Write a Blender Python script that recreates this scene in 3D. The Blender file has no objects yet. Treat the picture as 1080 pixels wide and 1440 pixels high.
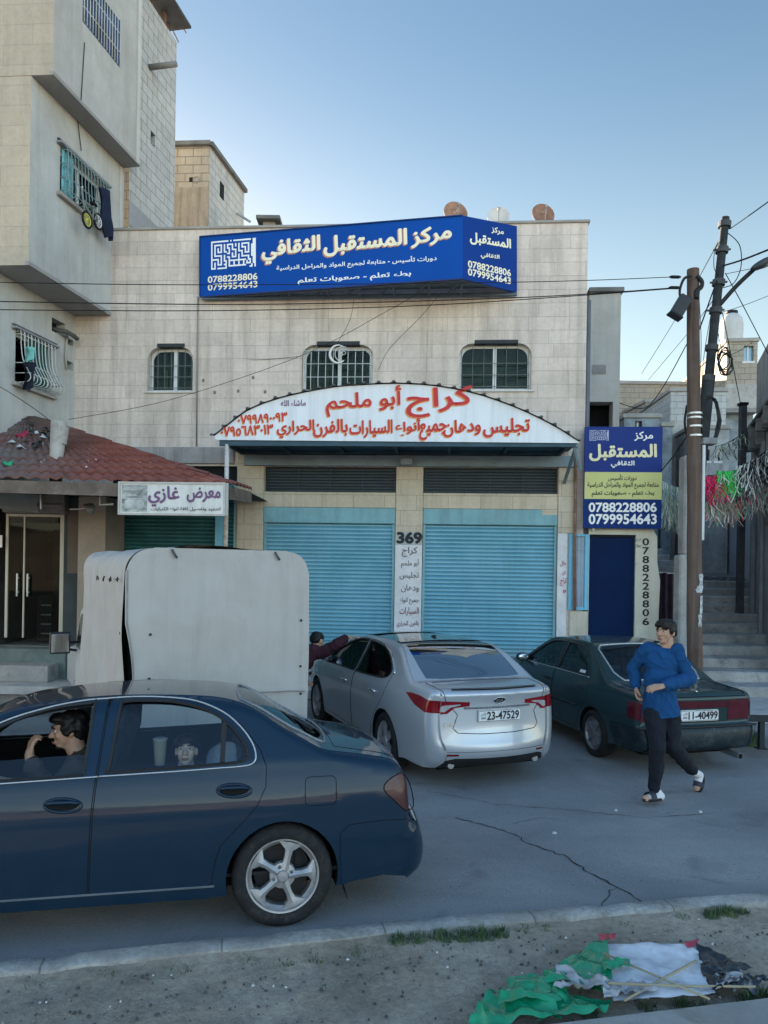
import bpy, bmesh, math, random
from mathutils import Matrix, Vector, noise
from mathutils.geometry import delaunay_2d_cdt
random.seed(7)
R = math.radians
scn = bpy.context.scene
COL = scn.collection

# ---------------------------------------------------------------- camera
CAM_Z, ROLL, FPX, HOR = 2.15, R(0.9), 1040.0, 800.0
cam_data = bpy.data.cameras.new('camera')
cam = bpy.data.objects.new('camera', cam_data); COL.objects.link(cam)
cam.location = (0, 0, CAM_Z)
cam.rotation_euler = (Matrix.Rotation(R(90), 4, 'X') @ Matrix.Rotation(ROLL, 4, 'Z')).to_euler()
cam_data.sensor_fit = 'VERTICAL'; cam_data.sensor_height = 36; cam_data.sensor_width = 27
cam_data.lens = 26.0
cam_data.shift_y = (HOR - 720) / 1440
cam_data.clip_start = 0.05; cam_data.clip_end = 2000
scn.camera = cam

# ---------------------------------------------------------------- light
SUN_EL, SUN_AZ = R(11), R(-34)          # azimuth from +Y towards +X
w = bpy.data.worlds.new('World'); scn.world = w; w.use_nodes = True
nt = w.node_tree; bg = nt.nodes['Background']
sky = nt.nodes.new('ShaderNodeTexSky'); sky.sky_type = 'NISHITA'
sky.sun_disc = False; sky.sun_elevation = SUN_EL; sky.sun_rotation = SUN_AZ
sky.altitude = 800; sky.air_density = 1.0; sky.dust_density = 1.0; sky.ozone_density = 2.0
gm = nt.nodes.new('ShaderNodeGamma'); gm.inputs['Gamma'].default_value = 0.84
hs = nt.nodes.new('ShaderNodeHueSaturation'); hs.inputs['Saturation'].default_value = 1.12
nt.links.new(sky.outputs[0], gm.inputs['Color']); nt.links.new(gm.outputs[0], hs.inputs['Color'])
# sky brightened over and behind the photographer, added fill for the shaded street
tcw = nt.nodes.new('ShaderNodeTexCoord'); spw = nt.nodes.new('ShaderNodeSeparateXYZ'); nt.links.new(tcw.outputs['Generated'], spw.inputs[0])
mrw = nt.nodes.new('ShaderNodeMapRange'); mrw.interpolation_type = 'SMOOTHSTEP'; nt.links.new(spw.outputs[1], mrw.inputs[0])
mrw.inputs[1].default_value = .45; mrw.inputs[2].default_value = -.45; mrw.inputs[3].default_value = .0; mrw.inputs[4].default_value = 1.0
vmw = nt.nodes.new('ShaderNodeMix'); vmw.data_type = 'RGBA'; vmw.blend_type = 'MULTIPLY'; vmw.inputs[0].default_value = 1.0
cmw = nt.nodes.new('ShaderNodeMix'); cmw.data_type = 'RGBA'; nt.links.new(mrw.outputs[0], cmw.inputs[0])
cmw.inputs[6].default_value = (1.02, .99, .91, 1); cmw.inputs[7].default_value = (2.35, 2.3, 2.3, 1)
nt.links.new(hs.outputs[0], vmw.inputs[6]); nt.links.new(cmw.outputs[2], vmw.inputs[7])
mrz = nt.nodes.new('ShaderNodeMapRange'); mrz.interpolation_type = 'SMOOTHSTEP'; nt.links.new(spw.outputs[2], mrz.inputs[0])
mrz.inputs[1].default_value = .62; mrz.inputs[2].default_value = .26; mrz.inputs[3].default_value = .0; mrz.inputs[4].default_value = 1.0     # pale haze low in the sky
hz = nt.nodes.new('ShaderNodeMix'); hz.data_type = 'RGBA'; nt.links.new(mrz.outputs[0], hz.inputs[0]); hz.inputs[6].default_value = (.97, 1, 1, 1); hz.inputs[7].default_value = (1.75, 1.42, 1.14, 1)
hm = nt.nodes.new('ShaderNodeMix'); hm.data_type = 'RGBA'; hm.blend_type = 'MULTIPLY'; hm.inputs[0].default_value = 1.0
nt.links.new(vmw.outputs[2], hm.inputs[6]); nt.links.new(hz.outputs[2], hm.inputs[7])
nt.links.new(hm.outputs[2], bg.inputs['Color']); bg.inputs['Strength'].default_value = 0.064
sl = bpy.data.lights.new('sun', 'SUN'); sl.energy = 5.0; sl.angle = R(0.5); sl.color = (1, .86, .68)
sun = bpy.data.objects.new('sun', sl); COL.objects.link(sun)
sd = Vector((math.sin(SUN_AZ) * math.cos(SUN_EL), math.cos(SUN_AZ) * math.cos(SUN_EL), math.sin(SUN_EL)))
sun.rotation_euler = sd.to_track_quat('Z', 'Y').to_euler()
sun.location = sd * 60
scn.view_settings.view_transform = 'Standard'; scn.view_settings.look = 'None'
scn.view_settings.exposure = 2.3; scn.view_settings.gamma = 1.0
scn.render.engine = 'CYCLES'
scn.cycles.use_denoising = True
scn.cycles.max_bounces = 8; scn.cycles.transparent_max_bounces = 16

# ---------------------------------------------------------------- measuring helpers
def ray(px, py):
    a = (px - 540) / FPX; b = (HOR - py) / FPX
    c, s = math.cos(ROLL), math.sin(ROLL)
    return Vector((a * c - b * s, 1.0, a * s + b * c))
EYE = Vector((0, 0, CAM_Z))
def at_y(px, py, Y): return EYE + ray(px, py) * Y
def on_ground(px, py, z=0.0):
    d = ray(px, py); return EYE + d * ((z - CAM_Z) / d.z)
def on_plane(px, py, p0, n):
    d = ray(px, py); return EYE + d * ((Vector(p0) - EYE).dot(n) / d.dot(n))
class Frame:
    """local x along a wall, y into it, z up"""
    def __init__(s, origin, ang):
        s.M = Matrix.Translation(origin) @ Matrix.Rotation(ang, 4, 'Z'); s.I = s.M.inverted(); s.ang = ang
    def px(s, px, py, d=0.0):          # picture point -> local point on the plane y = d
        n = (s.M.to_3x3() @ Vector((0, 1, 0)))
        return s.I @ on_plane(px, py, s.M @ Vector((0, d, 0)), n)

# ---------------------------------------------------------------- mesh builder
WM = {}
def thing(name, label, cat, loc=(0, 0, 0), rotz=0.0, group=None):
    o = bpy.data.objects.new(name, None); COL.objects.link(o)
    o.empty_display_size = .2
    o.location = loc; o.rotation_euler = (0, 0, rotz)
    o['label'] = label; o['category'] = cat
    if group: o['group'] = group
    WM[o] = Matrix.Translation(loc) @ Matrix.Rotation(rotz, 4, 'Z')
    return o
I4 = Matrix.Identity(4)
class MB:
    def __init__(s): s.v = []; s.f = []; s.mi = []; s.cur = 0
    def add(s, vs, fs):
        k = len(s.v); s.v += [Vector(q) for q in vs]
        for f in fs: s.f.append([i + k for i in f]); s.mi.append(s.cur)
        return s
    def box(s, a, b, M=None):
        x0, y0, z0 = a; x1, y1, z1 = b
        vs = [Vector(q) for q in ((x0,y0,z0),(x1,y0,z0),(x1,y1,z0),(x0,y1,z0),(x0,y0,z1),(x1,y0,z1),(x1,y1,z1),(x0,y1,z1))]
        if M: vs = [M @ q for q in vs]
        return s.add(vs, [(0,3,2,1),(4,5,6,7),(0,1,5,4),(1,2,6,5),(2,3,7,6),(3,0,4,7)])
    def bar(s, p, q, wx, wz, up=(0, 0, 1)):   # rectangular bar from p to q
        p, q = Vector(p), Vector(q); d = (q - p).normalized(); u = Vector(up)
        if abs(d.dot(u)) > .95: u = Vector((0, 1, 0))
        r = d.cross(u).normalized() * (wx / 2); t = r.cross(d).normalized() * (wz / 2)
        vs = [e + a * r + b * t for e in (p, q) for a, b in ((-1,-1),(1,-1),(1,1),(-1,1))]
        return s.add(vs, [(0,1,2,3),(7,6,5,4),(0,4,5,1),(1,5,6,2),(2,6,7,3),(3,7,4,0)])
    def tube(s, pts, r, n=8, caps=True, closed=False):
        pts = [Vector(p) for p in pts]; m = len(pts)
        rs = r if isinstance(r, (list, tuple)) else [r] * m
        vs = []; ref = None
        for i, p in enumerate(pts):
            if closed: d = pts[(i + 1) % m] - pts[i - 1]
            else: d = pts[min(i + 1, m - 1)] - pts[max(i - 1, 0)]
            d = d.normalized() if d.length > 1e-9 else Vector((0, 0, 1))
            if ref is None:
                ref = Vector((0, 0, 1)) if abs(d.z) < .9 else Vector((1, 0, 0))
            x = ref - d * ref.dot(d)
            x = x.normalized() if x.length > 1e-6 else d.orthogonal().normalized()
            ref = x; y = d.cross(x)
            for k in range(n):
                a = 2 * math.pi * k / n; vs.append(p + (x * math.cos(a) + y * math.sin(a)) * rs[i])
        fs = []
        for i in range(m if closed else m - 1):
            j = (i + 1) % m
            for k in range(n): fs.append((i*n+k, i*n+(k+1) % n, j*n+(k+1) % n, j*n+k))
        if caps and not closed: fs += [tuple(range(n))[::-1], tuple((m-1)*n + k for k in range(n))]
        return s.add(vs, fs)
    def prism(s, poly, a, b, axis='y', M=None):   # closed 2-D polygon extruded along an axis
        def P(u, v, t): return {'y': (u, t, v), 'x': (t, u, v), 'z': (u, v, t)}[axis]
        n = len(poly); vs = [Vector(P(u, v, a)) for u, v in poly] + [Vector(P(u, v, b)) for u, v in poly]
        if M: vs = [M @ q for q in vs]
        fs = [tuple(range(n)), tuple(range(2*n-1, n-1, -1))] + [(i, n+i, n+(i+1) % n, (i+1) % n) for i in range(n)]
        return s.add(vs, fs)
    def lathe(s, prof, n=32, M=None, closed=False):    # profile (r, h) about local z
        vs = []
        for k in range(n):
            a = 2 * math.pi * k / n
            for r, h in prof: vs.append(Vector((r * math.cos(a), r * math.sin(a), h)))
        if M: vs = [M @ q for q in vs]
        m = len(prof); fs = []
        for k in range(n):
            j = (k + 1) % n
            for i in range(m if closed else m - 1):
                i2 = (i + 1) % m; fs.append((k*m+i, j*m+i, j*m+i2, k*m+i2))
        return s.add(vs, fs)
    def ball(s, c, r, n=10, m=7, M=None):
        r = Vector((r, r, r)) if not hasattr(r, '__len__') else Vector(r); c = Vector(c)
        vs = [c + Vector((0, 0, -r.z))]
        for i in range(1, m):
            t = -math.pi/2 + math.pi * i / m
            for k in range(n):
                a = 2*math.pi*k/n
                vs.append(c + Vector((r.x*math.cos(t)*math.cos(a), r.y*math.cos(t)*math.sin(a), r.z*math.sin(t))))
        vs.append(c + Vector((0, 0, r.z)))
        if M: vs = [M @ q for q in vs]
        fs = [(0, 1+(k+1) % n, 1+k) for k in range(n)]
        for i in range(m-2):
            for k in range(n): fs.append((1+i*n+k, 1+i*n+(k+1) % n, 1+(i+1)*n+(k+1) % n, 1+(i+1)*n+k))
        e = len(vs)-1; b = 1+(m-2)*n
        fs += [(b+k, b+(k+1) % n, e) for k in range(n)]
        return s.add(vs, fs)
    def grid(s, fn, nu, nv):
        vs = [fn(i/nu, j/nv) for j in range(nv+1) for i in range(nu+1)]
        fs = [(j*(nu+1)+i, j*(nu+1)+i+1, (j+1)*(nu+1)+i+1, (j+1)*(nu+1)+i) for j in range(nv) for i in range(nu)]
        return s.add(vs, fs)
    def build(s, name, mat, parent=None, M=None, smooth=False, bevel=0.0, label=None, fixn=True, seg=1):
        M = M or I4
        root = parent
        while root is not None and root.parent is not None: root = root.parent
        T = (WM[root].inverted() if root is not None and root in WM else I4) @ M
        me = bpy.data.meshes.new(name)
        me.from_pydata([T @ q for q in s.v], [], s.f)
        mats = mat if isinstance(mat, (list, tuple)) else [mat]
        for m_ in mats: me.materials.append(m_)
        if len(mats) > 1: me.polygons.foreach_set('material_index', s.mi)
        me.update()
        bm = bmesh.new(); bm.from_mesh(me)
        if fixn: bmesh.ops.recalc_face_normals(bm, faces=bm.faces)
        if bevel:
            es = [e for e in bm.edges if len(e.link_faces) == 2 and e.calc_face_angle(0) > R(30)]
            bmesh.ops.bevel(bm, geom=es, offset=bevel, segments=seg, affect='EDGES', clamp_overlap=True, profile=.5)
        bm.to_mesh(me); bm.free()
        if smooth:
            me.polygons.foreach_set('use_smooth', [True] * len(me.polygons))
            if smooth is not True: me.set_sharp_from_angle(angle=R(smooth))
        o = bpy.data.objects.new(name, me); COL.objects.link(o)
        if parent is not None: o.parent = parent
        if label: o['label'] = label
        return o
def solo(o, label, cat, group=None):
    o['label'] = label; o['category'] = cat
    if group: o['group'] = group
    return o
def struct(o): o['kind'] = 'structure'; return o
def stuff(o, label, cat): o['kind'] = 'stuff'; o['label'] = label; o['category'] = cat; return o
def jit(a): return random.uniform(-a, a)

# ---------------------------------------------------------------- materials
MC = {}
def srgb(r, g, b):
    f = lambda c: (c/255/12.92 if c/255 <= .04045 else ((c/255+.055)/1.055)**2.4)
    return (f(r), f(g), f(b))
def nmat(name):
    m = bpy.data.materials.new(name); m.use_nodes = True
    t = m.node_tree; return m, t, t.nodes['Principled BSDF']
def N(t, typ, **kw):
    n = t.nodes.new(typ)
    for k, v in kw.items():
        if hasattr(n, k): setattr(n, k, v)
        else: n.inputs[k].default_value = v
    return n
def ramp(t, src, stops):
    r = t.nodes.new('ShaderNodeValToRGB'); e = r.color_ramp.elements
    while len(e) < len(stops): e.new(.5)
    for q, (p, c) in zip(e, stops):
        q.position = p; q.color = (*c, 1) if hasattr(c, '__len__') else (c, c, c, 1)
    t.links.new(src, r.inputs[0]); return r.outputs[0]
def mix(t, fac, a, b, mode='MIX'):
    m = t.nodes.new('ShaderNodeMix'); m.data_type = 'RGBA'; m.blend_type = mode
    for s_, v in ((0, fac), (6, a), (7, b)):
        if isinstance(v, (int, float)): m.inputs[s_].default_value = v
        elif isinstance(v, tuple): m.inputs[s_].default_value = (*v[:3], 1)
        else: t.links.new(v, m.inputs[s_])
    return m.outputs[2]
def coords(t, scale=(1, 1, 1), kind='Object', rot=(0, 0, 0)):
    c = t.nodes.new('ShaderNodeTexCoord'); mp = t.nodes.new('ShaderNodeMapping')
    mp.inputs['Scale'].default_value = scale; mp.inputs['Rotation'].default_value = rot
    t.links.new(c.outputs[kind], mp.inputs[0]); return mp.outputs[0]
def tnoise(t, vec, scale, detail=6, rough=.6, dist=0.0):
    n = N(t, 'ShaderNodeTexNoise'); n.inputs['Scale'].default_value = scale; n.inputs['Detail'].default_value = detail
    n.inputs['Roughness'].default_value = rough; n.inputs['Distortion'].default_value = dist
    t.links.new(vec, n.inputs['Vector']); return n.outputs[0]
def bump(t, b, h, strength=.3, dist=.01):
    n = t.nodes.new('ShaderNodeBump'); n.inputs['Strength'].default_value = strength; n.inputs['Distance'].default_value = dist
    t.links.new(h, n.inputs['Height']); t.links.new(n.outputs[0], b.inputs['Normal'])
def mat(name, col, rough=.6, var=.15, scale=3.0, bmp=.15, bscale=60.0, metal=0.0, coat=0.0, streak=0.0, dirt=None, dirt_amt=.5, spec=.25, bdist=.004):
    """a weathered plain surface: broad and fine colour variation, a little relief, optional run-off streaks and dirt"""
    if name in MC: return MC[name]
    m, t, b = nmat(name); v = coords(t)
    n1 = tnoise(t, v, scale, 5, .6, .3); n2 = tnoise(t, v, scale * 9, 4, .7)
    c = mix(t, ramp(t, n1, [(.3, 0.), (.7, 1.)]), tuple(x * (1 - var) for x in col), tuple(min(1, x * (1 + var)) for x in col))
    c = mix(t, .35 * min(1, var * 4), c, mix(t, 1.0, c, ramp(t, n2, [(.3, .55), (.7, 1.0)]), 'MULTIPLY'))
    if streak:
        s_ = tnoise(t, coords(t, (2.6, 2.6, .16)), 2.2, 6, .65, .2)
        c = mix(t, ramp(t, s_, [(.46, 0.), (.68, streak)]), c, mix(t, 1.0, c, (.42, .40, .38), 'MULTIPLY'))
    if dirt:
        d_ = tnoise(t, v, scale * 1.7, 8, .75, .5)
        c = mix(t, ramp(t, d_, [(.52, 0.), (.66, dirt_amt)]), c, dirt)
    t.links.new(c, b.inputs['Base Color'])
    b.inputs['Metallic'].default_value = metal; b.inputs['Specular IOR Level'].default_value = spec
    rr = ramp(t, n2, [(.2, max(0, rough - .12)), (.8, min(1, rough + .12))]); t.links.new(rr, b.inputs['Roughness'])
    b.inputs['Coat Weight'].default_value = coat; b.inputs['Coat Roughness'].default_value = .05
    if bmp: bump(t, b, tnoise(t, v, bscale, 6, .65), bmp, bdist)
    MC[name] = m; return m
def masonry(name, c1, c2, mort, bw, bh, msize=.008, axes='xz', streak=.5, dirt=None, dirt_amt=.4, rough=.85, bias=0.0, dep=.006, squash=1.0, var=.5):
    """coursed blocks in the wall's own frame"""
    if name in MC: return MC[name]
    m, t, b = nmat(name)
    tc = t.nodes.new('ShaderNodeTexCoord'); sp = t.nodes.new('ShaderNodeSeparateXYZ'); cb = t.nodes.new('ShaderNodeCombineXYZ')
    t.links.new(tc.outputs['Object'], sp.inputs[0])
    ix = {'x': 0, 'y': 1, 'z': 2}
    if axes == 'box':     # any upright wall: x+y as the running direction
        ad = N(t, 'ShaderNodeMath', operation='ADD'); t.links.new(sp.outputs[0], ad.inputs[0]); t.links.new(sp.outputs[1], ad.inputs[1])
        t.links.new(ad.outputs[0], cb.inputs[0]); t.links.new(sp.outputs[2], cb.inputs[1])
    else:
        t.links.new(sp.outputs[ix[axes[0]]], cb.inputs[0]); t.links.new(sp.outputs[ix[axes[1]]], cb.inputs[1])
    wob = mix(t, .006, cb.outputs[0], N(t, 'ShaderNodeTexNoise').outputs[1], 'ADD')
    br = N(t, 'ShaderNodeTexBrick'); br.offset = .5; br.offset_frequency = 2; br.squash = squash; br.squash_frequency = 3
    br.inputs['Scale'].default_value = 1; br.inputs['Mortar Size'].default_value = msize; br.inputs['Mortar Smooth'].default_value = .3
    br.inputs['Brick Width'].default_value = bw; br.inputs['Row Height'].default_value = bh; br.inputs['Bias'].default_value = bias
    br.inputs['Color1'].default_value = (*c1, 1); br.inputs['Color2'].default_value = (*c2, 1); br.inputs['Mortar'].default_value = (*mort, 1)
    t.links.new(wob, br.inputs['Vector'])
    v = coords(t); n1 = tnoise(t, v, .8, 6, .65, .4); n2 = tnoise(t, v, 14, 6, .7)
    c = mix(t, var, br.outputs[0], mix(t, 1.0, br.outputs[0], ramp(t, n1, [(.3, .72), (.7, 1.12)]), 'MULTIPLY'))
    c = mix(t, .5, c, mix(t, 1.0, c, ramp(t, n2, [(.3, .75), (.7, 1.1)]), 'MULTIPLY'))
    if streak:
        s_ = tnoise(t, coords(t, (2.2, 2.2, .13)), 2.0, 7, .7, .25)
        c = mix(t, ramp(t, s_, [(.47, 0.), (.63, streak)]), c, mix(t, 1.0, c, (.47, .44, .40), 'MULTIPLY'))
    if dirt:
        d_ = tnoise(t, v, 1.3, 8, .75, .6)
        c = mix(t, ramp(t, d_, [(.52, 0.), (.68, dirt_amt)]), c, dirt)
    t.links.new(c, b.inputs['Base Color']); b.inputs['Roughness'].default_value = rough
    inv = N(t, 'ShaderNodeMath', operation='MULTIPLY_ADD'); t.links.new(br.outputs[1], inv.inputs[0]); inv.inputs[1].default_value = -1.0
    t.links.new(n2, inv.inputs[2])
    bump(t, b, inv.outputs[0], .55, dep)
    MC[name] = m; return m
def glass(name, tint=(.55, .6, .62), refl=(.8, .85, .9), rough=.02, f0=.0, ior=1.38):
    """thin pane: tinted see-through with a mirror share that grows at grazing angles"""
    if name in MC: return MC[name]
    m = bpy.data.materials.new(name); m.use_nodes = True; t = m.node_tree; t.nodes.clear()
    o = t.nodes.new('ShaderNodeOutputMaterial'); a = t.nodes.new('ShaderNodeBsdfTransparent'); g = t.nodes.new('ShaderNodeBsdfGlossy')
    a.inputs[0].default_value = (*tint, 1); g.inputs[0].default_value = (*refl, 1); g.inputs['Roughness'].default_value = rough
    lw = t.nodes.new('ShaderNodeFresnel'); lw.inputs[0].default_value = ior
    ad = N(t, 'ShaderNodeMath', operation='ADD'); t.links.new(lw.outputs[0], ad.inputs[0]); ad.inputs[1].default_value = f0; ad.use_clamp = True
    mx = t.nodes.new('ShaderNodeMixShader'); t.links.new(ad.outputs[0], mx.inputs[0]); t.links.new(a.outputs[0], mx.inputs[1]); t.links.new(g.outputs[0], mx.inputs[2])
    t.links.new(mx.outputs[0], o.inputs[0]); MC[name] = m; return m
def paint(name, col, flake=.3, rough=.35, coat=.9, dust=.25, dustc=(.28, .26, .23), cior=1.30):
    """car paint: tinted base under clear coat, dust thickening towards the sill"""
    if name in MC: return MC[name]
    m, t, b = nmat(name); v = coords(t)
    d_ = tnoise(t, v, 3.2, 8, .7, .4); d2 = tnoise(t, v, 46, 5, .7)
    sp = t.nodes.new('ShaderNodeSeparateXYZ'); t.links.new(coords(t), sp.inputs[0])
    low = N(t, 'ShaderNodeMapRange'); t.links.new(sp.outputs[2], low.inputs[0])
    low.inputs[1].default_value = .75; low.inputs[2].default_value = .15; low.inputs[3].default_value = .12; low.inputs[4].default_value = 1.0
    f = N(t, 'ShaderNodeMath', operation='MULTIPLY'); t.links.new(low.outputs[0], f.inputs[0])
    t.links.new(ramp(t, d_, [(.35, .25 * dust), (.7, dust)]), f.inputs[1])
    f2 = N(t, 'ShaderNodeMath', operation='MULTIPLY'); t.links.new(f.outputs[0], f2.inputs[0]); t.links.new(ramp(t, d2, [(.3, .7), (.7, 1.)]), f2.inputs[1])
    c = mix(t, f2.outputs[0], col, dustc); t.links.new(c, b.inputs['Base Color'])
    b.inputs['Metallic'].default_value = flake; b.inputs['Specular IOR Level'].default_value = .15; b.inputs['Coat IOR'].default_value = cior
    t.links.new(ramp(t, d_, [(.3, rough), (.7, rough + .1)]), b.inputs['Roughness'])
    b.inputs['Coat Weight'].default_value = coat
    t.links.new(ramp(t, d_, [(.4, .03), (.75, .14)]), b.inputs['Coat Roughness'])
    MC[name] = m; return m

# ---------------------------------------------------------------- lettering
AR = {}
_iso = [('ء',1),('آ',2),('أ',2),('ؤ',2),('إ',2),('ئ',4),('ا',2),('ب',4),('ة',2),('ت',4),('ث',4),('ج',4),('ح',4),('خ',4),('د',2),('ذ',2),('ر',2),('ز',2),('س',4),('ش',4),('ص',4),('ض',4),('ط',4),('ظ',4),('ع',4),('غ',4),('ف',4),('ق',4),('ك',4),('ل',4),('م',4),('ن',4),('ه',4),('و',2),('ى',2),('ي',4)]
_cp = 0xFE80
for ch, n_ in _iso: AR[ch] = (_cp, n_); _cp += n_
LAM = {'آ': 0xFEF5, 'أ': 0xFEF7, 'إ': 0xFEF9, 'ا': 0xFEFB}
def shape_ar(s):
    """joined letter forms in visual order"""
    out = []; i = 0
    def joins_next(c): return c in AR and AR[c][1] == 4
    while i < len(s):
        c = s[i]
        if c in AR:
            prev = i > 0 and joins_next(s[i-1])
            if c == 'ل' and i + 1 < len(s) and s[i+1] in LAM:
                out.append(chr(LAM[s[i+1]] + (1 if prev else 0))); i += 2; continue
            nxt = i + 1 < len(s) and s[i+1] in AR and AR[c][1] == 4 and s[i+1] != 'ء'
            cp, n_ = AR[c]
            if n_ == 1: k = 0
            elif n_ == 2: k = 1 if prev else 0
            else: k = 3 if prev and nxt else 2 if nxt else 1 if prev else 0
            out.append(chr(cp + k))
        else: out.append(c)
        i += 1
    out = out[::-1]; j = 0                       # digit runs keep their own order
    while j < len(out):
        k = j
        while k < len(out) and (out[k].isdigit()): k += 1
        if k - j > 1: out[j:k] = out[j:k][::-1]
        j = max(k, j + 1)
    return ''.join(out)
TXT = {}
def glyphs(s):
    key = s; bold = .008
    if key not in TXT:
        cu = bpy.data.curves.new('t', 'FONT'); cu.resolution_u = 3; cu.offset = bold
        cu.body = shape_ar(s) if any(c in AR for c in s) else s
        o = bpy.data.objects.new('t', cu); COL.objects.link(o)
        dg = bpy.context.evaluated_depsgraph_get(); dg.update()
        me = bpy.data.meshes.new_from_object(o.evaluated_get(dg))
        vs = [tuple(q.co) for q in me.vertices]; fs = [tuple(p.vertices) for p in me.polygons]
        bpy.data.objects.remove(o); bpy.data.curves.remove(cu); bpy.data.meshes.remove(me)
        x0 = min(q[0] for q in vs); x1 = max(q[0] for q in vs); y0 = min(q[1] for q in vs); y1 = max(q[1] for q in vs)
        TXT[key] = ([((q[0]-x0)/(x1-x0), (q[1]-y0)/(y1-y0)) for q in vs], fs, x1-x0, y1-y0)
    return TXT[key]
def put_text(mb, s, BL, BR, TL, lift=(0, -.004, 0), bold=0.0):
    """lay a line of lettering into the parallelogram BL-BR-TL; bold strokes are built up from shifted coats"""
    BL, BR, TL = Vector(BL), Vector(BR), Vector(TL); vs, fs, w_, h_ = glyphs(s); L = Vector(lift)
    nrm = (BR-BL).cross(TL-BL).normalized()
    coats = [(0, 0)] + ([(bold*math.cos(k*1.0472), bold*math.sin(k*1.0472)) for k in range(6)] if bold else [])
    for i, (ox, oy) in enumerate(coats):
        D = L + (BR-BL)*(ox/w_) + (TL-BL)*(oy/h_) + nrm*(.00012*(len(coats)-i))
        mb.add([BL + (BR-BL)*u + (TL-BL)*v + D for u, v in vs], fs)
    return mb

def cdt_faces(outline, holes=(), extra_pts=(), lines=()):
    """triangulate an outline with holes; returns verts, triangles"""
    vs = []; es = []
    for poly in (outline, *holes):
        k = len(vs); vs += [Vector(p[:2]) for p in poly]; n = len(poly)
        es += [(k+i, k+(i+1) % n) for i in range(n)]
    for ln in lines:
        k = len(vs); vs += [Vector(p[:2]) for p in ln]; es += [(k+i, k+i+1) for i in range(len(ln)-1)]
    vs += [Vector(p[:2]) for p in extra_pts]
    V, E_, F_, _, _, _ = delaunay_2d_cdt(vs, es, [], 0, 1e-5)
    return V, [list(f) for f in F_]
def inside(p, poly):
    x, y = p[0], p[1]; r = False; n = len(poly); j = n - 1
    for i in range(n):
        xi, yi = poly[i][0], poly[i][1]; xj, yj = poly[j][0], poly[j][1]
        if (yi > y) != (yj > y) and x < (xj-xi)*(y-yi)/(yj-yi)+xi: r = not r
        j = i
    return r
def wall_holes(mb, outline, holes, y0, reveal, axis='y'):
    """a wall face with real openings and their reveals (x,z polygons in the frame)"""
    V, F_ = cdt_faces(outline, holes); k = []
    for f in F_:
        c = sum((V[i] for i in f), Vector((0, 0))) / len(f)
        if inside(c, outline) and not any(inside(c, h) for h in holes): k.append(f)
    P = (lambda u, v, y: (u, y, v)) if axis == 'y' else (lambda u, v, y: (y, u, v))
    mb.add([P(q.x, q.y, y0) for q in V], k)
    for h in holes:
        n = len(h)
        mb.add([P(u, v, y0) for u, v in h] + [P(u, v, y0 + reveal) for u, v in h], [(i, (i+1) % n, n+(i+1) % n, n+i) for i in range(n)])
    return mb
def rrect(x0, z0, x1, z1, r, n=6, bottom=False):
    pts = []
    for cx, cz, a0, on in ((x1-r, z1-r, 0, True), (x0+r, z1-r, 90, True), (x0+r, z0+r, 180, bottom), (x1-r, z0+r, 270, bottom)):
        if on: pts += [(cx + r*math.cos(R(a0+90*i/n)), cz + r*math.sin(R(a0+90*i/n))) for i in range(n+1)]
        else: pts.append((x0, z0) if a0 == 180 else (x1, z0))
    return pts
# ================================================================ ground
ROAD_H = R(12)                                     # the road runs up-right in plan
RD = Vector((math.cos(ROAD_H), math.sin(ROAD_H), 0)); RN = Vector((-RD.y, RD.x, 0))
def asphalt():
    m, t, b = nmat('asphalt'); v = coords(t)
    n1 = tnoise(t, v, .55, 6, .6, .6); n2 = tnoise(t, v, 90, 4, .8); n3 = tnoise(t, v, 7, 8, .75, .4)
    c = ramp(t, n1, [(.28, (.15, .155, .162)), (.5, (.225, .228, .23)), (.72, (.31, .305, .295))])
    c = mix(t, .55, c, mix(t, 1.0, c, ramp(t, n2, [(.30, .32), (.5, .95), (.70, 1.9)]), 'MULTIPLY'))
    c = mix(t, ramp(t, n3, [(.55, 0.), (.75, .35)]), c, (.24, .22, .19))
    # tyre-polished lanes along the road
    s_ = tnoise(t, coords(t, (.05, 1.3, 1), rot=(0, 0, -ROAD_H)), 1.6, 4, .5)
    c = mix(t, ramp(t, s_, [(.45, 0.), (.7, .4)]), c, (.15, .155, .16))
    n4 = tnoise(t, v, 1.1, 3, .5, 1.2); c = mix(t, ramp(t, n4, [(.60, 0.), (.70, .45)]), c, (.07, .07, .072))      # oil and damp stains
    n5 = tnoise(t, v, 240, 2, .6); c = mix(t, ramp(t, n5, [(.66, 0.), (.74, .5)]), c, (.42, .41, .39))              # pale aggregate
    t.links.new(c, b.inputs['Base Color']); b.inputs['Roughness'].default_value = .8
    bump(t, b, n2, .8, .008); return m
def dirt_mat(name, c1, c2, c3):
    m, t, b = nmat(name); v = coords(t)
    n1 = tnoise(t, v, 1.4, 8, .7, .5); n2 = tnoise(t, v, 24, 8, .75, .3); n3 = tnoise(t, v, 160, 3, .6)
    c = ramp(t, n1, [(.28, c1), (.5, c2), (.72, c3)])
    c = mix(t, .8, c, mix(t, 1.0, c, ramp(t, n2, [(.28, .5), (.5, .95), (.75, 1.35)]), 'MULTIPLY'))
    c = mix(t, ramp(t, n3, [(.62, 0.), (.70, .6)]), c, (.5, .48, .44))
    t.links.new(c, b.inputs['Base Color']); b.inputs['Roughness'].default_value = .95
    bump(t, b, n2, .9, .03); return m
M_conc = mat('old_concrete', (.30, .29, .27), .9, .25, 1.6, .5, 70, dirt=(.12, .11, .09), dirt_amt=.6)
M_conc2 = mat('pale_concrete', (.40, .385, .36), .9, .2, 2.2, .5, 60, dirt=(.17, .15, .12), dirt_amt=.55)
M_asph = asphalt()
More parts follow.
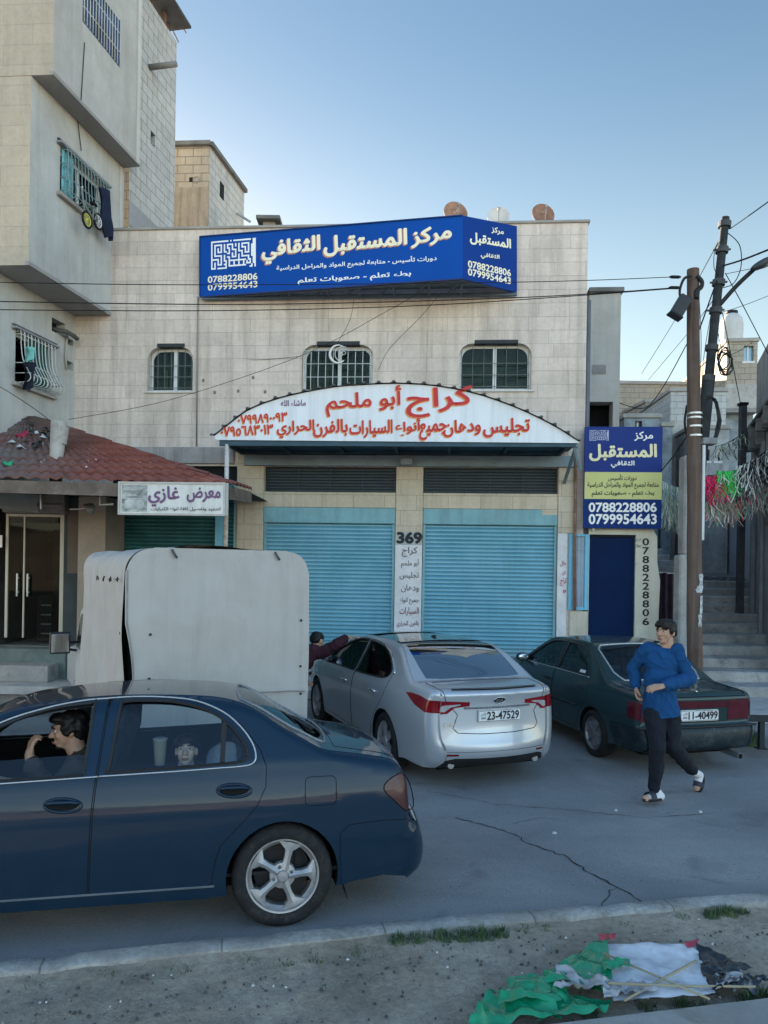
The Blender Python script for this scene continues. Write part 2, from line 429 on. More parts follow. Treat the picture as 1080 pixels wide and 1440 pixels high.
M_dirt = dirt_mat('dry_dirt', (.23, .185, .14), (.37, .31, .24), (.50, .43, .35))
M_dirt2 = dirt_mat('yard_dirt', (.13, .12, .10), (.21, .19, .165), (.30, .28, .25))

mb = MB()
mb.add([(-160, -160, -.16), (160, -160, -.16), (160, 160, -.16), (-160, 160, -.16)], [(0, 1, 2, 3)])
struct(mb.build('ground', M_dirt2, None))
# road sheet, following the kerb line
kerb_px = [(-260, 1397), (-130, 1381), (0, 1366), (150, 1351), (300, 1335), (450, 1320), (600, 1304), (725, 1294), (850, 1284), (965, 1275), (1080, 1267), (1250, 1254)]
KL = [on_ground(x, y) for x, y in kerb_px]
KL = [KL[0] - RD * 40] + KL + [KL[-1] + RD * 40]
n = len(KL)
KB = on_ground(540, 1310)                          # a point on the kerb line
def road_z(x, y):                                  # the carriageway falls away from the near kerb, then runs level
    d = (Vector((x, y, 0)) - KB).dot(RN); return -.04*max(0, min(3.0, d-.3))
def on_road(px, py):
    z = 0
    for _ in range(6): p = on_ground(px, py, z); z = road_z(p.x, p.y)
    return p
mb = MB(); OFF = [0, .3, .8, 1.4, 2.0, 2.6, 3.3, 4.5, 7.6]
vs = [p + RN*o_ for o_ in OFF for p in KL]
mb.add([(p.x, p.y, road_z(p.x, p.y)) for p in vs], [(j*n+i, j*n+i+1, (j+1)*n+i+1, (j+1)*n+i) for j in range(len(OFF)-1) for i in range(n-1)])
struct(mb.build('road', M_asph, None, smooth=True))
# crack and patch lines in the asphalt
M_crack = mat('crack_dark', (.03, .032, .035), .9, .1, 8, 0)
def crack(pts, wd):
    pts = [on_road(*p) for p in pts]; q = [pts[0]]
    for a, b in zip(pts, pts[1:]):
        k = max(2, int((b-a).length / .05))
        for i in range(1, k+1):
            d = (b-a).normalized(); q.append(a + (b-a)*i/k + Vector((-d.y, d.x, 0)) * jit(.022))
    vs = []
    for i, p in enumerate(q):
        d = (q[min(i+1, len(q)-1)] - q[max(i-1, 0)]).normalized(); nn = Vector((-d.y, d.x, 0)) * wd * random.uniform(.3, 1.3)
        vs += [(p.x+nn.x, p.y+nn.y, road_z(p.x, p.y)+.004), (p.x-nn.x, p.y-nn.y, road_z(p.x, p.y)+.004)]
    k = len(q); cm.add(vs, [(2*i, 2*i+1, 2*i+3, 2*i+2) for i in range(k-1)])
cm = MB()
crack([(640, 1150), (688, 1162), (722, 1172), (745, 1188), (800, 1206), (828, 1228), (868, 1246), (892, 1262), (915, 1274)], .007)
crack([(600, 1112), (700, 1132), (790, 1138), (900, 1150), (1010, 1143)], .004)
crack([(720, 1160), (760, 1150), (800, 1156)], .003)
crack([(868, 1246), (850, 1262), (846, 1276)], .003)
struct(cm.build('road_cracks', M_crack, None, fixn=False))

# near kerb: a run of worn concrete stones, and the dirt verge in front of it
def kerb_mat():
    m, t, b = nmat('kerb_concrete'); v = coords(t, rot=(0, 0, -ROAD_H)); sp = t.nodes.new('ShaderNodeSeparateXYZ'); t.links.new(v, sp.inputs[0])
    n1 = tnoise(t, v, 2.5, 7, .7, .4); n2 = tnoise(t, v, 30, 6, .75); n3 = tnoise(t, v, .9, 3, .5)
    c = ramp(t, n1, [(.3, (.20, .19, .17)), (.55, (.36, .35, .325)), (.75, (.46, .45, .425))])
    c = mix(t, .7, c, mix(t, 1.0, c, ramp(t, n2, [(.3, .45), (.55, 1.0), (.75, 1.25)]), 'MULTIPLY'))
    c = mix(t, ramp(t, n3, [(.5, 0.), (.62, .6)]), c, (.17, .155, .13))
    dv = N(t, 'ShaderNodeMath', operation='DIVIDE'); t.links.new(sp.outputs[0], dv.inputs[0]); dv.inputs[1].default_value = .92
    fr = N(t, 'ShaderNodeMath', operation='FRACT'); t.links.new(dv.outputs[0], fr.inputs[0])
    c = mix(t, ramp(t, fr.outputs[0], [(0., .6), (.009, .6), (.014, 0.)]), c, (.05, .047, .04))                     # open joints
    t.links.new(c, b.inputs['Base Color']); b.inputs['Roughness'].default_value = .92; bump(t, b, n2, .8, .012); return m
M_kerb = kerb_mat()
mb = MB()
def kp(i, off, z):
    a = KL[max(i-1, 0)]; b = KL[min(i+1, n-1)]; d = (b-a).normalized(); nn = Vector((-d.y, d.x, 0))
    return KL[i] - nn * off + Vector((0, 0, z))
dense = []
for i in range(1, n-2):
    a, b = KL[i], KL[i+1]; k = max(1, int((b-a).length / .12))
    dense += [a + (b-a)*j/k for j in range(k)]
dense.append(KL[n-2])
prof = [(-.012, -.05), (.0, .052), (.014, .064), (.10, .066), (.125, .055), (.135, -.05)]
vs = []; m_ = len(prof); K = len(dense)
for i, p in enumerate(dense):
    d = (dense[min(i+1, K-1)] - dense[max(i-1, 0)]).normalized(); nn = Vector((-d.y, d.x, 0))
    gap = (i % 8 == 0)
    for o_, z in prof:
        e = noise.noise(Vector((i*.35, o_*40, z*20))) * .010
        vs.append(p - nn * (o_ + e * (1 if o_ > .05 else .4)) + Vector((0, 0, z + e*.6 - (.012 if gap and z > 0 else 0))))
mb.add(vs, [(i*m_+j, (i+1)*m_+j, (i+1)*m_+j+1, i*m_+j+1) for i in range(K-1) for j in range(m_-1)])
struct(mb.build('kerb', M_kerb, None, smooth=40))
# verge: lumpy trodden earth between the kerb and where the photographer stands
def verge_z(x, y):
    v = Vector((x, y, 0))
    return .018 + .022*noise.noise(v*1.3) + .014*noise.noise(v*5.0) + .007*noise.noise(v*17) + .003*noise.noise(v*45)
mb = MB(); nu, nv = 190, 56
def vf(u, v):
    a = KL[1] + (KL[-2]-KL[1])*u
    i = u*(K-1); k = min(int(i), K-2); p = dense[k].lerp(dense[k+1], i-k)
    q = p - RN * (.11 + 1.9 * v)
    return Vector((q.x, q.y, verge_z(q.x, q.y) + .02*max(0, 1-v*12)))
mb.grid(vf, nu, nv)
struct(mb.build('dirt_verge', M_dirt, None, smooth=True))
# lower right: the edge of the concrete slab the photographer stands on
mb = MB(); a = on_ground(560, 1462, .06); b_ = on_ground(1150, 1392, .06); dd = (b_-a).normalized(); nn = Vector((-dd.y, dd.x, 0))
a = a - dd*.2
cols = 60; vs = []
pr = [(0, -.08), (.004, .045), (.02, .062), (.25, .066), (2.6, .07), (2.6, -.08)]
for i in range(cols+1):
    p = a + dd * (3.2*i/cols)
    for o_, z in pr:
        e = noise.noise(Vector((i*.3, o_*9, 3))) * .012
        q = p - nn*(o_ + (e if o_ < .1 else 0)); vs.append((q.x, q.y, z + e*.5 if z > 0 else z))
k = len(pr); mb.add(vs, [(i*k+j, (i+1)*k+j, (i+1)*k+j+1, i*k+j+1) for i in range(cols) for j in range(k-1)])
struct(mb.build('slab_edge', M_conc, None, smooth=40))

# far-side forecourt in front of the shops, one kerb height above the road
mb = MB()
fl = [Vector((-16, 12.9, 0)), Vector((-3.0, 12.9, 0)), Vector((4.4, 12.9, 0)), Vector((4.7, 11.9, 0)), Vector((6.0, 11.2, 0)), Vector((22, 14.0, 0))]
k = len(fl)
mb.add([(p.x, p.y, -.14) for p in fl] + [(p.x, p.y + .02, .0) for p in fl] + [(p.x, 17.5, .01) for p in fl],
       [(i, i+1, k+i+1, k+i) for i in range(k-1)] + [(k+i, k+i+1, 2*k+i+1, 2*k+i) for i in range(k-1)])
struct(mb.build('pavement', M_conc2, None))
# slope added in place of the sunlit houses behind the photographer (seen mirrored in the car sides, and it bounces warm light)
mb = MB()
def hill(u, v):
    x = -150 + 300*u; s_ = v*70; y = -34 - s_
    z = -.4 + 8*(1-math.exp(-s_/16.0)) + 2.4*noise.noise(Vector((x*.03, y*.03, 0)))*min(1, s_/10) + .8*noise.noise(Vector((x*.13, y*.13, 2)))*min(1, s_/10)
    return Vector((x, y, z))
mb.grid(hill, 70, 26)
struct(mb.build('bounce_hill', mat('bounce_hill_tan', (.52, .41, .29), .95, .35, .12, .3, 3), None, smooth=True))

# ================================================================ garage building
FA = R(-4.1)
FR = Frame((0, 14.5, 0), FA)
P = lambda x, y, d=0.0: (lambda q: (q.x, q.z))(FR.px(x, y, d))
def frame_thing(name, label, cat, F, u, d, z, group=None):
    q = F.M @ Vector((u, d, z)); return thing(name, label, cat, q, F.ang, group)
M_stone = masonry('facade_stone', (.71, .61, .53), (.62, .535, .465), (.45, .40, .335), .78, .262, .005, 'xz', .42, dirt=(.33, .30, .27), dirt_amt=.35, var=.7, squash=.75)
M_cream = masonry('cream_stone', (.55, .47, .36), (.50, .43, .33), (.36, .30, .22), .62, .30, .006, 'xz', .3, dirt=(.40, .33, .24), dirt_amt=.35)
M_white_p = mat('white_paint_chalk', (.62, .60, .60), .8, .12, 2.5, .3, 50, dirt=(.40, .37, .35), dirt_amt=.4)
M_blackp = mat('black_paint', (.018, .02, .022), .6, .2, 8, 0)
M_dkblue = mat('dark_blue_steel', (.035, .075, .105), .55, .2, 3, .1)
M_bluegrey = mat('blue_grey_paint', (.20, .27, .31), .7, .2, 2, .2, 50, dirt=(.16, .15, .13))
M_cap = mat('roof_cap', (.34, .32, .29), .9, .2, 2, .3)
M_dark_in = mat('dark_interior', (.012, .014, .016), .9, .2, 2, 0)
M_steel = mat('dull_steel', (.30, .31, .32), .45, .2, 5, .1, metal=.7)
M_rust = mat('rusty_steel', (.22, .12, .075), .8, .35, 5, .4, 80, dirt=(.34, .26, .20), dirt_amt=.7)
M_ltblue = mat('light_blue_gloss', (.16, .46, .62), .4, .12, 3, .1, dirt=(.12, .25, .33), dirt_amt=.4, streak=.3)
M_alu = mat('white_aluminium', (.62, .63, .62), .4, .08, 3, .05)
M_pane = glass('window_glass', (.50, .60, .54), f0=.0, ior=1.25)
uL = P(105, 560)[0] - .12; uR = (P(828, 330)[0] + P(821, 640)[0]) / 2
zT = P(500, 319)[1]
W1 = rrect(P(207, 550)[0], P(240, 550)[1], P(271, 550)[0], P(240, 488)[1], .26)
W2 = rrect(P(424, 550)[0], P(470, 556)[1], P(524, 550)[0], P(470, 485)[1], .24)
W3 = rrect(P(645, 550)[0], P(695, 548)[1], P(747, 550)[0], P(695, 483)[1], .24)
SH_L = [P(371, 690)[0], P(557, 690)[0]]; SH_R = [P(595, 690)[0], P(785, 690)[0]]
zTr1 = P(580, 657)[1]; zTr0 = P(580, 693)[1]; zBx = P(580, 715)[1]; zSl = P(580, 737)[1]
TL_ = [P(155, 700)[0], P(333, 700)[0]]; zTL = P(240, 655)[1]
gb = frame_thing('garage_building', 'two storey pale stone building with arched canopy, two light blue shutters and grilled windows', 'building', FR, 0, 0, 0)
mb = MB()
out = [(uL, -.2), (uR, -.2), (uR, zT), (uL, zT)]
hole = lambda a, z: [(a[0], .0), (a[1], .0), (a[1], z), (a[0], z)]
wall_holes(mb, out, [W1, W2, W3, hole(SH_L, zTr1), hole(SH_R, zTr1), hole(TL_, zTL)], 0, .24)
D_B = 20.0  # depth stretched out of view to keep low sun off the alley
mb.add([(uR, 0, -.1), (uR, D_B, -.1), (uR, D_B, zT), (uR, 0, zT)], [(0, 1, 2, 3)])
mb.add([(uL, .0, zT-.55), (uR, .0, zT-.55), (uR, D_B, zT-.55), (uL, D_B, zT-.55)], [(0, 1, 2, 3)])
mb.add([(uL, .01, -.1), (uL, D_B, -.1), (uL, D_B, zT), (uL, .01, zT)], [(0, 1, 2, 3)])
mb.add([(uL, D_B, -.1), (uR, D_B, -.1), (uR, D_B, zT), (uL, D_B, zT)], [(0, 1, 2, 3)])
mb.add([(uL, .2, zT-.55), (uR-.2, .2, zT-.55), (uR-.2, .2, zT), (uL, .2, zT)], [(0, 1, 2, 3)])
mb.build('wall', M_stone, gb, FR.M, fixn=False)
MB().box((uL, -.035, zT), (uR+.035, .22, zT+.055)).box((uR-.2, .222, zT), (uR+.035, D_B, zT+.055)).build('roof_cap', M_cap, gb, FR.M, bevel=.012)
# ledge band low on the left half, pipes
MB().box((uL+.03, -.05, P(240, 652)[1]), (P(330, 640)[0], -.002, P(240, 629)[1])).build('ledge', mat('ledge_cement', (.36, .34, .32), .9, .2, 1.5, .3, streak=.7), gb, FR.M, bevel=.01)
MB().tube([(P(279, 415)[0], -.03, P(279, 418)[1]), (P(278, 500)[0], -.03, P(278, 500)[1]), (P(277, 628)[0], -.03, P(277, 628)[1])], .014, 8).build('downpipe', mat('grey_pipe', (.25, .24, .23), .7), gb, FR.M, smooth=True)
MB().tube([(uR+.05, .10, P(828, 420)[1]), (uR+.05, .10, .2)], .05, 10).build('downpipe', mat('dark_pipe', (.14, .15, .16), .6), gb, FR.M, smooth=True)
# pilasters between the shutters: cream stone, white painted lower down
pil = [(P(334, 700)[0], SH_L[0]), (SH_L[1], SH_R[0]), (SH_R[1], P(811, 700)[0])]
zW = P(576, 766)[1]
for i, (a, b) in enumerate(pil):
    zlo = zW if i == 1 else (.1 if i == 0 else P(795, 750)[1])
    pm = MB().box((a, -.03, zlo), (b, -.002, P(576, 640)[1])).build('pilaster', M_cream, gb, FR.M, bevel=.008)
    if zlo > .2:
        MB().box((a, -.032, .1), (b if i == 1 else P(797, 800)[0], -.002, zlo-.002)).build('painted_panel', M_white_p, gb, FR.M, bevel=.006)
# house number and the painted column of words
mb = MB(); z0 = P(576, 764)[1]; z1 = P(576, 749)[1]
MB().box((P(559, 757)[0], -.034, P(576, 766)[1]), (P(593, 757)[0], -.0325, P(576, 748)[1])).build('number_plate', mat('grey_green_paint', (.36, .40, .39), .7, .15), gb, FR.M)
put_text(mb, '369', (P(559, 764)[0], -.036, z0), (P(593, 764)[0], -.036, z0), (P(559, 749)[0], -.036, z1), bold=.045)
mb.build('house_number', M_blackp, gb, FR.M, fixn=False)
words = [('كراج', 565, 587, 769, 783), ('أبو ملحم', 564, 589, 786, 799), ('تجليس', 562, 589, 804, 815), ('ودهان', 564, 589, 822, 833), ('جميع انواع', 562, 589, 840, 850), ('السيارات', 562, 589, 854, 866), ('بالفرن الحراري', 558, 589, 873, 883)]
for i, (s_, x0, x1, y0, y1) in enumerate(words):
    mb = MB(); a = P(x0, y1, -.035); b = P(x1, y1, -.035); c = P(x0, y0, -.035)
    put_text(mb, s_, (a[0], -.036, a[1]), (b[0], -.036, b[1]), (c[0], -.036, c[1]))
    mb.build('painted_word', mat('maroon_paint', (.17, .03, .045), .7) if i > 4 else mat('grey_paint', (.10, .075, .085), .7), gb, FR.M, fixn=False)
mb = MB()
for s_, x0, x1, y0, y1 in (('حلال', 788, 796, 788, 797), ('عن', 790, 796, 802, 809), ('كراج', 788, 797, 812, 824), ('و', 791, 796, 829, 834)):
    a = P(x0, y1, -.035); b = P(x1, y1, -.035); c = P(x0, y0, -.035)
    put_text(mb, s_, (a[0], -.0365, a[1]), (b[0], -.0365, b[1]), (c[0], -.0365, c[1]))
mb.build('painted_scrawl', mat('red_scrawl', (.42, .05, .10), .7), gb, FR.M, fixn=False)
# roller shutters, beams and louvred transoms
def shutter_mat():
    m, t, b = nmat('shutter_blue'); v = coords(t)
    sp = t.nodes.new('ShaderNodeSeparateXYZ'); t.links.new(v, sp.inputs[0])
    n1 = tnoise(t, v, 1.2, 7, .7, .4); s_ = tnoise(t, coords(t, (9, 9, .3)), 2, 6, .7)
    c = mix(t, ramp(t, n1, [(.35, 0.), (.7, 1.)]), (.125, .335, .43), (.19, .41, .51))
    c = mix(t, ramp(t, s_, [(.5, 0.), (.75, .45)]), c, (.15, .22, .25))
    rst = tnoise(t, coords(t, (1, 1, .5)), 5, 8, .8)
    c = mix(t, ramp(t, rst, [(.68, 0.), (.74, .55)]), c, (.16, .14, .11))
    lo = N(t, 'ShaderNodeMapRange'); t.links.new(sp.outputs[2], lo.inputs[0]); lo.inputs[1].default_value = .75; lo.inputs[2].default_value = .25
    mm = N(t, 'ShaderNodeMath', operation='MULTIPLY'); t.links.new(lo.outputs[0], mm.inputs[0]); t.links.new(ramp(t, n1, [(.3, .2), (.6, .9)]), mm.inputs[1])
    c = mix(t, mm.outputs[0], c, (.30, .32, .31))
    t.links.new(c, b.inputs['Base Color']); b.inputs['Roughness'].default_value = .5; return m
M_shut = shutter_mat()
M_shutT = mat('shutter_teal', (.035, .14, .15), .55, .2, 2, .1, streak=.4)
M_box = mat('shutter_box_teal', (.20, .38, .42), .6, .15, 1.5, .15, streak=.35, dirt=(.20, .27, .27))
def shutter(a, b, ztop, mt, name='roller_shutter', pitch=.078):
    mb = MB(); z = ztop; prof = []
    while z > .12:
        prof += [(.10, z), (.060, z - pitch*.30), (.060, z - pitch*.62), (.092, z - pitch*.97)]
        z -= pitch
    vs = [(u, y, zz) for u in (a, b) for y, zz in prof]; k = len(prof)
    mb.add(vs, [(i, i+1, k+i+1, k+i) for i in range(k-1)])
    o = mb.build(name, mt, gb, FR.M, fixn=False)
    for e_ in (a, b-.05): MB().box((e_, .02, .02), (e_+.05, .13, ztop)).build('guide_rail', M_box, o, FR.M)
    return o
for a in (SH_L, SH_R):
    shutter(a[0]+.01, a[1]-.01, zSl, M_shut)
    MB().box((a[0]+.005, -.015, zSl), (a[1]-.005, .20, zBx)).build('shutter_box', M_box, gb, FR.M, bevel=.01)
    MB().box((a[0]+.003, -.008, zBx+.003), (a[1]-.003, .22, zTr0)).build('beam', M_cream, gb, FR.M, bevel=.008)
    t_ = MB().box((a[0]+.004, .17, zTr0), (a[1]-.004, .19, zTr1)).build('transom', mat('transom_dark', (.012, .028, .042), .4, .2), gb, FR.M)
    mb = MB()
    for k in range(8):
        z = zTr0 + .03 + k*(zTr1-zTr0-.04)/8
        mb.bar((a[0]+.02, .10+jit(.01), z), (a[1]-.02, .10+jit(.01), z+jit(.006)), .035, .010)
    for k in range(5): mb.box((a[0]+.02+k*(a[1]-a[0]-.06)/4, .13, zTr0), (a[0]+.045+k*(a[1]-a[0]-.06)/4, .15, zTr1))
    mb.build('louvre', mat('louvre_blue', (.02, .05, .075), .4, .2), t_, FR.M)
MB().box((SH_R[1]-.30, -.018, zBx-.10), (SH_R[1]-.01, -.016, zBx)).build('worn_patch', M_cream, gb, FR.M)
shutter(TL_[0]+.01, TL_[1]-.01, zTL-.35, M_shutT)
MB().box((TL_[0]+.01, .10, zTL-.35), (TL_[1]-.01, .23, zTL-.004)).build('shutter_box', M_dark_in, gb, FR.M)
MB().box((P(303, 745)[0], -.04, .1), (P(314, 745)[0], .04, zTL-.36)).build('post', M_ltblue, gb, FR.M, bevel=.006)
# wall lamp box on the middle pilaster
MB().box((P(564, 650)[0], -.30, P(570, 656)[1]), (P(581, 650)[0], -.04, P(570, 647)[1])).build('lamp_box', mat('lamp_box_grey', (.22, .27, .29), .5), gb, FR.M, bevel=.015)
# windows
def window(poly, mull, gril, curtain=None):
    xs = [p[0] for p in poly]; zs = [p[1] for p in poly]; x0, x1, z0, z1 = min(xs), max(xs), min(zs), max(zs)
    fr = MB(); inner = rrect(x0+.06, z0+.055, x1-.06, z1-.055, .2)
    V, F_ = cdt_faces(poly, [inner])
    k = [f for f in F_ if inside(sum((V[i] for i in f), Vector((0, 0)))/3, poly) and not inside(sum((V[i] for i in f), Vector((0, 0)))/3, inner)]
    fr.add([(q.x, .15, q.y) for q in V], k)
    m2 = len(inner); fr.add([(u, .15, v) for u, v in inner] + [(u, .21, v) for u, v in inner], [(i, (i+1) % m2, m2+(i+1) % m2, m2+i) for i in range(m2)])
    xm = x0 + (x1-x0)*mull; fr.box((xm-.035, .146, z0+.05), (xm+.035, .20, z1-.05))
    o = fr.build('window', M_alu, gb, FR.M)
    MB().prism(inner, .175, .180).build('pane', M_pane, o, FR.M)
    MB().box((x0-.02, .50, z0-.02), (x1+.02, .52, z1+.02)).box((x0, .24, z0), (x0+.01, .5, z1)).box((x1-.01, .24, z0), (x1, .5, z1)).build('room_back', mat('room_green', (.16, .19, .165), .9, .5, 5, 0), o, FR.M)
    if curtain:
        mb = MB()
        for cx, cw, ch in curtain:
            mb.grid(lambda u, v: Vector((x0+(x1-x0)*(cx+cw*u), .26+.015*math.sin(u*25), z0+.06+(z1-z0-.12)*ch*v)), 16, 3)
        mb.build('curtain', mat('curtain_yellow', (.50, .48, .22), .9), o, FR.M)
    MB().box((x0-.05, -.035, z0-.045), (x1+.05, .14, z0-.003)).build('sill', mat('white_sill', (.58, .57, .54), .7, .15), o, FR.M, bevel=.008)
    MB().box((x0+(x1-x0)*.21, -.02, z1-.005), (x1-(x1-x0)*.19, .14, z1+.065)).build('shutter_slot', mat('slot_dark', (.03, .035, .04), .6), o, FR.M)
    if gril:
        mb = MB(); y = -.04 if gril == 2 else .07
        nb = 9 if gril == 2 else 6
        for i in range(nb+1):
            x = x0 + .05 + (x1-x0-.1)*i/nb; e = max(0, .24-min(x-x0, x1-x)); top = z1 - .04 - e*e*2.2
            if gril == 2: mb.tube([(x, .05, top), (x, y-.02, top-.05), (x, y-.06, z0+.35), (x, y-.05, z0+.12), (x, .05, z0+.04)], .0075, 6)
            else: mb.tube([(x, y, top), (x, y, z0+.02)], .006, 6)
        for k in range(4 if gril == 2 else 3):
            z = z0 + .08 + k*(z1-z0-.22)/3; yy = y-.055 if gril == 2 else y
            mb.tube([(x0+.03, .06, z), (x0+.06, yy, z), (x1-.06, yy, z), (x1-.03, .06, z)], .0075, 6)
        mb.build('grille', mat('grille_white', (.55, .56, .53), .5) if gril == 2 else mat('grille_dark', (.16, .17, .16), .5), o, FR.M, smooth=True)
    return o
window(W1, .56, 1, [(.26, .09, .55), (.50, .06, .6)])
w2 = window(W2, .52, 2, [(.12, .05, .8), (.30, .06, .6), (.49, .07, 1.), (.85, .05, .5)])
window(W3, .50, 1, [(.47, .05, 1.)])
# crescent ornament fixed on the middle grille
c0 = P(478, 498, -.12)
mb = MB()
mb.tube([(c0[0] + .165*math.cos(R(a)) - .03, -.13, c0[1] + .175*math.sin(R(a))) for a in range(62, 318, 12)], [.006 + .020*math.sin(math.pi*i/21) for i in range(22)], 8)
mb.tube([(c0[0] + .125*math.cos(R(a)) + .03, -.13, c0[1] + .14*math.sin(R(a))) for a in range(80, 300, 12)], .007, 6)
for dx, dz in ((.03, .06), (.08, .02), (.02, -.01), (.09, .11), (.05, .12)):
    mb.tube([(c0[0]+dx+.035*math.cos(a*.7854), -.135, c0[1]+dz+.035*math.sin(a*.7854)) for a in range(8)], .0055, 6, closed=True)
mb.build('crescent_ornament', mat('ornament_white', (.72, .72, .70), .4), w2, FR.M, smooth=True)
# small blue framed window by the door
bx0, bx1 = P(799, 800)[0], P(828, 800)[0]; bz0, bz1 = P(812, 858)[1], P(812, 751)[1]
fr = MB()
for a, b in (((bx0, -.05, bz0), (bx0+.07, .02, bz1)), ((bx1-.09, -.05, bz0), (bx1, .02, bz1)), ((bx0+.07, -.05, bz1-.05), (bx1-.09, .02, bz1)), ((bx0+.07, -.05, bz0), (bx1-.09, .02, bz0+.06))): fr.box(a, b)
o = fr.build('window', M_ltblue, gb, FR.M, bevel=.008)
mb = MB(); mb.grid(lambda u, v: Vector((bx0+.07+(bx1-bx0-.16)*u, -.012+.012*math.sin(u*19), bz0+.06+(bz1-bz0-.11)*v)), 22, 2)
mb.build('curtain', mat('curtain_lilac', (.36, .42, .50), .9), o, FR.M, smooth=True)
mb = MB()
for i in range(4): x = bx0+.10+i*.075; mb.tube([(x, -.035, bz0+.06), (x, -.035, bz1-.05)], .006, 6)
mb.tube([(bx0+.07, -.036, bz1-.28), (bx1-.09, -.036, bz1-.28)], .006, 6)
mb.build('grille', mat('grille_pale', (.45, .55, .60), .5), o, FR.M, smooth=True)
MB().box((P(800, 880)[0], -.05, .1), (P(826, 880)[0], .02, bz0-.02)).build('sill_block', mat('cream_render', (.56, .50, .40), .85, .15, 2, .3, streak=.3), gb, FR.M, bevel=.01)
MB().tube([(P(809, 640)[0], -.10, P(809, 640)[1]), (P(807, 760)[0], -.10, P(807, 760)[1]), (P(807, 858)[0], -.10, P(807, 858)[1])], .028, 8).build('rusty_pipe', M_rust, gb, FR.M, smooth=True)
# fixing marks: row of small anchors on the wall left of the sign
mb = MB()
for x, y in ((302, 552), (335, 550), (373, 551), (286, 535), (356, 531), (398, 575)): q = P(x, y); mb.box((q[0]-.025, -.012, q[1]-.03), (q[0]+.025, -.001, q[1]+.03))
mb.build('wall_anchor', mat('anchor_stain', (.20, .17, .15), .9), gb, FR.M, bevel=.008)

# ================================================================ door wall right of the garage
gw = frame_thing('gate_wall', 'cream painted wall with dark blue metal door and black phone number below the street sign', 'wall', FR, P(870, 800)[0], 0, 0)
dz1 = P(860, 752)[1]; dx0, dx1 = P(827, 820)[0], P(892, 820)[0]
wx0, wx1 = P(826.5, 820)[0], P(925, 850)[0]; wz = P(870, 743)[1]
mb = MB()
outl = [(wx0, -.2), (wx1+.03, -.2), (wx1, 1.3), (wx1+.02, 2.0), (P(923, 790)[0], P(923, 790)[1]), (P(923, 752)[0], P(923, 755)[1]), (P(916, 744)[0], wz), (wx0, wz)]
wall_holes(mb, outl, [[(dx0, .1), (dx1, .1), (dx1, dz1), (dx0, dz1)]], -.06, .12)
nn_ = len(outl); mb.add([(u, -.06, v) for u, v in outl] + [(u, .22, v) for u, v in outl], [(i, (i+1) % nn_, nn_+(i+1) % nn_, nn_+i) for i in range(nn_)])
M_creamw = mat('cream_wall_paint', (.60, .565, .46), .85, .12, 1.2, .35, 30, streak=.25, dirt=(.48, .45, .36), dirt_amt=.4)
mb.build('wall', M_creamw, gw, FR.M)
M_door = mat('navy_door', (.001, .014, .060), .55, .15, 1.5, .05, streak=.2, spec=.08)
d = MB().box((dx0+.01, -.01, .12), (dx1-.01, .03, dz1-.05)).build('door', M_door, gw, FR.M, bevel=.006)
MB().box((dx0+.02, -.016, .14), (dx0+.06, -.009, dz1-.07)).box((dx1-.06, -.016, .14), (dx1-.02, -.009, dz1-.07)).box((dx0+.06, -.0155, 1.28), (dx1-.06, -.009, 1.31)).build('door_rib', M_door, d, FR.M)
MB().box((dx0+.004, -.03, dz1-.048), (dx1-.004, .03, dz1-.004)).build('door_head', M_dark_in, gw, FR.M)
q = P(894, 791, -.06); MB().ball((q[0], -.085, q[1]), .022).build('handle', M_alu, gw, FR.M, smooth=True)
mb = MB()
for i, ch in enumerate('0788228806'):
    y0 = 757 + i*12.45; a = P(903.5, y0+10, -.062); b = P(912.5, y0+10, -.062); c = P(903.5, y0, -.062)
    put_text(mb, ch, (a[0], -.064, a[1]), (b[0], -.064, b[1]), (c[0], -.064, c[1]), bold=.012)
mb.build('phone_number', M_blackp, gw, FR.M, fixn=False)
mb = MB()
for s_, y in (('كراج', 762), ('جوال', 770)):
    a = P(893, y, -.062); b = P(902, y, -.062); c = P(893, y-5, -.062)
    put_text(mb, s_, (a[0], -.064, a[1]), (b[0], -.064, b[1]), (c[0], -.064, c[1]))
mb.build('small_lettering', M_blackp, gw, FR.M, fixn=False)

# ================================================================ street sign: blue and yellow panel over the door
SGN = Frame(FR.M @ Vector((0, -.22, 0)), FA)
S = lambda x, y: (lambda q: (q.x, q.z))(SGN.px(x, y))
sx0, sx1 = S(821.5, 670)[0], S(931, 670)[0]; sz1, sz0 = S(876, 600)[1], S(876, 743)[1]; zy1 = S(876, 664)[1]; zy0 = S(876, 702)[1]
ss = frame_thing('street_sign', 'tall blue and yellow course centre sign panel mounted above the navy door', 'sign', SGN, (sx0+sx1)/2, 0, sz0)
M_sblue = mat('sign_blue_purple', (.016, .038, .19), .5, .06, 2, 0, spec=.12)
M_snavy = mat('sign_navy', (.002, .026, .14), .5, .06, 2, 0, spec=.12)
M_syel = mat('sign_yellow', (.56, .55, .22), .5, .06, 2, 0, spec=.12)
M_swhite = mat('sign_white', (.78, .77, .74), .5, .04, 3, 0)
M_scream = mat('sign_cream', (.80, .72, .45), .5, .05, 3, 0)
M_sdark = mat('sign_dark_text', (.03, .04, .04), .5, .05, 3, 0)
MB().box((sx0, .0, sz0), (sx1, .06, sz1)).build('panel', M_sblue, ss, SGN.M, bevel=.004)
MB().box((sx0+.01, -.003, zy0), (sx1-.002, .0-.001, zy1)).build('yellow_band', M_syel, ss, SGN.M)
MB().box((sx0+.002, -.003, sz0+.002), (sx1-.002, -.001, zy0-.001)).build('navy_band', M_snavy, ss, SGN.M)
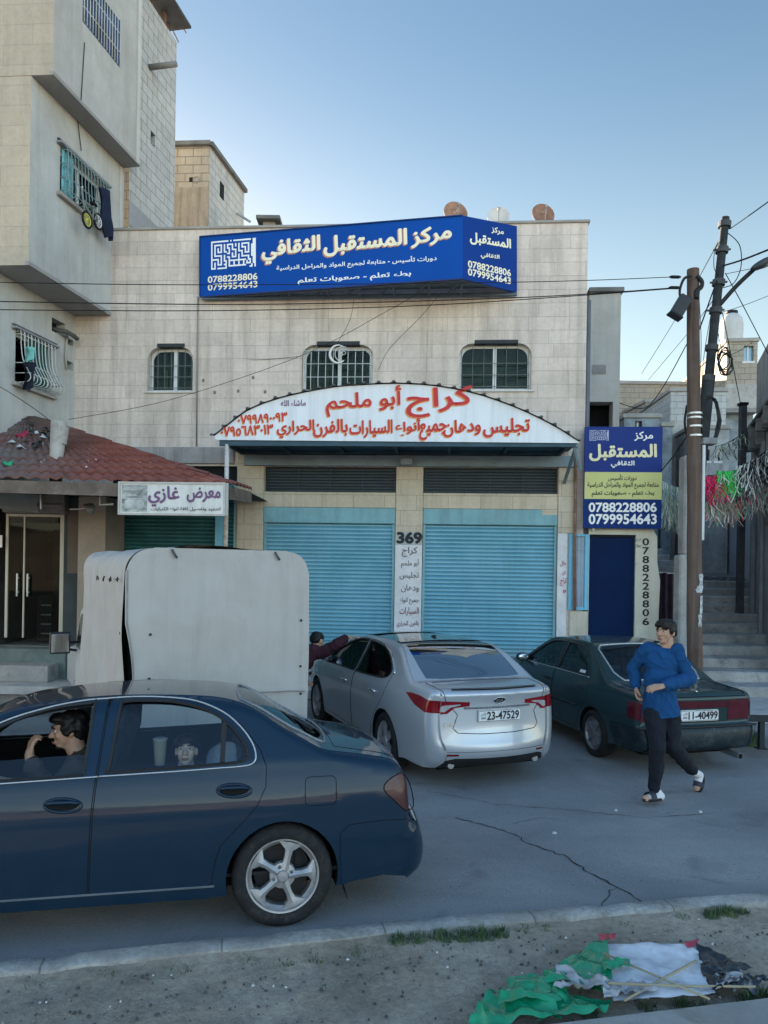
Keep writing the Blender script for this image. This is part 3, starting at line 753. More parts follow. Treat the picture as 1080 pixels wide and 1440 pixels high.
MB().bar((sx0+.3, .06, sz0+.2), (sx0+.3, .20, sz0+.2), .04, .04).bar((sx1-.3, .06, sz0+.2), (sx1-.3, .45, sz0+.2), .04, .04).bar((sx0+.3, .06, sz1-.3), (sx0+.3, .45, sz1-.3), .04, .04).bar((sx0+.2, .07, sz0-.05), (sx0+.2, .07, sz1), .04, .03).build('bracket', M_steel, ss, SGN.M)
def kufi(mb, BL, BR, TL):
    """square interlaced emblem drawn with bars on a grid"""
    BL, BR, TL = Vector(BL), Vector(BR), Vector(TL)
    rows = ["###########.#.###########.##", "#.........................##", "#.#####.#.####.#.#.#####..##", "#.#...#.#.#..#.#.#.#...#.###", "#.#.#.#.#.##.#...#.###.#.###",
            "#.#.#.#.#..#.###.#...#.#.###", "#.#.###.##.#...#.###.#.#.###", "#.#.......##.#.#...#.###.###", "#.#####.#....#.#.#.#.....###", "#.....#.#.##.###.#.#####.###",
            "#####.#.#..#.....#.....#..##", "#...#.#.##.###########.##.##", "#.#.#.#..#.#..#..#..#.#.#.##", "#.#.###.##.#..#..#..#.###.##", "#.#......#.###########...#.#", "###.######..............##.#"]
    nr, nc = len(rows), len(rows[0])
    for r, row in enumerate(rows):
        c = 0
        while c < nc:
            if row[c] == '#':
                e = c
                while e < nc and row[e] == '#': e += 1
                p = lambda cc, rr: BL + (BR-BL)*(cc/nc) + (TL-BL)*(1-rr/nr) + Vector((0, -.004, 0))
                mb.add([p(c, r+.86), p(e-.1, r+.86), p(e-.1, r), p(c, r)], [(0, 1, 2, 3)]); c = e
            else: c += 1
    for r in range(nr-1):
        for c in range(nc):
            if rows[r][c] == '#' and rows[r+1][c] == '#':
                p = lambda cc, rr: BL + (BR-BL)*(cc/nc) + (TL-BL)*(1-rr/nr) + Vector((0, -.0042, 0))
                mb.add([p(c, r+1.02), p(c+.88, r+1.02), p(c+.88, r+.8), p(c, r+.8)], [(0, 1, 2, 3)])
def sline(s_, x0, x1, y0, y1, mt, bold=0.0, name='lettering'):
    a, b, c = S(x0, y1), S(x1, y1), S(x0, y0); mb = MB()
    put_text(mb, s_, (a[0], -.004, a[1]), (b[0], -.004, b[1]), (c[0], -.004, c[1]), bold=bold)
    mb.build(name, mt, ss, SGN.M, fixn=False)
sline('مركز', 892, 918, 607, 620, M_swhite, .02)
sline('المستقبل', 829, 923, 625, 648, M_scream, .03)
sline('الثقافي', 859, 892, 648, 658, M_swhite, .02)
sline('دورات تأسيس', 855, 895, 667, 677, M_sdark, .01)
sline('متابعة لجميع المواد والمراحل الدراسية', 826, 926, 678, 688, M_sdark, .01)
sline('بطء تعلم - صعوبات تعلم', 832, 920, 690, 699, M_sdark, .015)
sline('0788228806', 828, 923, 707, 720, M_swhite, .02)
sline('0799954643', 828, 923, 723, 737, M_swhite, .02)
mb = MB(); a, b, c = S(829, 620), S(856, 620), S(829, 605); kufi(mb, (a[0], -.003, a[1]), (b[0], -.003, b[1]), (c[0], -.003, c[1]))
mb.build('emblem', mat('emblem_pale', (.45, .48, .62), .5), ss, SGN.M, fixn=False)

# ================================================================ big blue billboard across the upper wall
bb_pts = {}
def bbp(px, py, d): q = FR.px(px, py, d); return Vector((q.x, d, q.z))
A0, A1 = bbp(281, 417, -.12), bbp(281, 333, -.12)          # left end
B0, B1 = bbp(650.5, 392, -.95), bbp(650.5, 303, -.95)      # outer corner
C0, C1 = bbp(727, 411, -.12), bbp(727, 318, -.12)          # right end
bb = frame_thing('billboard', 'long blue three sided course centre billboard with white lettering on the upper stone wall', 'billboard', FR, (A0.x+C0.x)/2, -.12, A0.z)
M_bill = mat('billboard_blue', (.0, .062, .33), .5, .10, .7, .02, 30, spec=.12)
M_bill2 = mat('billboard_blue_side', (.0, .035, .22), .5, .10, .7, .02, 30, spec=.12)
def slab(q, th, name, mt):
    n_ = (q[1]-q[0]).cross(q[3]-q[0]).normalized()
    if n_.y < 0: n_ = -n_
    mb = MB(); mb.add(list(q) + [v + n_*th for v in q], [(0,1,2,3),(7,6,5,4),(0,4,5,1),(1,5,6,2),(2,6,7,3),(3,7,4,0)])
    return mb.build(name, mt, bb, FR.M)
slab((A0, B0, B1, A1), .05, 'front_panel', M_bill); slab((B0, C0, C1, B1), .05, 'side_panel', M_bill2)
# frame under and behind
mb = MB()
mb.bar(A0+Vector((.05, .02, -.03)), C0+Vector((0, .02, -.03)), .06, .06); mb.bar(A0+Vector((.1, .06, -.0)), B0+Vector((0, .08, .02)), .05, .05); mb.bar(B0+Vector((0, .08, .02)), C0+Vector((-.02, .05, .03)), .05, .05)
for f in (.35, .5, .62, .75, .88, 1.0):
    p = A0.lerp(B0, f) + Vector((0, .06, .02)); q_ = Vector((p.x, -.06, A0.z-.02))
    mb.bar(p, q_, .035, .035); mb.bar(p, Vector((p.x-.28, -.06, A0.z-.0)), .025, .025)
mb.bar(B1+Vector((0, .05, -.05)), Vector((B1.x, -.02, B1.z-.05)), .05, .05)
mb.build('support_frame', mat('frame_blue_grey', (.10, .14, .18), .6), bb, FR.M)
mb = MB(); mb.add([A0+Vector((0, .05, .10)), B0+Vector((0, .09, .12)), C0+Vector((0, .04, .10))], [(0, 1, 2)])
mb.build('backing_sheet', mat('backing_grey', (.20, .24, .26), .8), bb, FR.M)
MB().bar(A0+Vector((0, -.006, -.01)), B0+Vector((0, -.006, -.0)), .03, .022).bar(A1+Vector((0, -.006, .0)), B1+Vector((0, -.006, .0)), .03, .02).bar(A0+Vector((0, -.004, 0)), A1+Vector((0, -.004, 0)), .02, .03).build('edge_trim', mat('trim_navy', (.006, .03, .15), .4), bb, FR.M)
def bline(plane, s_, bl, br, tl, mt, bold=0.0, lift=.004, name='lettering'):
    q0, q1, q3 = plane; n_ = (q1-q0).cross(q3-q0).normalized()
    if n_.y > 0: n_ = -n_
    Mw = FR.M; nw = Mw.to_3x3() @ n_; p0 = Mw @ q0
    pts = [FR.I @ on_plane(x, y, p0, nw) for x, y in (bl, br, tl)]
    mb = MB()
    if s_ == 'KUFI': kufi(mb, *pts)
    else: put_text(mb, s_, *pts, lift=n_*lift, bold=bold)
    mb.build(name, mt, bb, FR.M, fixn=False)
F_ = (A0, B0, A1); G_ = (B0, C0, B1)
M_bcream = mat('bill_cream', (.84, .78, .58), .5, .04, 3, 0); M_bwhite = mat('bill_white', (.82, .84, .84), .5, .04, 3, 0)
M_bred = mat('bill_brick', (.46, .20, .14), .5, .05, 3, 0)
for s_, bl, br, tl in (('مركز', (579, 349), (635, 340), (578, 324)), ('المستقبل', (456, 361), (572, 350), (456, 333)), ('الثقافي', (369, 372), (450, 362), (369, 341))):
    o_ = 1.6
    bline(F_, s_, (bl[0]-o_, bl[1]+o_), (br[0]-o_, br[1]+o_), (tl[0]-o_, tl[1]+o_), M_bred, .035, .003, 'lettering_shadow')
    bline(F_, s_, bl, br, tl, M_bcream, .03, .006)
bline(F_, 'دورات تأسيس - متابعة لجميع المواد والمراحل الدراسية', (389, 383), (614, 369), (389, 372.5), M_bwhite, .012)
bline(F_, 'بطء تعلم - صعوبات تعلم', (419, 401), (578, 391), (419, 391), M_bwhite, .015)
bline(F_, '0788228806', (292.5, 398), (362, 393), (292.5, 389), M_bcream, .015)
bline(F_, '0799954643', (292.5, 409), (362, 404), (292.5, 400), M_bcream, .015)
bline(F_, 'KUFI', (297, 380), (360, 375), (297, 340), M_bwhite, name='emblem')
bline(G_, 'مركز', (691, 328), (708, 332), (691, 318), M_bcream, .02)
bline(G_, 'المستقبل', (661, 343), (718, 353), (661, 326), M_bcream, .03)
bline(G_, 'الثقافي', (676, 363.5), (702, 367), (676, 355), M_bcream, .02)
bline(G_, '0788228806', (658, 376), (718, 389), (658, 366), M_bcream, .015)
bline(G_, '0799954643', (658, 387), (718, 400), (658, 377), M_bcream, .015)

# ================================================================ arched garage canopy
CN = Frame(FR.M @ Vector((0, -1.30, 0)), FA)
Cc = lambda x, y: (lambda q: (q.x, q.z))(CN.px(x, y))
arch_px = [(300, 614), (311, 606), (330, 591), (350, 577), (382, 564), (420, 554), (470, 545), (515, 541.5), (560, 540), (610, 543), (660, 552), (700, 564), (740, 580), (780, 600), (815, 622)]
arch = [Cc(*p) for p in arch_px]
def smooth_line(pts, k=6):
    r = []
    for i in range(len(pts)-1):
        p0, p1, p2, p3 = pts[max(i-1, 0)], pts[i], pts[i+1], pts[min(i+2, len(pts)-1)]
        for j in range(k):
            t_ = j/k
            r.append(tuple(.5*((2*p1[c]) + (-p0[c]+p2[c])*t_ + (2*p0[c]-5*p1[c]+4*p2[c]-p3[c])*t_*t_ + (-p0[c]+3*p1[c]-3*p2[c]+p3[c])*t_**3) for c in range(len(p1))))
    r.append(tuple(pts[-1])); return r
archs = smooth_line(arch, 5)
bl, br = Cc(304, 618.5), Cc(813, 623)
cn = frame_thing('arched_canopy', 'white arched canopy over the garage doors with hand painted red lettering', 'canopy', CN, 0, 0, bl[1])
M_fasc = mat('canopy_white', (.70, .72, .75), .55, .06, 1.2, .05, streak=.25)
MB().prism([bl, br] + archs[::-1], .0, .03).build('fascia', M_fasc, cn, CN.M)
M_sheet = mat('corrugated_sheet', (.10, .11, .115), .6, .2, 4, .2)
mb = MB(); cor = []
L_ = [0]
for a, b in zip(archs, archs[1:]): L_.append(L_[-1] + math.dist(a, b))
def along(s_):
    for i in range(len(archs)-1):
        if s_ <= L_[i+1] or i == len(archs)-2:
            f = (s_-L_[i])/(L_[i+1]-L_[i]); a, b = archs[i], archs[i+1]; t_ = Vector((b[0]-a[0], b[1]-a[1])).normalized()
            return a[0]+(b[0]-a[0])*f, a[1]+(b[1]-a[1])*f, -t_.y, t_.x
tot = L_[-1]; nw = 26; prof = []
for k in range(nw*8+1):
    x, z, nx, nz = along(tot*k/(nw*8)); h = .012 + .030*max(0, math.cos(2*math.pi*k/8))**3
    prof.append((x+nx*h, z+nz*h))
vs = [(x, y, z) for y in (-.06, 1.28) for x, z in prof]; k = len(prof)
mb.add(vs, [(i, i+1, k+i+1, k+i) for i in range(k-1)])
for k2 in range(nw): 
    x, z, nx, nz = along(tot*k2/nw + .001); mb.ball((x+nx*.035, -.05, z+nz*.035), (.035, .03, .022), 8, 5)
mb.build('roof_sheet', M_sheet, cn, CN.M, fixn=False)
# underside frame
zb = (bl[1]+br[1])/2
mb = MB()
mb.box((bl[0]+.05, .031, bl[1]-.10), (br[0]-.03, .09, bl[1]+.0)); mb.box((bl[0]+.10, 1.18, zb-.05), (br[0]-.1, 1.27, zb+.03))
for f in (.0, .16, .33, .5, .66, .83, 1.0):
    x = bl[0]+.12+(br[0]-bl[0]-.24)*f; mb.box((x-.03, .092, zb-.04), (x+.03, 1.178, zb+.02))
mb.build('underside_frame', M_dkblue, cn, CN.M, bevel=.004)
MB().box((bl[0]+.1, .1, zb+.024), (br[0]-.1, 1.25, zb+.04)).build('ceiling', mat('ceiling_dark_blue', (.05, .10, .135), .6, .2), cn, CN.M)
MB().box((P(345, 650)[0], 1.20, P(500, 656)[1]), (P(806, 650)[0], 1.28, P(500, 641)[1])).build('wall_beam', M_bluegrey, cn, CN.M, bevel=.006)
MB().bar((br[0]-.06, .06, br[1]-.02), (br[0]+.10, .30, br[1]-.42), .05, .05).bar((br[0]-.02, .05, br[1]-.03), (br[0]-.02, 1.25, br[1]-.55), .05, .05).build('brace', M_bluegrey, cn, CN.M)
mb = MB()
mb.tube([(Cc(318, 624)[0], .06, Cc(318, 624)[1]), (Cc(317, 700)[0], .06, Cc(317, 700)[1]), (Cc(316, 762)[0], .06, Cc(316, 762)[1]), (Cc(316, 800)[0], .06, .1)], .042, 10)
mb.build('post', mat('chipped_white_post', (.52, .50, .48), .6, .15, 4, .1, dirt=(.26, .13, .08), dirt_amt=.9), cn, CN.M, smooth=True)
M_red = mat('sign_red', (.50, .03, .035), .5, .06, 3, 0); M_or = mat('sign_orange', (.70, .24, .06), .5, .06, 3, 0); M_purp = mat('sign_purple', (.16, .05, .16), .5, .06, 3, 0)
def cline(s_, x0, x1, yl, yr, h, m1=M_red, m2=M_or, b1=.0, b2=.030):
    a, b, c = Cc(x0, yl), Cc(x1, yr), Cc(x0, yl-h)
    if m2:
        mb = MB(); a2 = (a[0]-.012, a[1]-.014); put_text(mb, s_, (a2[0], -.003, a2[1]), (b[0]-.012, -.003, b[1]-.014), (c[0]-.012, -.003, c[1]-.014), bold=b2); mb.build('lettering_edge', m2, cn, CN.M, fixn=False)
    mb = MB(); put_text(mb, s_, (a[0], -.006, a[1]), (b[0], -.006, b[1]), (c[0], -.006, c[1]), bold=b1); mb.build('lettering', m1, cn, CN.M, fixn=False)
cline('كراج', 572, 664, 588, 582, 40, b1=.010)
cline('أبو ملحم', 459, 564, 586, 580, 38, b1=.010)
cline('تجليس', 680, 745, 615, 612, 25, b1=.014)
cline('ودهان', 624, 676, 615, 611, 23, b1=.014)
cline('جميع', 590, 628, 619, 616, 23, b1=.014)
cline('أنواع', 556, 591, 614, 612, 24, b1=.014)
cline('السيارات', 492, 552, 616, 614, 24, b1=.014)
cline('بالفرن', 441, 489, 615, 613, 24, b1=.014)
cline('الحراري', 390, 442, 616, 613, 23, b1=.014)
cline('٠٧٩٩٨٩٠٠٩٣', 335, 404, 597, 592, 13, b1=.012)
cline('٠٧٩٥٦٨٣٠١٣', 311, 384, 614, 610, 14, b1=.012)
cline('ماشاء الله', 395, 430, 572, 571, 9, M_purp, None, .005)
# ================================================================ left apartment building
LD = Vector(((735-540)/FPX, 1, 0)).normalized()            # the direction its right-hand wall runs
LANG = math.atan2(LD.y, LD.x)                              # local x runs away from the camera along the wall
def left_frame(px, py, off=0.0):                            # wall plane through the facade at picture point px,py
    q = FR.M @ FR.px(px, py); q.z = 0
    return Frame(q, LANG)
LA, LB, LC = left_frame(105, 520), left_frame(156, 400), left_frame(181, 400)
# local frame: x along the wall (0 at the facade, negative towards the camera), y to the left (into the building)
def wp(F, x, y, d=0.0): q = F.px(x, y, d); return (q.x, q.z)
M_plast = mat('grey_plaster', (.46, .455, .43), .92, .16, .7, .5, 26, streak=.22, dirt=(.36, .34, .30), dirt_amt=.5)
M_plasty = mat('beige_render', (.50, .43, .32), .92, .16, .8, .45, 22, streak=.25, dirt=(.40, .35, .27), dirt_amt=.4)
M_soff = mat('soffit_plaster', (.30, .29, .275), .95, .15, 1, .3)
xBn = wp(LB, 42, 250)[0]; xCn = wp(LC, 75, 60)[0]
zBs = wp(LB, 160, 447)[1]; zCs = wp(LC, 181, 218)[1]
lb = thing('apartment_building', 'tall grey plaster apartment house with overhanging upper floors and barred windows', 'building', LA.M.translation, LANG)
winA = [wp(LA, 22, 466), wp(LA, 71, 487), wp(LA, 71, 556), wp(LA, 22, 538)]
def rect(ps): xs = [p[0] for p in ps]; zs = [p[1] for p in ps]; return [(min(xs), (zs[0]*0+sorted(zs)[0]+sorted(zs)[1])/2), (max(xs), (sorted(zs)[0]+sorted(zs)[1])/2), (max(xs), (sorted(zs)[2]+sorted(zs)[3])/2), (min(xs), (sorted(zs)[2]+sorted(zs)[3])/2)]
wA = rect(winA); wB = rect([wp(LB, 85, 212), wp(LB, 145, 256), wp(LB, 145, 322), wp(LB, 84, 272)]); wC = rect([wp(LC, 117, -36), wp(LC, 168, 24), wp(LC, 168, 94), wp(LC, 117, 32)])
holesA = [rect([wp(LA, 95, 477), wp(LA, 103, 478), wp(LA, 103, 486), wp(LA, 95, 486)]), rect([wp(LA, 94, 508), wp(LA, 103, 509), wp(LA, 103, 521), wp(LA, 94, 520)]), rect([wp(LA, 73, 447), wp(LA, 92, 455), wp(LA, 92, 470), wp(LA, 73, 470)])]
BK = 7.0
mb = MB(); x0 = -4.2
wall_holes(mb, [(x0, 3.1), (.4, 3.1), (.4, zBs), (x0, zBs)], [wA] + holesA, 0, .22)
mb.add([(x0, 0, 3.1), (x0, BK, 3.1), (x0, BK, zBs), (x0, 0, zBs)], [(0, 1, 2, 3)])
mb.build('lower_wall', M_plast, lb, LA.M, fixn=False)
mb = MB(); wall_holes(mb, [(xBn, zBs), (.35, zBs), (.35, zCs), (xBn, zCs)], [wB], 0, .22)
mb.build('middle_wall', M_plast, lb, LB.M, fixn=False)
zTop = 17.5
mb = MB(); wall_holes(mb, [(xCn, zCs), (.30, zCs), (.30, zTop), (xCn, zTop)], [wC], 0, .22)
mb.add([(.30, 0, zCs), (.30, BK, zCs), (.30, BK, zTop), (.30, 0, zTop)], [(0, 1, 2, 3)])
mb.add([(xCn, 0, zTop), (.3, 0, zTop), (.3, BK, zTop), (xCn, BK, zTop)], [(0, 1, 2, 3)])
mb.build('upper_wall', M_plast, lb, LC.M, fixn=False)
FNT = FA - LANG                                             # front faces turn to face the street
def front(F, xn, z0, z1, name, mt, slots=()):
    M_ = F.M @ Matrix.Translation((xn, 0, 0)) @ Matrix.Rotation(FNT, 4, 'Z')     # local x to the right along the street; 0 at the corner
    mb = MB(); mb.add([(-BK, 0, z0), (0, 0, z0), (0, 0, z1), (-BK, 0, z1)], [(0, 1, 2, 3)])
    return mb.build(name, mt, lb, M_, fixn=False)
M_fstone = masonry('left_front_stone', (.46, .395, .305), (.42, .36, .28), (.35, .30, .235), .9, .34, .004, 'box', .2, dirt=(.42, .36, .27), dirt_amt=.4)
front(LB, xBn, zBs, zCs, 'middle_front', M_fstone); front(LC, xCn, zCs, zTop, 'upper_front', M_fstone)
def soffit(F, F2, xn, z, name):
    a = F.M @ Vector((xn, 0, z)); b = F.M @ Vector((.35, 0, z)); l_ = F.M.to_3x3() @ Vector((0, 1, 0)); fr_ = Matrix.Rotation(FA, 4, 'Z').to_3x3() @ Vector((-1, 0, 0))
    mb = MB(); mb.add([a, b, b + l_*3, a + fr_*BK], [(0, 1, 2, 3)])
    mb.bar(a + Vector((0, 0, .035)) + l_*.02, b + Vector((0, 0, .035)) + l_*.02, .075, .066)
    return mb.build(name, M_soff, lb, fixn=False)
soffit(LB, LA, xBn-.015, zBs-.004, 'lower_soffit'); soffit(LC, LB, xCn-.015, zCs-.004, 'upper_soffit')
# pale corner strips
MB().box((.26, -.02, zBs+.02), (.40, -.001, zCs-.02)).build('corner_strip', mat('corner_render', (.52, .51, .48), .9, .1, 1.5, .3), lb, LB.M)
MB().box((.19, -.02, zCs+.02), (.31, -.001, zTop-.01)).build('corner_strip', mat('corner_render', (.52, .51, .48)), lb, LC.M)
M_pvc = mat('pvc_pipe', (.42, .40, .37), .6, .15, 4, .05)
def left_window(F, rc, kind):
    x0, x1 = rc[0][0], rc[1][0]; z0, z1 = rc[0][1], rc[2][1]
    fr = MB()
    for a, b in (((x0, .10, z0), (x0+.06, .16, z1)), ((x1-.06, .10, z0), (x1, .16, z1)), ((x0+.06, .10, z0), (x1-.06, .16, z0+.06)), ((x0+.06, .10, z1-.06), (x1-.06, .16, z1)), (((x0+x1)/2-.03, .10, z0+.06), ((x0+x1)/2+.03, .16, z1-.06))): fr.box(a, b)
    o = fr.build('window', M_alu, lb, F.M)
    MB().box((x0+.06, .125, z0+.06), (x1-.06, .130, z1-.06)).build('pane', glass('window_glass'), o, F.M)
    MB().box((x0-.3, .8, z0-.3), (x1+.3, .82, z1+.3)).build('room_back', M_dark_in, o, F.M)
    if kind != 'C':
        MB().box((x0-.10, -.09, z0-.07), (x1+.10, .09, z0-.003)).build('sill', M_cap, o, F.M, bevel=.008)
        MB().box((x0-.12, -.11, z1+.01), (x1+.12, -.003, z1+.05)).box((x0-.12, -.06, z1+.085), (x1+.12, -.003, z1+.105)).build('lintel', mat('lintel_grey', (.25, .26, .27), .7), o, F.M, bevel=.006)
        c = mat('net_green', (.022, .10, .085), .9, .25, 6, .1)
        mb = MB(); fx0, fx1 = (.30, .80) if kind == 'A' else (.0, .22)
        mb.grid(lambda u, v: Vector((x0+(x1-x0)*(fx0+(fx1-fx0)*u), -.03-.05*v*0-.03*abs(math.sin(u*14)), z1-.06-(z1-z0-.05)*v)), 24, 4)
        mb.build('curtain', c if kind == 'A' else mat('curtain_aqua', (.14, .33, .36), .9, .5, 14), o, F.M, smooth=True)
    g = MB(); nb = 15 if kind == 'A' else 13
    H_ = z1-z0
    for i in range(nb+1):
        x = x0+.02+(x1-x0-.04)*i/nb
        pr = [(0, .02), (-.09, .0), (-.10, .25), (-.14, .55), (-.26, .80), (-.30, .90), (-.24, .985), (.0, 1.0)] if kind == 'A' else [(0, .02), (-.13, .03), (-.15, .5), (-.17, .93), (0, .98)] if kind == 'B' else [(-.02, 0), (-.02, 1)]
        pts = smooth_line([(x + (.03*math.sin(i*2.1) if kind == 'A' else 0), d_, z1-H_*f) for d_, f in pr], 3) if kind != 'C' else [(x, d_, z1-H_*f) for d_, f in pr]
        g.tube(pts, .009, 5)
    levs = ((.06, -.095), (.62, -.17), (.82, -.275)) if kind == 'A' else ((.06, -.135), (.35, -.145), (.65, -.16), (.93, -.172)) if kind == 'B' else ((.3, -.02), (.7, -.02))
    for f, d_ in levs: g.tube([(x0, 0, z1-H_*f), (x0+.02, d_, z1-H_*f), (x1-.02, d_, z1-H_*f), (x1, 0, z1-H_*f)], .009, 5)
    g.build('grille', mat('grille_white', (.40, .41, .39)) if kind != 'B' else mat('grille_greenish', (.20, .28, .28), .6), o, F.M, smooth=True)
    if kind == 'C':
        mb = MB(); mb.grid(lambda u, v: Vector((x0+(x1-x0)*u, .03+.04*math.sin(u*11), z0+(z1-z0)*v)), 20, 3)
        mb.build('curtain', mat('curtain_denim', (.06, .10, .19), .9, .5, 3), o, F.M, smooth=True)
    return o
left_window(LA, wA, 'A'); left_window(LB, wB, 'B'); left_window(LC, wC, 'C')
mb = MB()
for h in holesA: mb.box((h[0][0]-.02, .20, h[0][1]-.02), (h[1][0]+.02, .24, h[2][1]+.02))
mb.build('hole_back', M_dark_in, lb, LA.M)
q = wp(LA, 80, 458)
MB().tube([(q[0]-.05, .15, q[1]-.06), (q[0]+.08, -.16, q[1]-.10), (q[0]+.30, -.18, q[1]-.12), (q[0]+.42, -.16, q[1]-.13)], .045, 10).build('vent_pipe', mat('vent_pipe_dark', (.10, .095, .09), .7, .3, 6), lb, LA.M, smooth=True)
MB().tube([(wp(LA, 93, 470)[0], -.03, wp(LA, 93, 470)[1]), (wp(LA, 90, 500)[0], -.03, wp(LA, 90, 500)[1]), (wp(LA, 92, 520)[0], -.03, wp(LA, 92, 520)[1])], .02, 8).build('drain_pipe', M_pvc, lb, LA.M, smooth=True)
q = wp(LC, 120, 40)
MB().tube([LC.M @ Vector((wp(LC, 118, 60)[0], -.015, wp(LC, 118, 60)[1])), LC.M @ Vector((wp(LC, 113, 140)[0], -.015, wp(LC, 113, 140)[1])), LB.M @ Vector((wp(LB, 108, 170)[0], -.02, wp(LB, 108, 170)[1])), LB.M @ Vector((wp(LB, 113, 212)[0], -.02, wp(LB, 113, 212)[1]))], .008, 5).build('loose_wire', M_blackp, lb)

# things hung on the barred windows
def cloth_on(F, name, label, cat, px0, px1, py0, py1, d, mt, taper=1.0, seed=0, skew=0.0):
    a, b = wp(F, px0, py0, d), wp(F, px1, py1, d)
    cx = (a[0]+b[0])/2
    t_ = thing(name, label, cat, F.M @ Vector((cx, d, min(a[1], b[1]))), F.ang)
    W_ = abs(b[0]-a[0]); z1, z0 = max(a[1], b[1]), min(a[1], b[1])
    mb = MB()
    def fn(u, v, s):
        wv = W_*(1-(1-taper)*v)*(.75+.25*math.sin(v*7+seed)); x = cx + skew*v + (u-.5)*wv
        y = d - .02 - .05*math.sin(u*9+seed+v*2) - .05*math.sin(math.pi*u) + s
        return Vector((x, y, z1-(z1-z0)*v - .03*math.sin(u*6+seed)))
    mb.grid(lambda u, v: fn(u, v, 0), 14, 18); mb.grid(lambda u, v: fn(u, v, .03), 14, 18)
    mb.build('cloth', mt, t_, F.M, smooth=True, fixn=False)
    return t_
M_blackcl = mat('black_cloth', (.012, .016, .028), .9, .3, 8, .3, 60)
cloth_on(LA, 'hanging_garment', 'black garment hanging from the bars of the lower left window', 'garment', 29, 47, 507, 551, -.20, M_blackcl, .55, 1)
cloth_on(LA, 'hanging_towel', 'pale turquoise cloth hung at the top of the lower left window', 'cloth', 35, 45, 488, 510, -.17, mat('turquoise_cloth', (.20, .50, .46), .9), .4, 2)
t_ = cloth_on(LB, 'hanging_coat', 'long dark navy cloth slung over the right end of the middle barred window', 'cloth', 136, 155, 260, 338, -.26, mat('navy_cloth', (.014, .022, .05), .9, .3, 6, .3, 40), .35, 3, .18)
# small bicycle hooked on the bars
bq = wp(LB, 122, 298, -.26); t_ = thing('childs_bicycle', "child's bicycle with yellow wheel hung outside the middle barred window", 'bicycle', LB.M @ Vector((bq[0], -.26, bq[1])), LANG)
BM = LB.M @ Matrix.Translation((bq[0], -.26, bq[1]))
def ring(mb, c, r, w_, n=24, tilt=0): mb.tube([(c[0]+r*math.cos(2*math.pi*i/n), c[1]+tilt*math.sin(2*math.pi*i/n), c[2]+r*math.sin(2*math.pi*i/n)) for i in range(n)], w_, 6, closed=True)
M_yel = mat('rim_yellow', (.55, .52, .12), .5); M_tyre0 = mat('rubber_black', (.014, .015, .016), .85, .2, 20, .2)
for c, mt in (((-.02, -.02, -.16), M_yel), ((.42, .03, .02), M_alu)):
    mb = MB(); ring(mb, c, .135, .022); wv = mb.build('wheel', M_tyre0, t_, BM, smooth=True)
    mb = MB(); ring(mb, c, .108, .012); mb.ball(c, .03)
    for i in range(8): mb.tube([c, (c[0]+.108*math.cos(i*.785), c[1], c[2]+.108*math.sin(i*.785))], .008, 5)
    mb.build('rim', mt, wv, BM, smooth=True)
mb = MB(); mb.tube([(-.02, 0, -.16), (-.12, 0, .16), (-.16, 0, .30)], .016); mb.tube([(-.11, 0, .12), (.2, 0, -.02), (.42, .03, .02)], .016); mb.tube([(.2, 0, -.02), (.22, 0, .22)], .016); mb.tube([(-.1, 0, .16), (.22, 0, .17)], .016); mb.tube([(.22, 0, .2), (.42, .03, .02)], .012)
mb.build('frame', mat('bike_frame_grey', (.20, .23, .22), .5), t_, BM, smooth=True)
mb = MB(); mb.tube([(-.30, -.10, .30), (-.16, 0, .32), (-.05, .08, .31)], .014); mb.build('handlebar', M_alu, t_, BM, smooth=True)
mb = MB(); mb.ball((.22, 0, .25), (.11, .05, .03)); mb.build('saddle', M_tyre0, t_, BM, smooth=True)

# ================================================================ rough block houses behind
M_block = masonry('grey_block', (.50, .50, .485), (.44, .44, .425), (.27, .27, .26), .42, .215, .012, 'box', .3, dirt=(.36, .36, .35), dirt_amt=.4, dep=.012)
M_blocky = masonry('warm_block', (.42, .37, .29), (.37, .325, .26), (.22, .20, .165), .42, .215, .014, 'box', .3, dirt=(.30, .27, .22), dirt_amt=.5, dep=.012)
q = left_frame(167, 330); blk = thing('block_wall_house', 'unplastered grey concrete block house with tin roof joined to the apartment house', 'house', q.M.translation, LANG)
xe = 2.35; zt = wp(q, 236, 40, 0)[1]
hole1 = rect([wp(q, 212, 183), wp(q, 218, 190), wp(q, 218, 208), wp(q, 212, 203)])
mb = MB(); wall_holes(mb, [(.36, 0), (xe, 0), (xe, zt), (1.0, zt), (1.0, zt+1.6), (.36, zt+1.6)], [hole1], 0, .2)
mb.add([(xe, 0, 0), (xe, 5, 0), (xe, 5, zt), (xe, 0, zt)], [(0, 1, 2, 3)])
mb.add([(.36, 0, zt), (xe, 0, zt), (xe, 5, zt), (.36, 5, zt)], [(0, 1, 2, 3)])
mb.build('wall', M_block, blk, q.M, fixn=False)
MB().box((hole1[0][0]-.1, .19, hole1[0][1]-.1), (hole1[1][0]+.1, .21, hole1[2][1]+.1)).build('window', M_dark_in, blk, q.M)
MB().box((.36, -.02, zBs+2.0), (xe-.05, -.004, zBs+2.5)).build('cement_band', mat('cement_band', (.30, .31, .32), .9, .2, 1, .3), blk, q.M)
mb = MB()
for i, x in enumerate((1.05, 1.45, 1.85, 2.2)): mb.box((x, .05+.1*(i % 2), zt), (x+.09, .14+.1*(i % 2), zt+.36))
mb.build('post', mat('brown_post', (.15, .09, .08), .8, .3, 6), blk, q.M)
MB().box((.9, -.30, zt+.365), (xe+.12, 2.5, zt+.42)).build('roof_sheet', mat('tin_roof_dark', (.07, .08, .085), .6, .3, 4, .2), blk, q.M)
mb = MB()
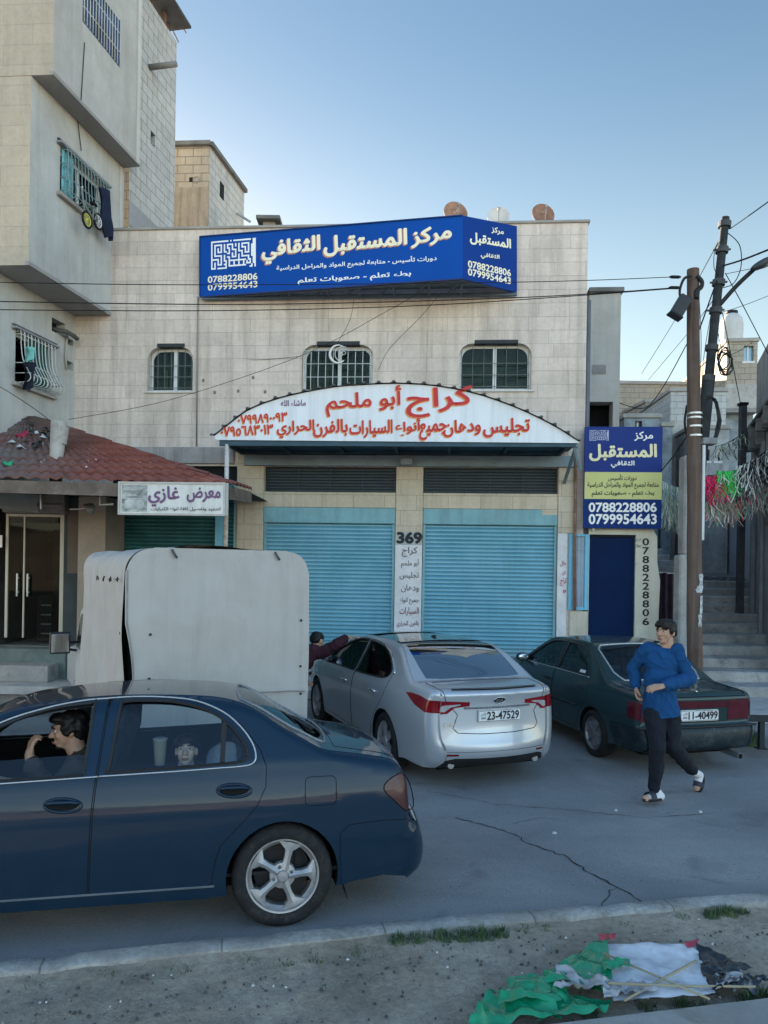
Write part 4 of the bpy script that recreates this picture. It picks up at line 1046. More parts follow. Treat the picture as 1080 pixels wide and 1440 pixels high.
for i in range(5): mb.tube([(xe-.1, -.1+.25*i, zt+.40), (xe+.45+jit(.15), -.1+.25*i+jit(.1), zt+.48+jit(.12))], .014, 5)
mb.build('rebar', M_rust, blk, q.M)
p_ = wp(q, 214, 100)
MB().tube([(p_[0]-.12, -.01, p_[1]), (p_[0]-.10, -.62, p_[1]+.02)], .06, 10).build('spout', mat('cement_spout', (.22, .21, .20), .9), blk, q.M, smooth=True)
# second tower with warm front
T0 = at_y(232, 330, 19.0); T1 = at_y(293, 330, 19.0); zt2 = at_y(262, 205, 19.0).z; TW = (T1-T0).x
tf = Frame((T1.x, 19.0, 0), FA)
bt = thing('block_tower', 'small square block tower with cement lower half rising behind the roof', 'house', (T1.x, 19.0, 0), FA)
zm = at_y(262, 262, 19.0).z
sdv = tf.I.to_3x3() @ LD
TL2 = 2.4
mb = MB(); mb.add([(-3.0, 0, zm), (0, 0, zm), (0, 0, zt2), (-3.0, 0, zt2)], [(0, 1, 2, 3)]); mb.build('front_wall', M_blocky, bt, tf.M, fixn=False)
mb = MB(); mb.add([(-3.0, .001, 0), (0, .001, 0), (0, .001, zm), (-3.0, .001, zm)], [(0, 1, 2, 3)]); mb.build('cement_wall', mat('brown_cement', (.34, .29, .225), .95, .25, 1.3, .4, 30, streak=.7), bt, tf.M, fixn=False)
e_ = Vector((sdv.x*TL2, sdv.y*TL2, 0)); dn = .0
mb = MB(); mb.add([(0, 0, 0), (e_.x, e_.y, 0), (e_.x, e_.y, zt2), (0, 0, zt2), (-3, 0, zt2), (-3, 3, zt2)], [(0, 1, 2, 3), (3, 2, 5, 4)]); mb.build('side_wall', M_block, bt, tf.M, fixn=False)
mb = MB()
mb.bar((-3.0, -.03, zt2+.05), (.04, -.03, zt2+.05), .16, .10)
mb.bar((.03, -.04, zt2+.05), (e_.x+.03, e_.y, zt2+.05), .14, .10); mb.build('roof_cap', mat('dark_cap', (.15, .155, .15), .9, .3, 2, .3), bt, tf.M)
c_ = tf.px(269, 253, 0); MB().box((c_.x-.05, -.012, c_.z-.05), (c_.x+.05, .0, c_.z+.06)).build('vent_hole', M_dark_in, bt, tf.M)
mb = MB(); ring(mb, (c_.x+.13, -.012, c_.z), .08, .012, 16); mb.build('vent_ring', M_cap, bt, tf.M)
v0 = tf.I @ (at_y(300, 232, 19.6)); MB().bar((e_.x*.28, e_.y*.28, zt2-.75), (e_.x*.38, e_.y*.38, zt2-.75), .04, .4).build('window', M_dark_in, bt, tf.M)
# low roof hut
h0, h1, h2 = at_y(335, 322, 18.5), at_y(408, 322, 18.5), at_y(370, 305, 18.5)
hut = thing('roof_hut', 'low flat roof hut with thin slab behind the left end of the billboard', 'hut', ((h0.x+h1.x)/2, 18.5, 0), FA)
MB().box((h0.x, 18.5, 6.0), (h1.x, 20.5, h2.z-.22)).build('wall', M_blocky, hut)
MB().box((h0.x+.45, 18.42, h2.z-.07), (h1.x-.25, 20.6, h2.z+.02)).build('slab', mat('dark_cap', (.15, .155, .15)), hut, bevel=.01)
MB().box((h0.x+.6, 18.6, h2.z-.22), (h1.x-.4, 20.4, h2.z-.07)).build('roof_base', M_cap, hut)
MB().tube([at_y(333, 300, 18.4), at_y(352, 312, 18.4)], .03, 6).build('bent_pipe', M_steel, hut)

# satellite dishes on the garage roof
def dish(px, py, wpx, label, mt, yaw):
    Y = 15.3; c = at_y(px, py, Y); r = wpx/2/FPX*Y
    t_ = thing('satellite_dish', label, 'satellite dish', (c.x, Y, zT-.55), yaw, 'satellite dishes on the garage roof')
    M_ = Matrix.Translation((c.x, Y, c.z - r*1.15)) @ Matrix.Rotation(yaw, 4, 'Z') @ Matrix.Rotation(R(68), 4, 'X')
    prof = [(r*k/9, .30*r*(k/9)**2) for k in range(10)] + [(r*1.03, .30*r), (r*1.03, .27*r)] + [(r*k/9, .30*r*(k/9)**2-.015) for k in range(9, -1, -1)]
    MB().lathe([(a, -b) if 0 else (a, b) for a, b in prof], 40, M_ @ Matrix.Scale(1.22, 4, (0, 1, 0))).build('dish', mt, t_, smooth=50)
    base = Vector((c.x, Y+.15, zT-.55)); ctr = M_ @ Vector((0, 0, -.02))
    MB().tube([base, ctr + Vector((0, .15, -.1)), ctr], .025, 8).build('mount', M_rust, t_, smooth=True)
    MB().tube([M_ @ Vector((0, -r*1.1, .30*r)), M_ @ Vector((0, -r*.5, r*1.1)), M_ @ Vector((0, -.02, r*1.25))], .010, 6).ball(M_ @ Vector((0, -.02, r*1.25)), .03).build('feed_arm', M_steel, t_, smooth=True)
M_dr = mat('dish_rust', (.30, .17, .11), .7, .35, 4, .2, dirt=(.42, .36, .30), dirt_amt=.7)
M_dg = mat('dish_grey', (.50, .50, .48), .6, .1, 3, .1)
dish(640, 284, 33, 'rust patched satellite dish behind the corner of the blue billboard', M_dr, R(8))
dish(701, 291, 30, 'pale grey satellite dish, the middle one on the roof', M_dg, R(-6))
dish(763, 287, 31, 'brown rusted satellite dish standing clear of the billboard near the roof end', mat('dish_brown', (.22, .12, .08), .7, .4, 5, .2, dirt=(.36, .30, .25), dirt_amt=.6), R(4))

# ================================================================ tiled roof shop on the left
SY = 11.6
sh = thing('tiled_roof_shop', 'low shop with red tiled hip roof, glass door and concrete steps', 'shop', at_y(60, 900, 12.6).to_2d().to_3d(), 0)
M_tile = None
def tile_mat():
    m, t, b = nmat('roof_tiles'); v = coords(t)
    n1 = tnoise(t, v, 2.2, 6, .7, .3); n2 = tnoise(t, v, 18, 5, .7); n3 = tnoise(t, v, .9, 7, .75, .5)
    c = ramp(t, n1, [(.25, (.13, .042, .033)), (.5, (.20, .062, .047)), (.75, (.27, .095, .07))])
    c = mix(t, .6, c, mix(t, 1.0, c, ramp(t, n2, [(.3, .55), (.7, 1.2)]), 'MULTIPLY'))
    # grey dust lies thick towards the left end
    sp = t.nodes.new('ShaderNodeSeparateXYZ'); t.links.new(v, sp.inputs[0])
    mr = N(t, 'ShaderNodeMapRange'); t.links.new(sp.outputs[0], mr.inputs[0]); mr.inputs[1].default_value = 1.1; mr.inputs[2].default_value = -.6
    mm = N(t, 'ShaderNodeMath', operation='MULTIPLY'); t.links.new(mr.outputs[0], mm.inputs[0]); t.links.new(ramp(t, n3, [(.3, .25), (.6, 1.0)]), mm.inputs[1])
    c = mix(t, mm.outputs[0], c, (.15, .14, .13))
    t.links.new(c, b.inputs['Base Color']); b.inputs['Roughness'].default_value = .85; return m
M_tile = tile_mat()
e0, e1 = at_y(-190, 668, SY), at_y(330, 683, SY)             # eave line
zE = (e0.z+e1.z)/2
ap = at_y(46, 588, 13.6)                                     # top of the hip
rt = at_y(352, 690, 12.75)
def tiled(A, B, Cq, D, name, pitch=.21, courses=9):
    """tiles on the quad eave A-B, top D-C: rolls up the slope, stepped courses"""
    mb = MB(); A, B, Cq, D = map(Vector, (A, B, Cq, D)); L_ = (B-A).length; ncol = max(4, int(L_/pitch))
    nrm = (B-A).cross(D-A).normalized()
    if nrm.z < 0: nrm = -nrm
    per = 6
    for r in range(courses):
        v0, v1 = r/courses, (r+1.12)/courses
        vs = []; m_ = ncol*per
        for v, lift in ((v0, .035), (min(v1, 1), .0)):
            for i in range(m_+1):
                u = i/m_; p = (A+(B-A)*u)*(1-v) + (D+(Cq-D)*u)*v
                h = abs(math.sin(math.pi*i/per))**1.5*.042 + lift + .012*noise.noise(Vector((math.floor(i/per)*3.1, r*1.7, 0)))
                vs.append(p + nrm*h)
        for i in range(m_+1): vs.append(vs[i] - nrm*.03)
        k = m_+1; mb.add(vs, [(i, i+1, k+i+1, k+i) for i in range(m_)] + [(2*k+i, 2*k+i+1, i+1, i) for i in range(m_)])
    return mb.build(name, M_tile, sh, smooth=60, fixn=False)
ap2 = Vector((ap.x-.25, ap.y, ap.z))
tiled(e0, e1, ap + Vector((.05, 0, 0)), ap2, 'roof', courses=11)
tiled(e1, rt + Vector((0, .1, .0)), ap, ap, 'roof_end', courses=8)
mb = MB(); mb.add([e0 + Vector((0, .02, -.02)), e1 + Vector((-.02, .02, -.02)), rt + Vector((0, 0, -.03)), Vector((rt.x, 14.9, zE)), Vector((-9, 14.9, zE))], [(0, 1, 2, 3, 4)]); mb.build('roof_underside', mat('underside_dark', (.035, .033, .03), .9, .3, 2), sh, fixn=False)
mb = MB(); mb.bar(e0 + Vector((0, .03, -.11)), e1 + Vector((-.04, .03, -.12)), .05, .20); mb.bar(e1 + Vector((-.04, .05, -.12)), rt + Vector((0, 0, -.12)), .05, .20)
mb.build('fascia_board', mat('fascia_brown', (.135, .105, .085), .9, .3, 3, .3, dirt=(.25, .22, .19)), sh)
# the odd concrete post poking through the tiles
q0, q1 = at_y(79, 652, 12.25), at_y(83, 593, 12.25)
MB().tube([q0 - Vector((0, 0, .3)), q0, q0.lerp(q1, .5), q1], [.10, .105, .12, .13], 10).tube([q0.lerp(q1, .48) + Vector((.05, 0, 0)), q1 + Vector((.07, 0, -.08))], .10, 8).build('roof_post', M_conc2, sh, smooth=50)
# shop front: deep under the eave
SF = 14.2
zf = .56
def sp_(x, y, Y=SF): return at_y(x, y, Y)
M_alum2 = mat('door_frame_beige', (.40, .38, .32), .5, .1, 3, .05)
M_beige = mat('beige_column', (.27, .23, .19), .85, .15, 2, .3, dirt=(.30, .25, .2))
zh = sp_(60, 704).z
MB().box((sp_(118, 700).x, SF-.25, .1), (sp_(156, 700).x, SF+.9, zE-.02)).build('column', M_beige, sh, bevel=.01)
mb = MB()
for x0, x1 in ((-160, -6), (94, 117)): mb.box((sp_(x0, 700).x, SF-.10, .1), (sp_(x1, 700).x, SF+.1, zE-.02))
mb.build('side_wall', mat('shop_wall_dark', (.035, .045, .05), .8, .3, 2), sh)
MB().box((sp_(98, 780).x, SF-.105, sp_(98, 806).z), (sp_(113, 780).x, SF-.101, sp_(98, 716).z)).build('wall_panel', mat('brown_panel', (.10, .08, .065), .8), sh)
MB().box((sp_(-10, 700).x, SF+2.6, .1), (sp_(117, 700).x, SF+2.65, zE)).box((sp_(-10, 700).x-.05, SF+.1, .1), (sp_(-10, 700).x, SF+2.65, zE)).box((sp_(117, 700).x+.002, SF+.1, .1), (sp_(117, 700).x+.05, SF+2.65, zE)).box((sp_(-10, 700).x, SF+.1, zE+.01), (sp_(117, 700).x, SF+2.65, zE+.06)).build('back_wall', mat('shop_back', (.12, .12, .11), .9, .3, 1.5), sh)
MB().box((sp_(-10, 900).x, SF+.1, zf-.06), (sp_(120, 900).x, SF+2.6, zf-.01)).build('floor', M_conc, sh)
MB().box((sp_(14, 720).x, SF-.30, sp_(14, 722).z), (sp_(100, 720).x, SF+.12, zh+.10)).box((sp_(14, 720).x+.05, SF-.34, sp_(14, 714).z), (sp_(98, 720).x, SF-.302, sp_(14, 709).z)).build('shutter_housing', mat('housing_grey', (.16, .155, .145), .7, .3, 2, .2), sh, bevel=.02)
# glass door with aluminium frame
gx0, gx1, gm_ = sp_(12, 800).x, sp_(92, 800).x, sp_(34, 800).x
gz0, gz1 = sp_(50, 897).z, sp_(50, 723).z
fr = MB()
for a, b in (((gx1-.10, SF-.03, gz0), (gx1, SF+.05, gz1)), ((gx0-.05, SF-.03, gz0), (gx0, SF+.05, gz1)), ((gx0, SF-.025, gz1-.05), (gx1-.1, SF+.045, gz1)), ((gm_-.015, SF-.02, gz0), (gm_+.015, SF+.03, gz1-.05))): fr.box(a, b)
dr = fr.build('glass_door', M_alum2, sh, bevel=.005)
MB().box((gx0, SF, gz0), (gx1-.1, SF+.008, gz1-.05)).build('pane', glass('shop_glass', (.50, .55, .52), f0=.0, ior=1.2), dr)
for dx in (-.10, .10):
    x = gm_ + dx; MB().tube([(x, SF-.07, sp_(0, 838).z), (x, SF-.07, sp_(0, 806).z)], .016, 8).tube([(x, SF-.07, sp_(0, 832).z), (x, SF+.0, sp_(0, 832).z)], .012, 6).tube([(x, SF-.07, sp_(0, 812).z), (x, SF, sp_(0, 812).z)], .012, 6).build('handle', M_alu, dr, smooth=True)
# things inside the shop: a wall shelf and a dark chest
t_ = thing('wall_shelf', 'dark framed shelf with small items on the back wall inside the glass door', 'shelf', sp_(56, 790, SF+2.5), 0)
mb = MB(); a, b = sp_(40, 815, SF+2.5), sp_(70, 765, SF+2.5)
for z in (a.z, (a.z*2+b.z)/3, (a.z+b.z*2)/3, b.z): mb.box((a.x, SF+2.3, z), (b.x, SF+2.59, z+.03))
mb.box((a.x-.03, SF+2.3, a.z), (a.x, SF+2.59, b.z+.03)); mb.box((b.x, SF+2.3, a.z), (b.x+.03, SF+2.59, b.z+.03)); mb.build('shelf_frame', M_dark_in, t_)
for i, (f, g) in enumerate(((.25, 0), (.6, 1), (.8, 1), (.35, 2))): z = a.z + (b.z-a.z)*g/3 + .03; x = a.x + (b.x-a.x)*f; MB().box((x, SF+2.38, z), (x+.09, SF+2.5, z+.13+.03*i)).build('boxed_item', mat('item_%d' % i, ((.4, .4, .36), (.3, .26, .14), (.45, .45, .44), (.2, .25, .24))[i], .7), t_, bevel=.01)
ch = thing('chest_of_drawers', 'black chest of drawers standing inside the shop door', 'chest', sp_(62, 897, SF+.9), 0)
a, b = sp_(51, 893, SF+.8), sp_(74, 836, SF+.8)
MB().box((a.x, SF+.8, zf), (b.x, SF+1.3, b.z)).build('body', mat('chest_black', (.02, .022, .024), .4), ch, bevel=.015)
for k in range(4): z = zf + .16 + k*(b.z-zf-.2)/4; MB().box((a.x+.10, SF+.775, z), (a.x+.30, SF+.795, z+.025)).build('handle', M_alu, ch)
MB().box((-40, -40, 0), (-39.9, -39.9, .1)) if 0 else None
# steps
st = MB(); s0, s1 = sp_(-120, 900), sp_(105, 900)
MB().box((s0.x, SF-.40, .0), (s1.x, SF+.08, zf-.012)).build('step', mat('step_green_grey', (.12, .15, .14), .85, .25, 2, .3, dirt=(.25, .25, .22)), sh, bevel=.012)
MB().box((s0.x, SF-.85, .0), (s1.x-.12, SF-.401, zf-.26)).build('step', M_conc, sh, bevel=.015)
MB().box((sp_(-30, 800).x, SF-.13, sp_(0, 770).z), (sp_(7, 800).x, SF-.104, sp_(0, 753).z)).build('notice_board', M_white_p, sh)
for q_, r_ in (((57, 690), (58, 716)), .02), (((141, 684), (141, 710), (160, 709)), .025): MB().tube([sp_(x, y, 12.2) for x, y in q_], r_, 6).build('hanging_rod', M_steel, sh)
MB().tube([sp_(98, 716, 12.8), sp_(112, 716, 12.8), sp_(124, 714, 12.8)], .012, 6).build('wire', M_steel, sh)
q = sp_(128, 713, 12.7); MB().lathe([(.0, .06), (.05, .05), (.11, -.05), (.115, -.06)], 16, Matrix.Translation(q) @ Matrix.Rotation(R(50), 4, 'Y')).build('wall_lamp', M_steel, sh, smooth=True)
# white neon style sign box hung at the right end of the eave
SB = Frame(at_y(163, 700, 11.35).to_2d().to_3d(), R(-3))
s = lambda x, y: (lambda q: (q.x, q.z))(SB.px(x, y))
x0, x1 = s(169, 700)[0], s(316, 700)[0]; z0, z1 = (s(169, 722)[1]+s(316, 722)[1])/2-.02, (s(169, 676)[1]+s(316, 682)[1])/2
sgn = frame_thing('shop_sign', 'white box sign with purple handwriting and a sofa picture under the tiled eave', 'sign', SB, (x0+x1)/2, 0, z0)
MB().box((x0-.02, 0, z0), (x1, .22, z1)).build('box', mat('sign_box_white', (.60, .60, .57), .5, .1, 2, .05, streak=.3, dirt=(.40, .38, .33), dirt_amt=.4), sgn, SB.M, bevel=.01)
mb = MB(); mb.box((x0-.03, -.015, z0-.01), (x1+.01, .02, z0+.02)); mb.box((x0-.03, -.015, z1-.02), (x1+.01, .02, z1+.012)); mb.box((x0-.03, -.015, z0+.02), (x0, .02, z1-.02)); mb.box((x1-.02, -.015, z0+.02), (x1+.01, .02, z1-.02))
mb.build('frame', mat('frame_beige', (.42, .40, .36), .5, .15, 4), sgn, SB.M)
pm, tnt, bs = nmat('sofa_photo'); vv = coords(tnt)
cph = ramp(tnt, tnoise(tnt, coords(tnt, (1, 1, 2.2)), 4.5, 4, .6, .6), [(.35, (.07, .08, .08)), (.5, (.22, .24, .23)), (.65, (.42, .44, .42))]); tnt.links.new(cph, bs.inputs['Base Color'])
px1 = s(207, 700)[0]
ph = MB().box((x0+.03, -.006, z0+.04), (px1, -.002, z1-.04)).build('picture', pm, sgn, SB.M)
mb = MB(); zc = (z0+z1)/2
for a, b in (((x0+.07, zc-.16), (px1-.05, zc-.02)), ((x0+.10, zc-.02), (px1-.14, zc+.06))):
    mb.prism(rrect(a[0], a[1], b[0], b[1], .05, bottom=True), -.009, -.0065)
mb.build('sofa_image', mat('sofa_grey', (.40, .42, .40), .6, .3, 8), ph, SB.M)
M_pw = mat('purple_writing', (.15, .08, .17), .6, .15, 6, 0)
for t2, a0, a1, yb, yt, mt, bo in (('معرض', 263, 310, 706, 686, M_pw, .025), ('غازي', 209, 252, 712, 684, M_pw, .025), ('لتنجيد وتفصيل كافة انواع الكنبايات', 212, 310, 720, 713, mat('sign_dark_text', (.03, .04, .04)), .005)):
    a, b, c = s(a0, yb), s(a1, yb), s(a0, yt); mb = MB(); put_text(mb, t2, (a[0], -.004, a[1]), (b[0], -.004, b[1]), (c[0], -.004, c[1]), bold=bo); mb.build('lettering', mt, sgn, SB.M, fixn=False)
# rubbish thrown on the tiles
def on_roof(px, py):
    nrm = (e1-e0).cross(ap-e0).normalized(); return on_plane(px, py, e0, nrm) + (nrm if nrm.z > 0 else -nrm)*.05
mb = MB()
for i in range(46):
    x = random.gauss(52, 14) if i < 30 else random.uniform(20, 230); y = 588 + (34 if i < 30 else random.uniform(30, 78)) + random.gauss(0, 9)
    if i >= 30 and y < 600 + (x-46)*.32: continue
    p = on_roof(x, y); a = random.uniform(0, 6.3); s_ = random.uniform(.03, .12) if i < 30 else random.uniform(.012, .03)
    mb.cur = 0 if i < 24 else 1
    mb.add([p + Vector((s_*math.cos(a+k*1.57)*random.uniform(.5, 1.2), s_*math.sin(a+k*1.57)*random.uniform(.4, 1), random.uniform(.0, .05))) for k in range(4)] + [p + Vector((0, 0, .03 if i >= 30 else .07))], [(0,1,4),(1,2,4),(2,3,4),(3,0,4),(3,2,1,0)])
stuff(mb.build('rubbish', [mat('rubbish_dark', (.06, .06, .06), .9, .5, 9), mat('rubbish_pale', (.5, .5, .48), .8, .3, 9)], None), 'scattered rubbish and paper scraps lying on the roof tiles', 'rubbish')
def bag(px, py, sx, col, name, label, sd):
    p = on_roof(px, py); mb = MB(); mb.ball(p, (sx, sx*.7, sx*.45), 16, 10)
    for v in mb.v: v += Vector((noise.noise(v*9+Vector((sd, 0, 0))), noise.noise(v*9+Vector((0, sd, 0))), noise.noise(v*9)))*sx*.5
    return solo(mb.build(name, mat(name+'_m', col, .6, .3, 9), None, smooth=60), label, 'rubbish')
bag(33, 615, .12, (.30, .02, .06), 'red_rag', 'crumpled red rag lying on the dusty roof tiles', 1)
bag(12, 656, .10, (.03, .30, .14), 'green_bag', 'green plastic bag on the roof tiles at the left edge', 2)
# ================================================================ grey plaster stair tower behind the right corner
tq0, tq1 = at_y(829, 420, 15.4), at_y(872.5, 420, 15.4); tzt = at_y(850, 412, 15.4).z
twr = thing('stair_tower', 'narrow grey plastered stair tower with thin roof slab beside the stone building', 'tower', (tq0.x, 15.4, 0), FA)
TF = Frame((tq0.x, 15.4, 0), FA); tw = tq1.x - tq0.x
oz0, oz1 = TF.px(850, 600)[2], TF.px(850, 565)[2]
mb = MB(); wall_holes(mb, [(0, 0), (tw, 0), (tw, tzt), (0, tzt)], [[(.03, oz0-.9), (tw-.13, oz0-.9), (tw-.13, oz1), (.03, oz1)]], 0, .35)
mb.add([(tw, 0, 0), (tw, 24, 0), (tw, 24, tzt), (tw, 0, tzt), (0, 0, 0), (0, 24, 0), (0, 24, tzt), (0, 0, tzt)], [(0, 1, 2, 3), (4, 5, 6, 7)])  # walls run far back, unseen, to shade the alley houses
mb.build('wall', M_plast, twr, TF.M, fixn=False)
MB().box((0, 13, tzt+.09), (tw, 24, tzt+3.2)).build('rear_sunblock', M_plast, twr, TF.M)  # unseen block added on top to keep sun off the far house
MB().box((-.02, -.08, tzt), (tw+.05, 24.1, tzt+.09)).build('roof_slab', mat('slab_dark', (.16, .16, .155), .9, .3, 2, .3), twr, TF.M, bevel=.01)
MB().box((.0, .6, oz0-1.0), (tw, .62, oz1+.1)).build('opening', M_dark_in, twr, TF.M)
a, b = TF.px(833, 526), TF.px(852, 513); MB().box((a.x, -.015, a.z), (b.x, -.002, b.z)).build('patch', mat('cement_patch', (.27, .265, .255), .9, .2, 5, .3), twr, TF.M)

# ================================================================ stepped alley
M_step = mat('worn_step', (.34, .335, .32), .9, .3, 1.8, .5, 40, dirt=(.10, .095, .085), dirt_amt=.7)
mb = MB()
def flight(x0, x1, Y0, z0, n_, rise, tread, sk=.0):
    for k in range(n_):
        a = Y0 + tread*k; z = z0 + rise*k
        vs = []; m_ = 14
        for i in range(m_+1):
            x = x0 + (x1-x0)*i/m_; y = a + sk*(x-x0); e = noise.noise(Vector((x*1.3, k*7.1, 0)))*.035; ez = noise.noise(Vector((x*2.2, k*3.3, 5)))*.016
            vs += [(x, y+e, z-.02), (x, y+e-.02, z+rise-.02+ez), (x, y+e+.015, z+rise+ez), (x, y+tread+.06, z+rise+ez*.3)]
        mb.add(vs, [(i*4+j, (i+1)*4+j, (i+1)*4+j+1, i*4+j+1) for i in range(m_) for j in range(3)])
flight(5.25, 9.6, 13.0, .0, 11, .18, .6, -.03)
flight(6.2, 8.35, 20.0, 1.98, 12, .18, .55)
struct(mb.build('alley_steps', M_step, None, fixn=False))
mb = MB(); mb.add([(4.6, 19.4, 1.975), (12.5, 19.2, 1.975), (16, 40, 2.9), (4.6, 40, 2.9)], [(0, 1, 2, 3)]); mb.add([(4.6, 26.5, 4.1), (8.35, 26.5, 4.1), (8.8, 46, 5.2), (4.6, 46, 5.2)], [(0, 1, 2, 3)])
struct(mb.build('alley_ground', M_dirt2, None))
mb = MB()
for i in range(60):
    x = random.uniform(7.7, 9.6); y = random.uniform(19.3, 22.5); s_ = random.uniform(.05, .18)
    mb.ball((x, y, 1.99), (s_, s_*.8, s_*.6), 6, 4)
stuff(mb.build('rubble', mat('rubble_dark', (.10, .105, .105), .9, .5, 6, .3), None), 'dark rubble lying at the top of the alley steps', 'rubble')
def house(name, label, x0, x1, Y, py_top, mt, depth=6, wins=(), z0=0.0, cap=True, ang=0.0):
    """block house: front from picture columns x0..x1 at distance Y, windows given in the picture"""
    F = Frame(at_y(x0, 700, Y).to_2d().to_3d(), ang); w_ = F.px(x1, 700)[0]; zt = F.px((x0+x1)/2, py_top)[2]
    t_ = thing(name, label, 'house', F.M.translation, ang)
    hs_ = []
    for (a0, b0, a1, b1, mt_) in wins:
        p, q = F.px(a0, b1), F.px(a1, b0); hs_.append([(p.x, p.z), (q.x, p.z), (q.x, q.z), (p.x, q.z)])
    mb = MB(); wall_holes(mb, [(0, z0), (w_, z0), (w_, zt), (0, zt)], hs_, 0, .2)
    mb.add([(0, 0, z0), (0, depth, z0), (0, depth, zt), (0, 0, zt), (w_, 0, z0), (w_, depth, z0), (w_, depth, zt), (w_, 0, zt)], [(0, 1, 2, 3), (4, 5, 6, 7), (3, 2, 6, 7), (0, 1, 5, 4)])
    mb.build('wall', mt, t_, F.M, fixn=False)
    for h, wn in zip(hs_, wins):
        o = MB().box((h[0][0], .14, h[0][1]), (h[1][0], .16, h[2][1])).build('window', wn[4], t_, F.M)
        xm = (h[0][0]+h[1][0])/2; fb = MB()
        fb.box((h[0][0]-.05, -.02, h[0][1]-.08), (h[1][0]+.05, .10, h[0][1]-.003)); fb.box((xm-.03, .11, h[0][1]), (xm+.03, .139, h[2][1]))
        fb.build('window_frame', M_alu, o, F.M)
    if cap: MB().box((-.06, -.06, zt), (w_+.06, depth, zt+.14)).build('roof_cap', M_cap, t_, F.M, bevel=.02)
    return t_, F, w_, zt
M_bluewash = mat('blue_white_wash', (.22, .25, .27), .9, .5, 1.8, .6, .3, dirt=(.30, .33, .33), dirt_amt=.6)
M_greyrough = mat('rough_grey_render', (.30, .30, .295), .95, .25, 1.1, .6, 18, streak=.5, dirt=(.20, .20, .19))
M_winblue = mat('window_sky_blue', (.16, .38, .52), .15, .1, 2, 0, spec=.9)
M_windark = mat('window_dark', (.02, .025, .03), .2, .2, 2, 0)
house('far_house', 'far block house with long flat parapet behind the blue sign', 868, 968, 30, 541, M_blocky, 8, [(925, 575, 935, 592, M_windark), (885, 572, 897, 590, M_windark)], 3)
house('shack', 'low blue washed shack with leaning roof just above the blue sign', 876, 926, 23, 588, M_bluewash, 3, [(893, 592, 903, 604, M_windark)], 2, ang=R(-4))
t_, F, w_, zt = house('block_house', 'grey block house with dark window and plastered lower storey behind the wooden pole', 941, 1019, 25, 551, M_block, 7, [(943.5, 668, 959, 682, M_windark), (992, 640, 1004, 660, M_windark)], 2, ang=R(-3))
mb = MB(); p = F.px(941, 592); mb.box((-.04, -.05, 2), (F.px(966, 600).x, -.003, p.z)); mb.build('plaster_panel', mat('peeling_plaster', (.36, .36, .34), .95, .3, 1.2, .5, 14, streak=.4, dirt=(.22, .22, .21)), t_, F.M)
mb = MB(); mb.box((F.px(966, 600).x+.02, -.05, 2), (w_+.02, -.003, F.px(990, 600).z)); mb.build('blue_wall', M_bluewash, t_, F.M)
house('side_house', 'small pale house with white washed wall between the poles', 930, 944, 24, 600, M_bluewash, 5, [], 2)
t_, F, w_, zt = house('water_tank_house', 'tall beige block house with blue window and white water tank on its roof', 1019, 1062, 27, 481, M_blocky, 7, [(1046, 486, 1069 - 9, 508, M_winblue)], 8.2, ang=R(-8))
zb_ = F.px(1036, 571)[2]
MB().box((.02, .35, 2), (w_, 7, 8.2)).build('lower_wall', M_bluewash, t_, F.M); MB().box((-.05, -.05, 8.05), (w_+.05, 7, 8.2)).build('overhang_slab', M_conc, t_, F.M)
MB().box((-.03, -.02, 8.2), (w_+.02, -.003, F.px(1036, 540)[2])).build('cement_band', M_conc2, t_, F.M)
tk = at_y(1037, 478, 27.5); tkt = at_y(1037, 441, 27.5).z; rr_ = (1053-1022)/2/FPX*27.5
tt = thing('water_tank', 'white rounded water tank on the roof of the tall beige block house', 'water tank', (tk.x, 28.0, zt), 0)
MB().lathe([(0, 0), (rr_, 0), (rr_*1.02, .08), (rr_, .16)] + [(rr_*(1+.012*(i % 2)), .2+i*.09) for i in range(int((tkt-zt-.5)/.09))] + [(rr_*.9, tkt-zt-.16), (rr_*.6, tkt-zt-.02), (rr_*.2, tkt-zt+.05), (0, tkt-zt+.05)], 28, Matrix.Translation((tk.x, 28.0, zt+.14))).build('tank_body', mat('tank_white', (.50, .51, .50), .6, .1, 2, .05, streak=.2), tt, smooth=50)
MB().lathe([(0, .0), (.22, 0), (.22, .07), (0, .08)], 16, Matrix.Translation((tk.x, 28.0, tkt+.18))).build('lid', M_blackp, tt)
# right-hand alley houses: their left walls run away from us
def side_house(name, label, xa, Ya, xb, Yb, zt, mt, depth=4):
    a, b = Vector((xa, Ya, 0)), Vector((xb, Yb, 0)); d = (b-a); ang = math.atan2(d.y, d.x); F = Frame(a, ang); L_ = d.length
    t_ = thing(name, label, 'house', a, ang); mb = MB()
    wn = [(L_*.45, 3.2, L_*.45+.7, 4.3), (L_*.2, 1.2, L_*.2+.8, 3.1)]
    wall_holes(mb, [(0, 0), (L_, 0), (L_, zt), (0, zt)], [[(p, q), (r, q), (r, s_), (p, s_)] for p, q, r, s_ in wn], 0, -.25)
    mb.add([(0, -depth, 0), (0, 0, 0), (0, 0, zt), (0, -depth, zt), (L_, 0, 0), (L_, -depth, 0), (L_, -depth, zt), (L_, 0, zt)], [(0, 1, 2, 3), (4, 5, 6, 7), (3, 2, 7, 6)])
    mb.build('wall', mt, t_, F.M, fixn=False)
    for p, q, r, s_ in wn: MB().box((p-.05, -.30, q-.05), (r+.05, -.24, s_+.05)).build('window', M_windark, t_, F.M)
    return t_, F, L_
t_, F, L_ = side_house('alley_house', 'rough grey rendered house at the right edge, its wall running up the alley', 7.25, 13.4, 8.60, 17.2, 7.05, M_greyrough)
mb = MB()
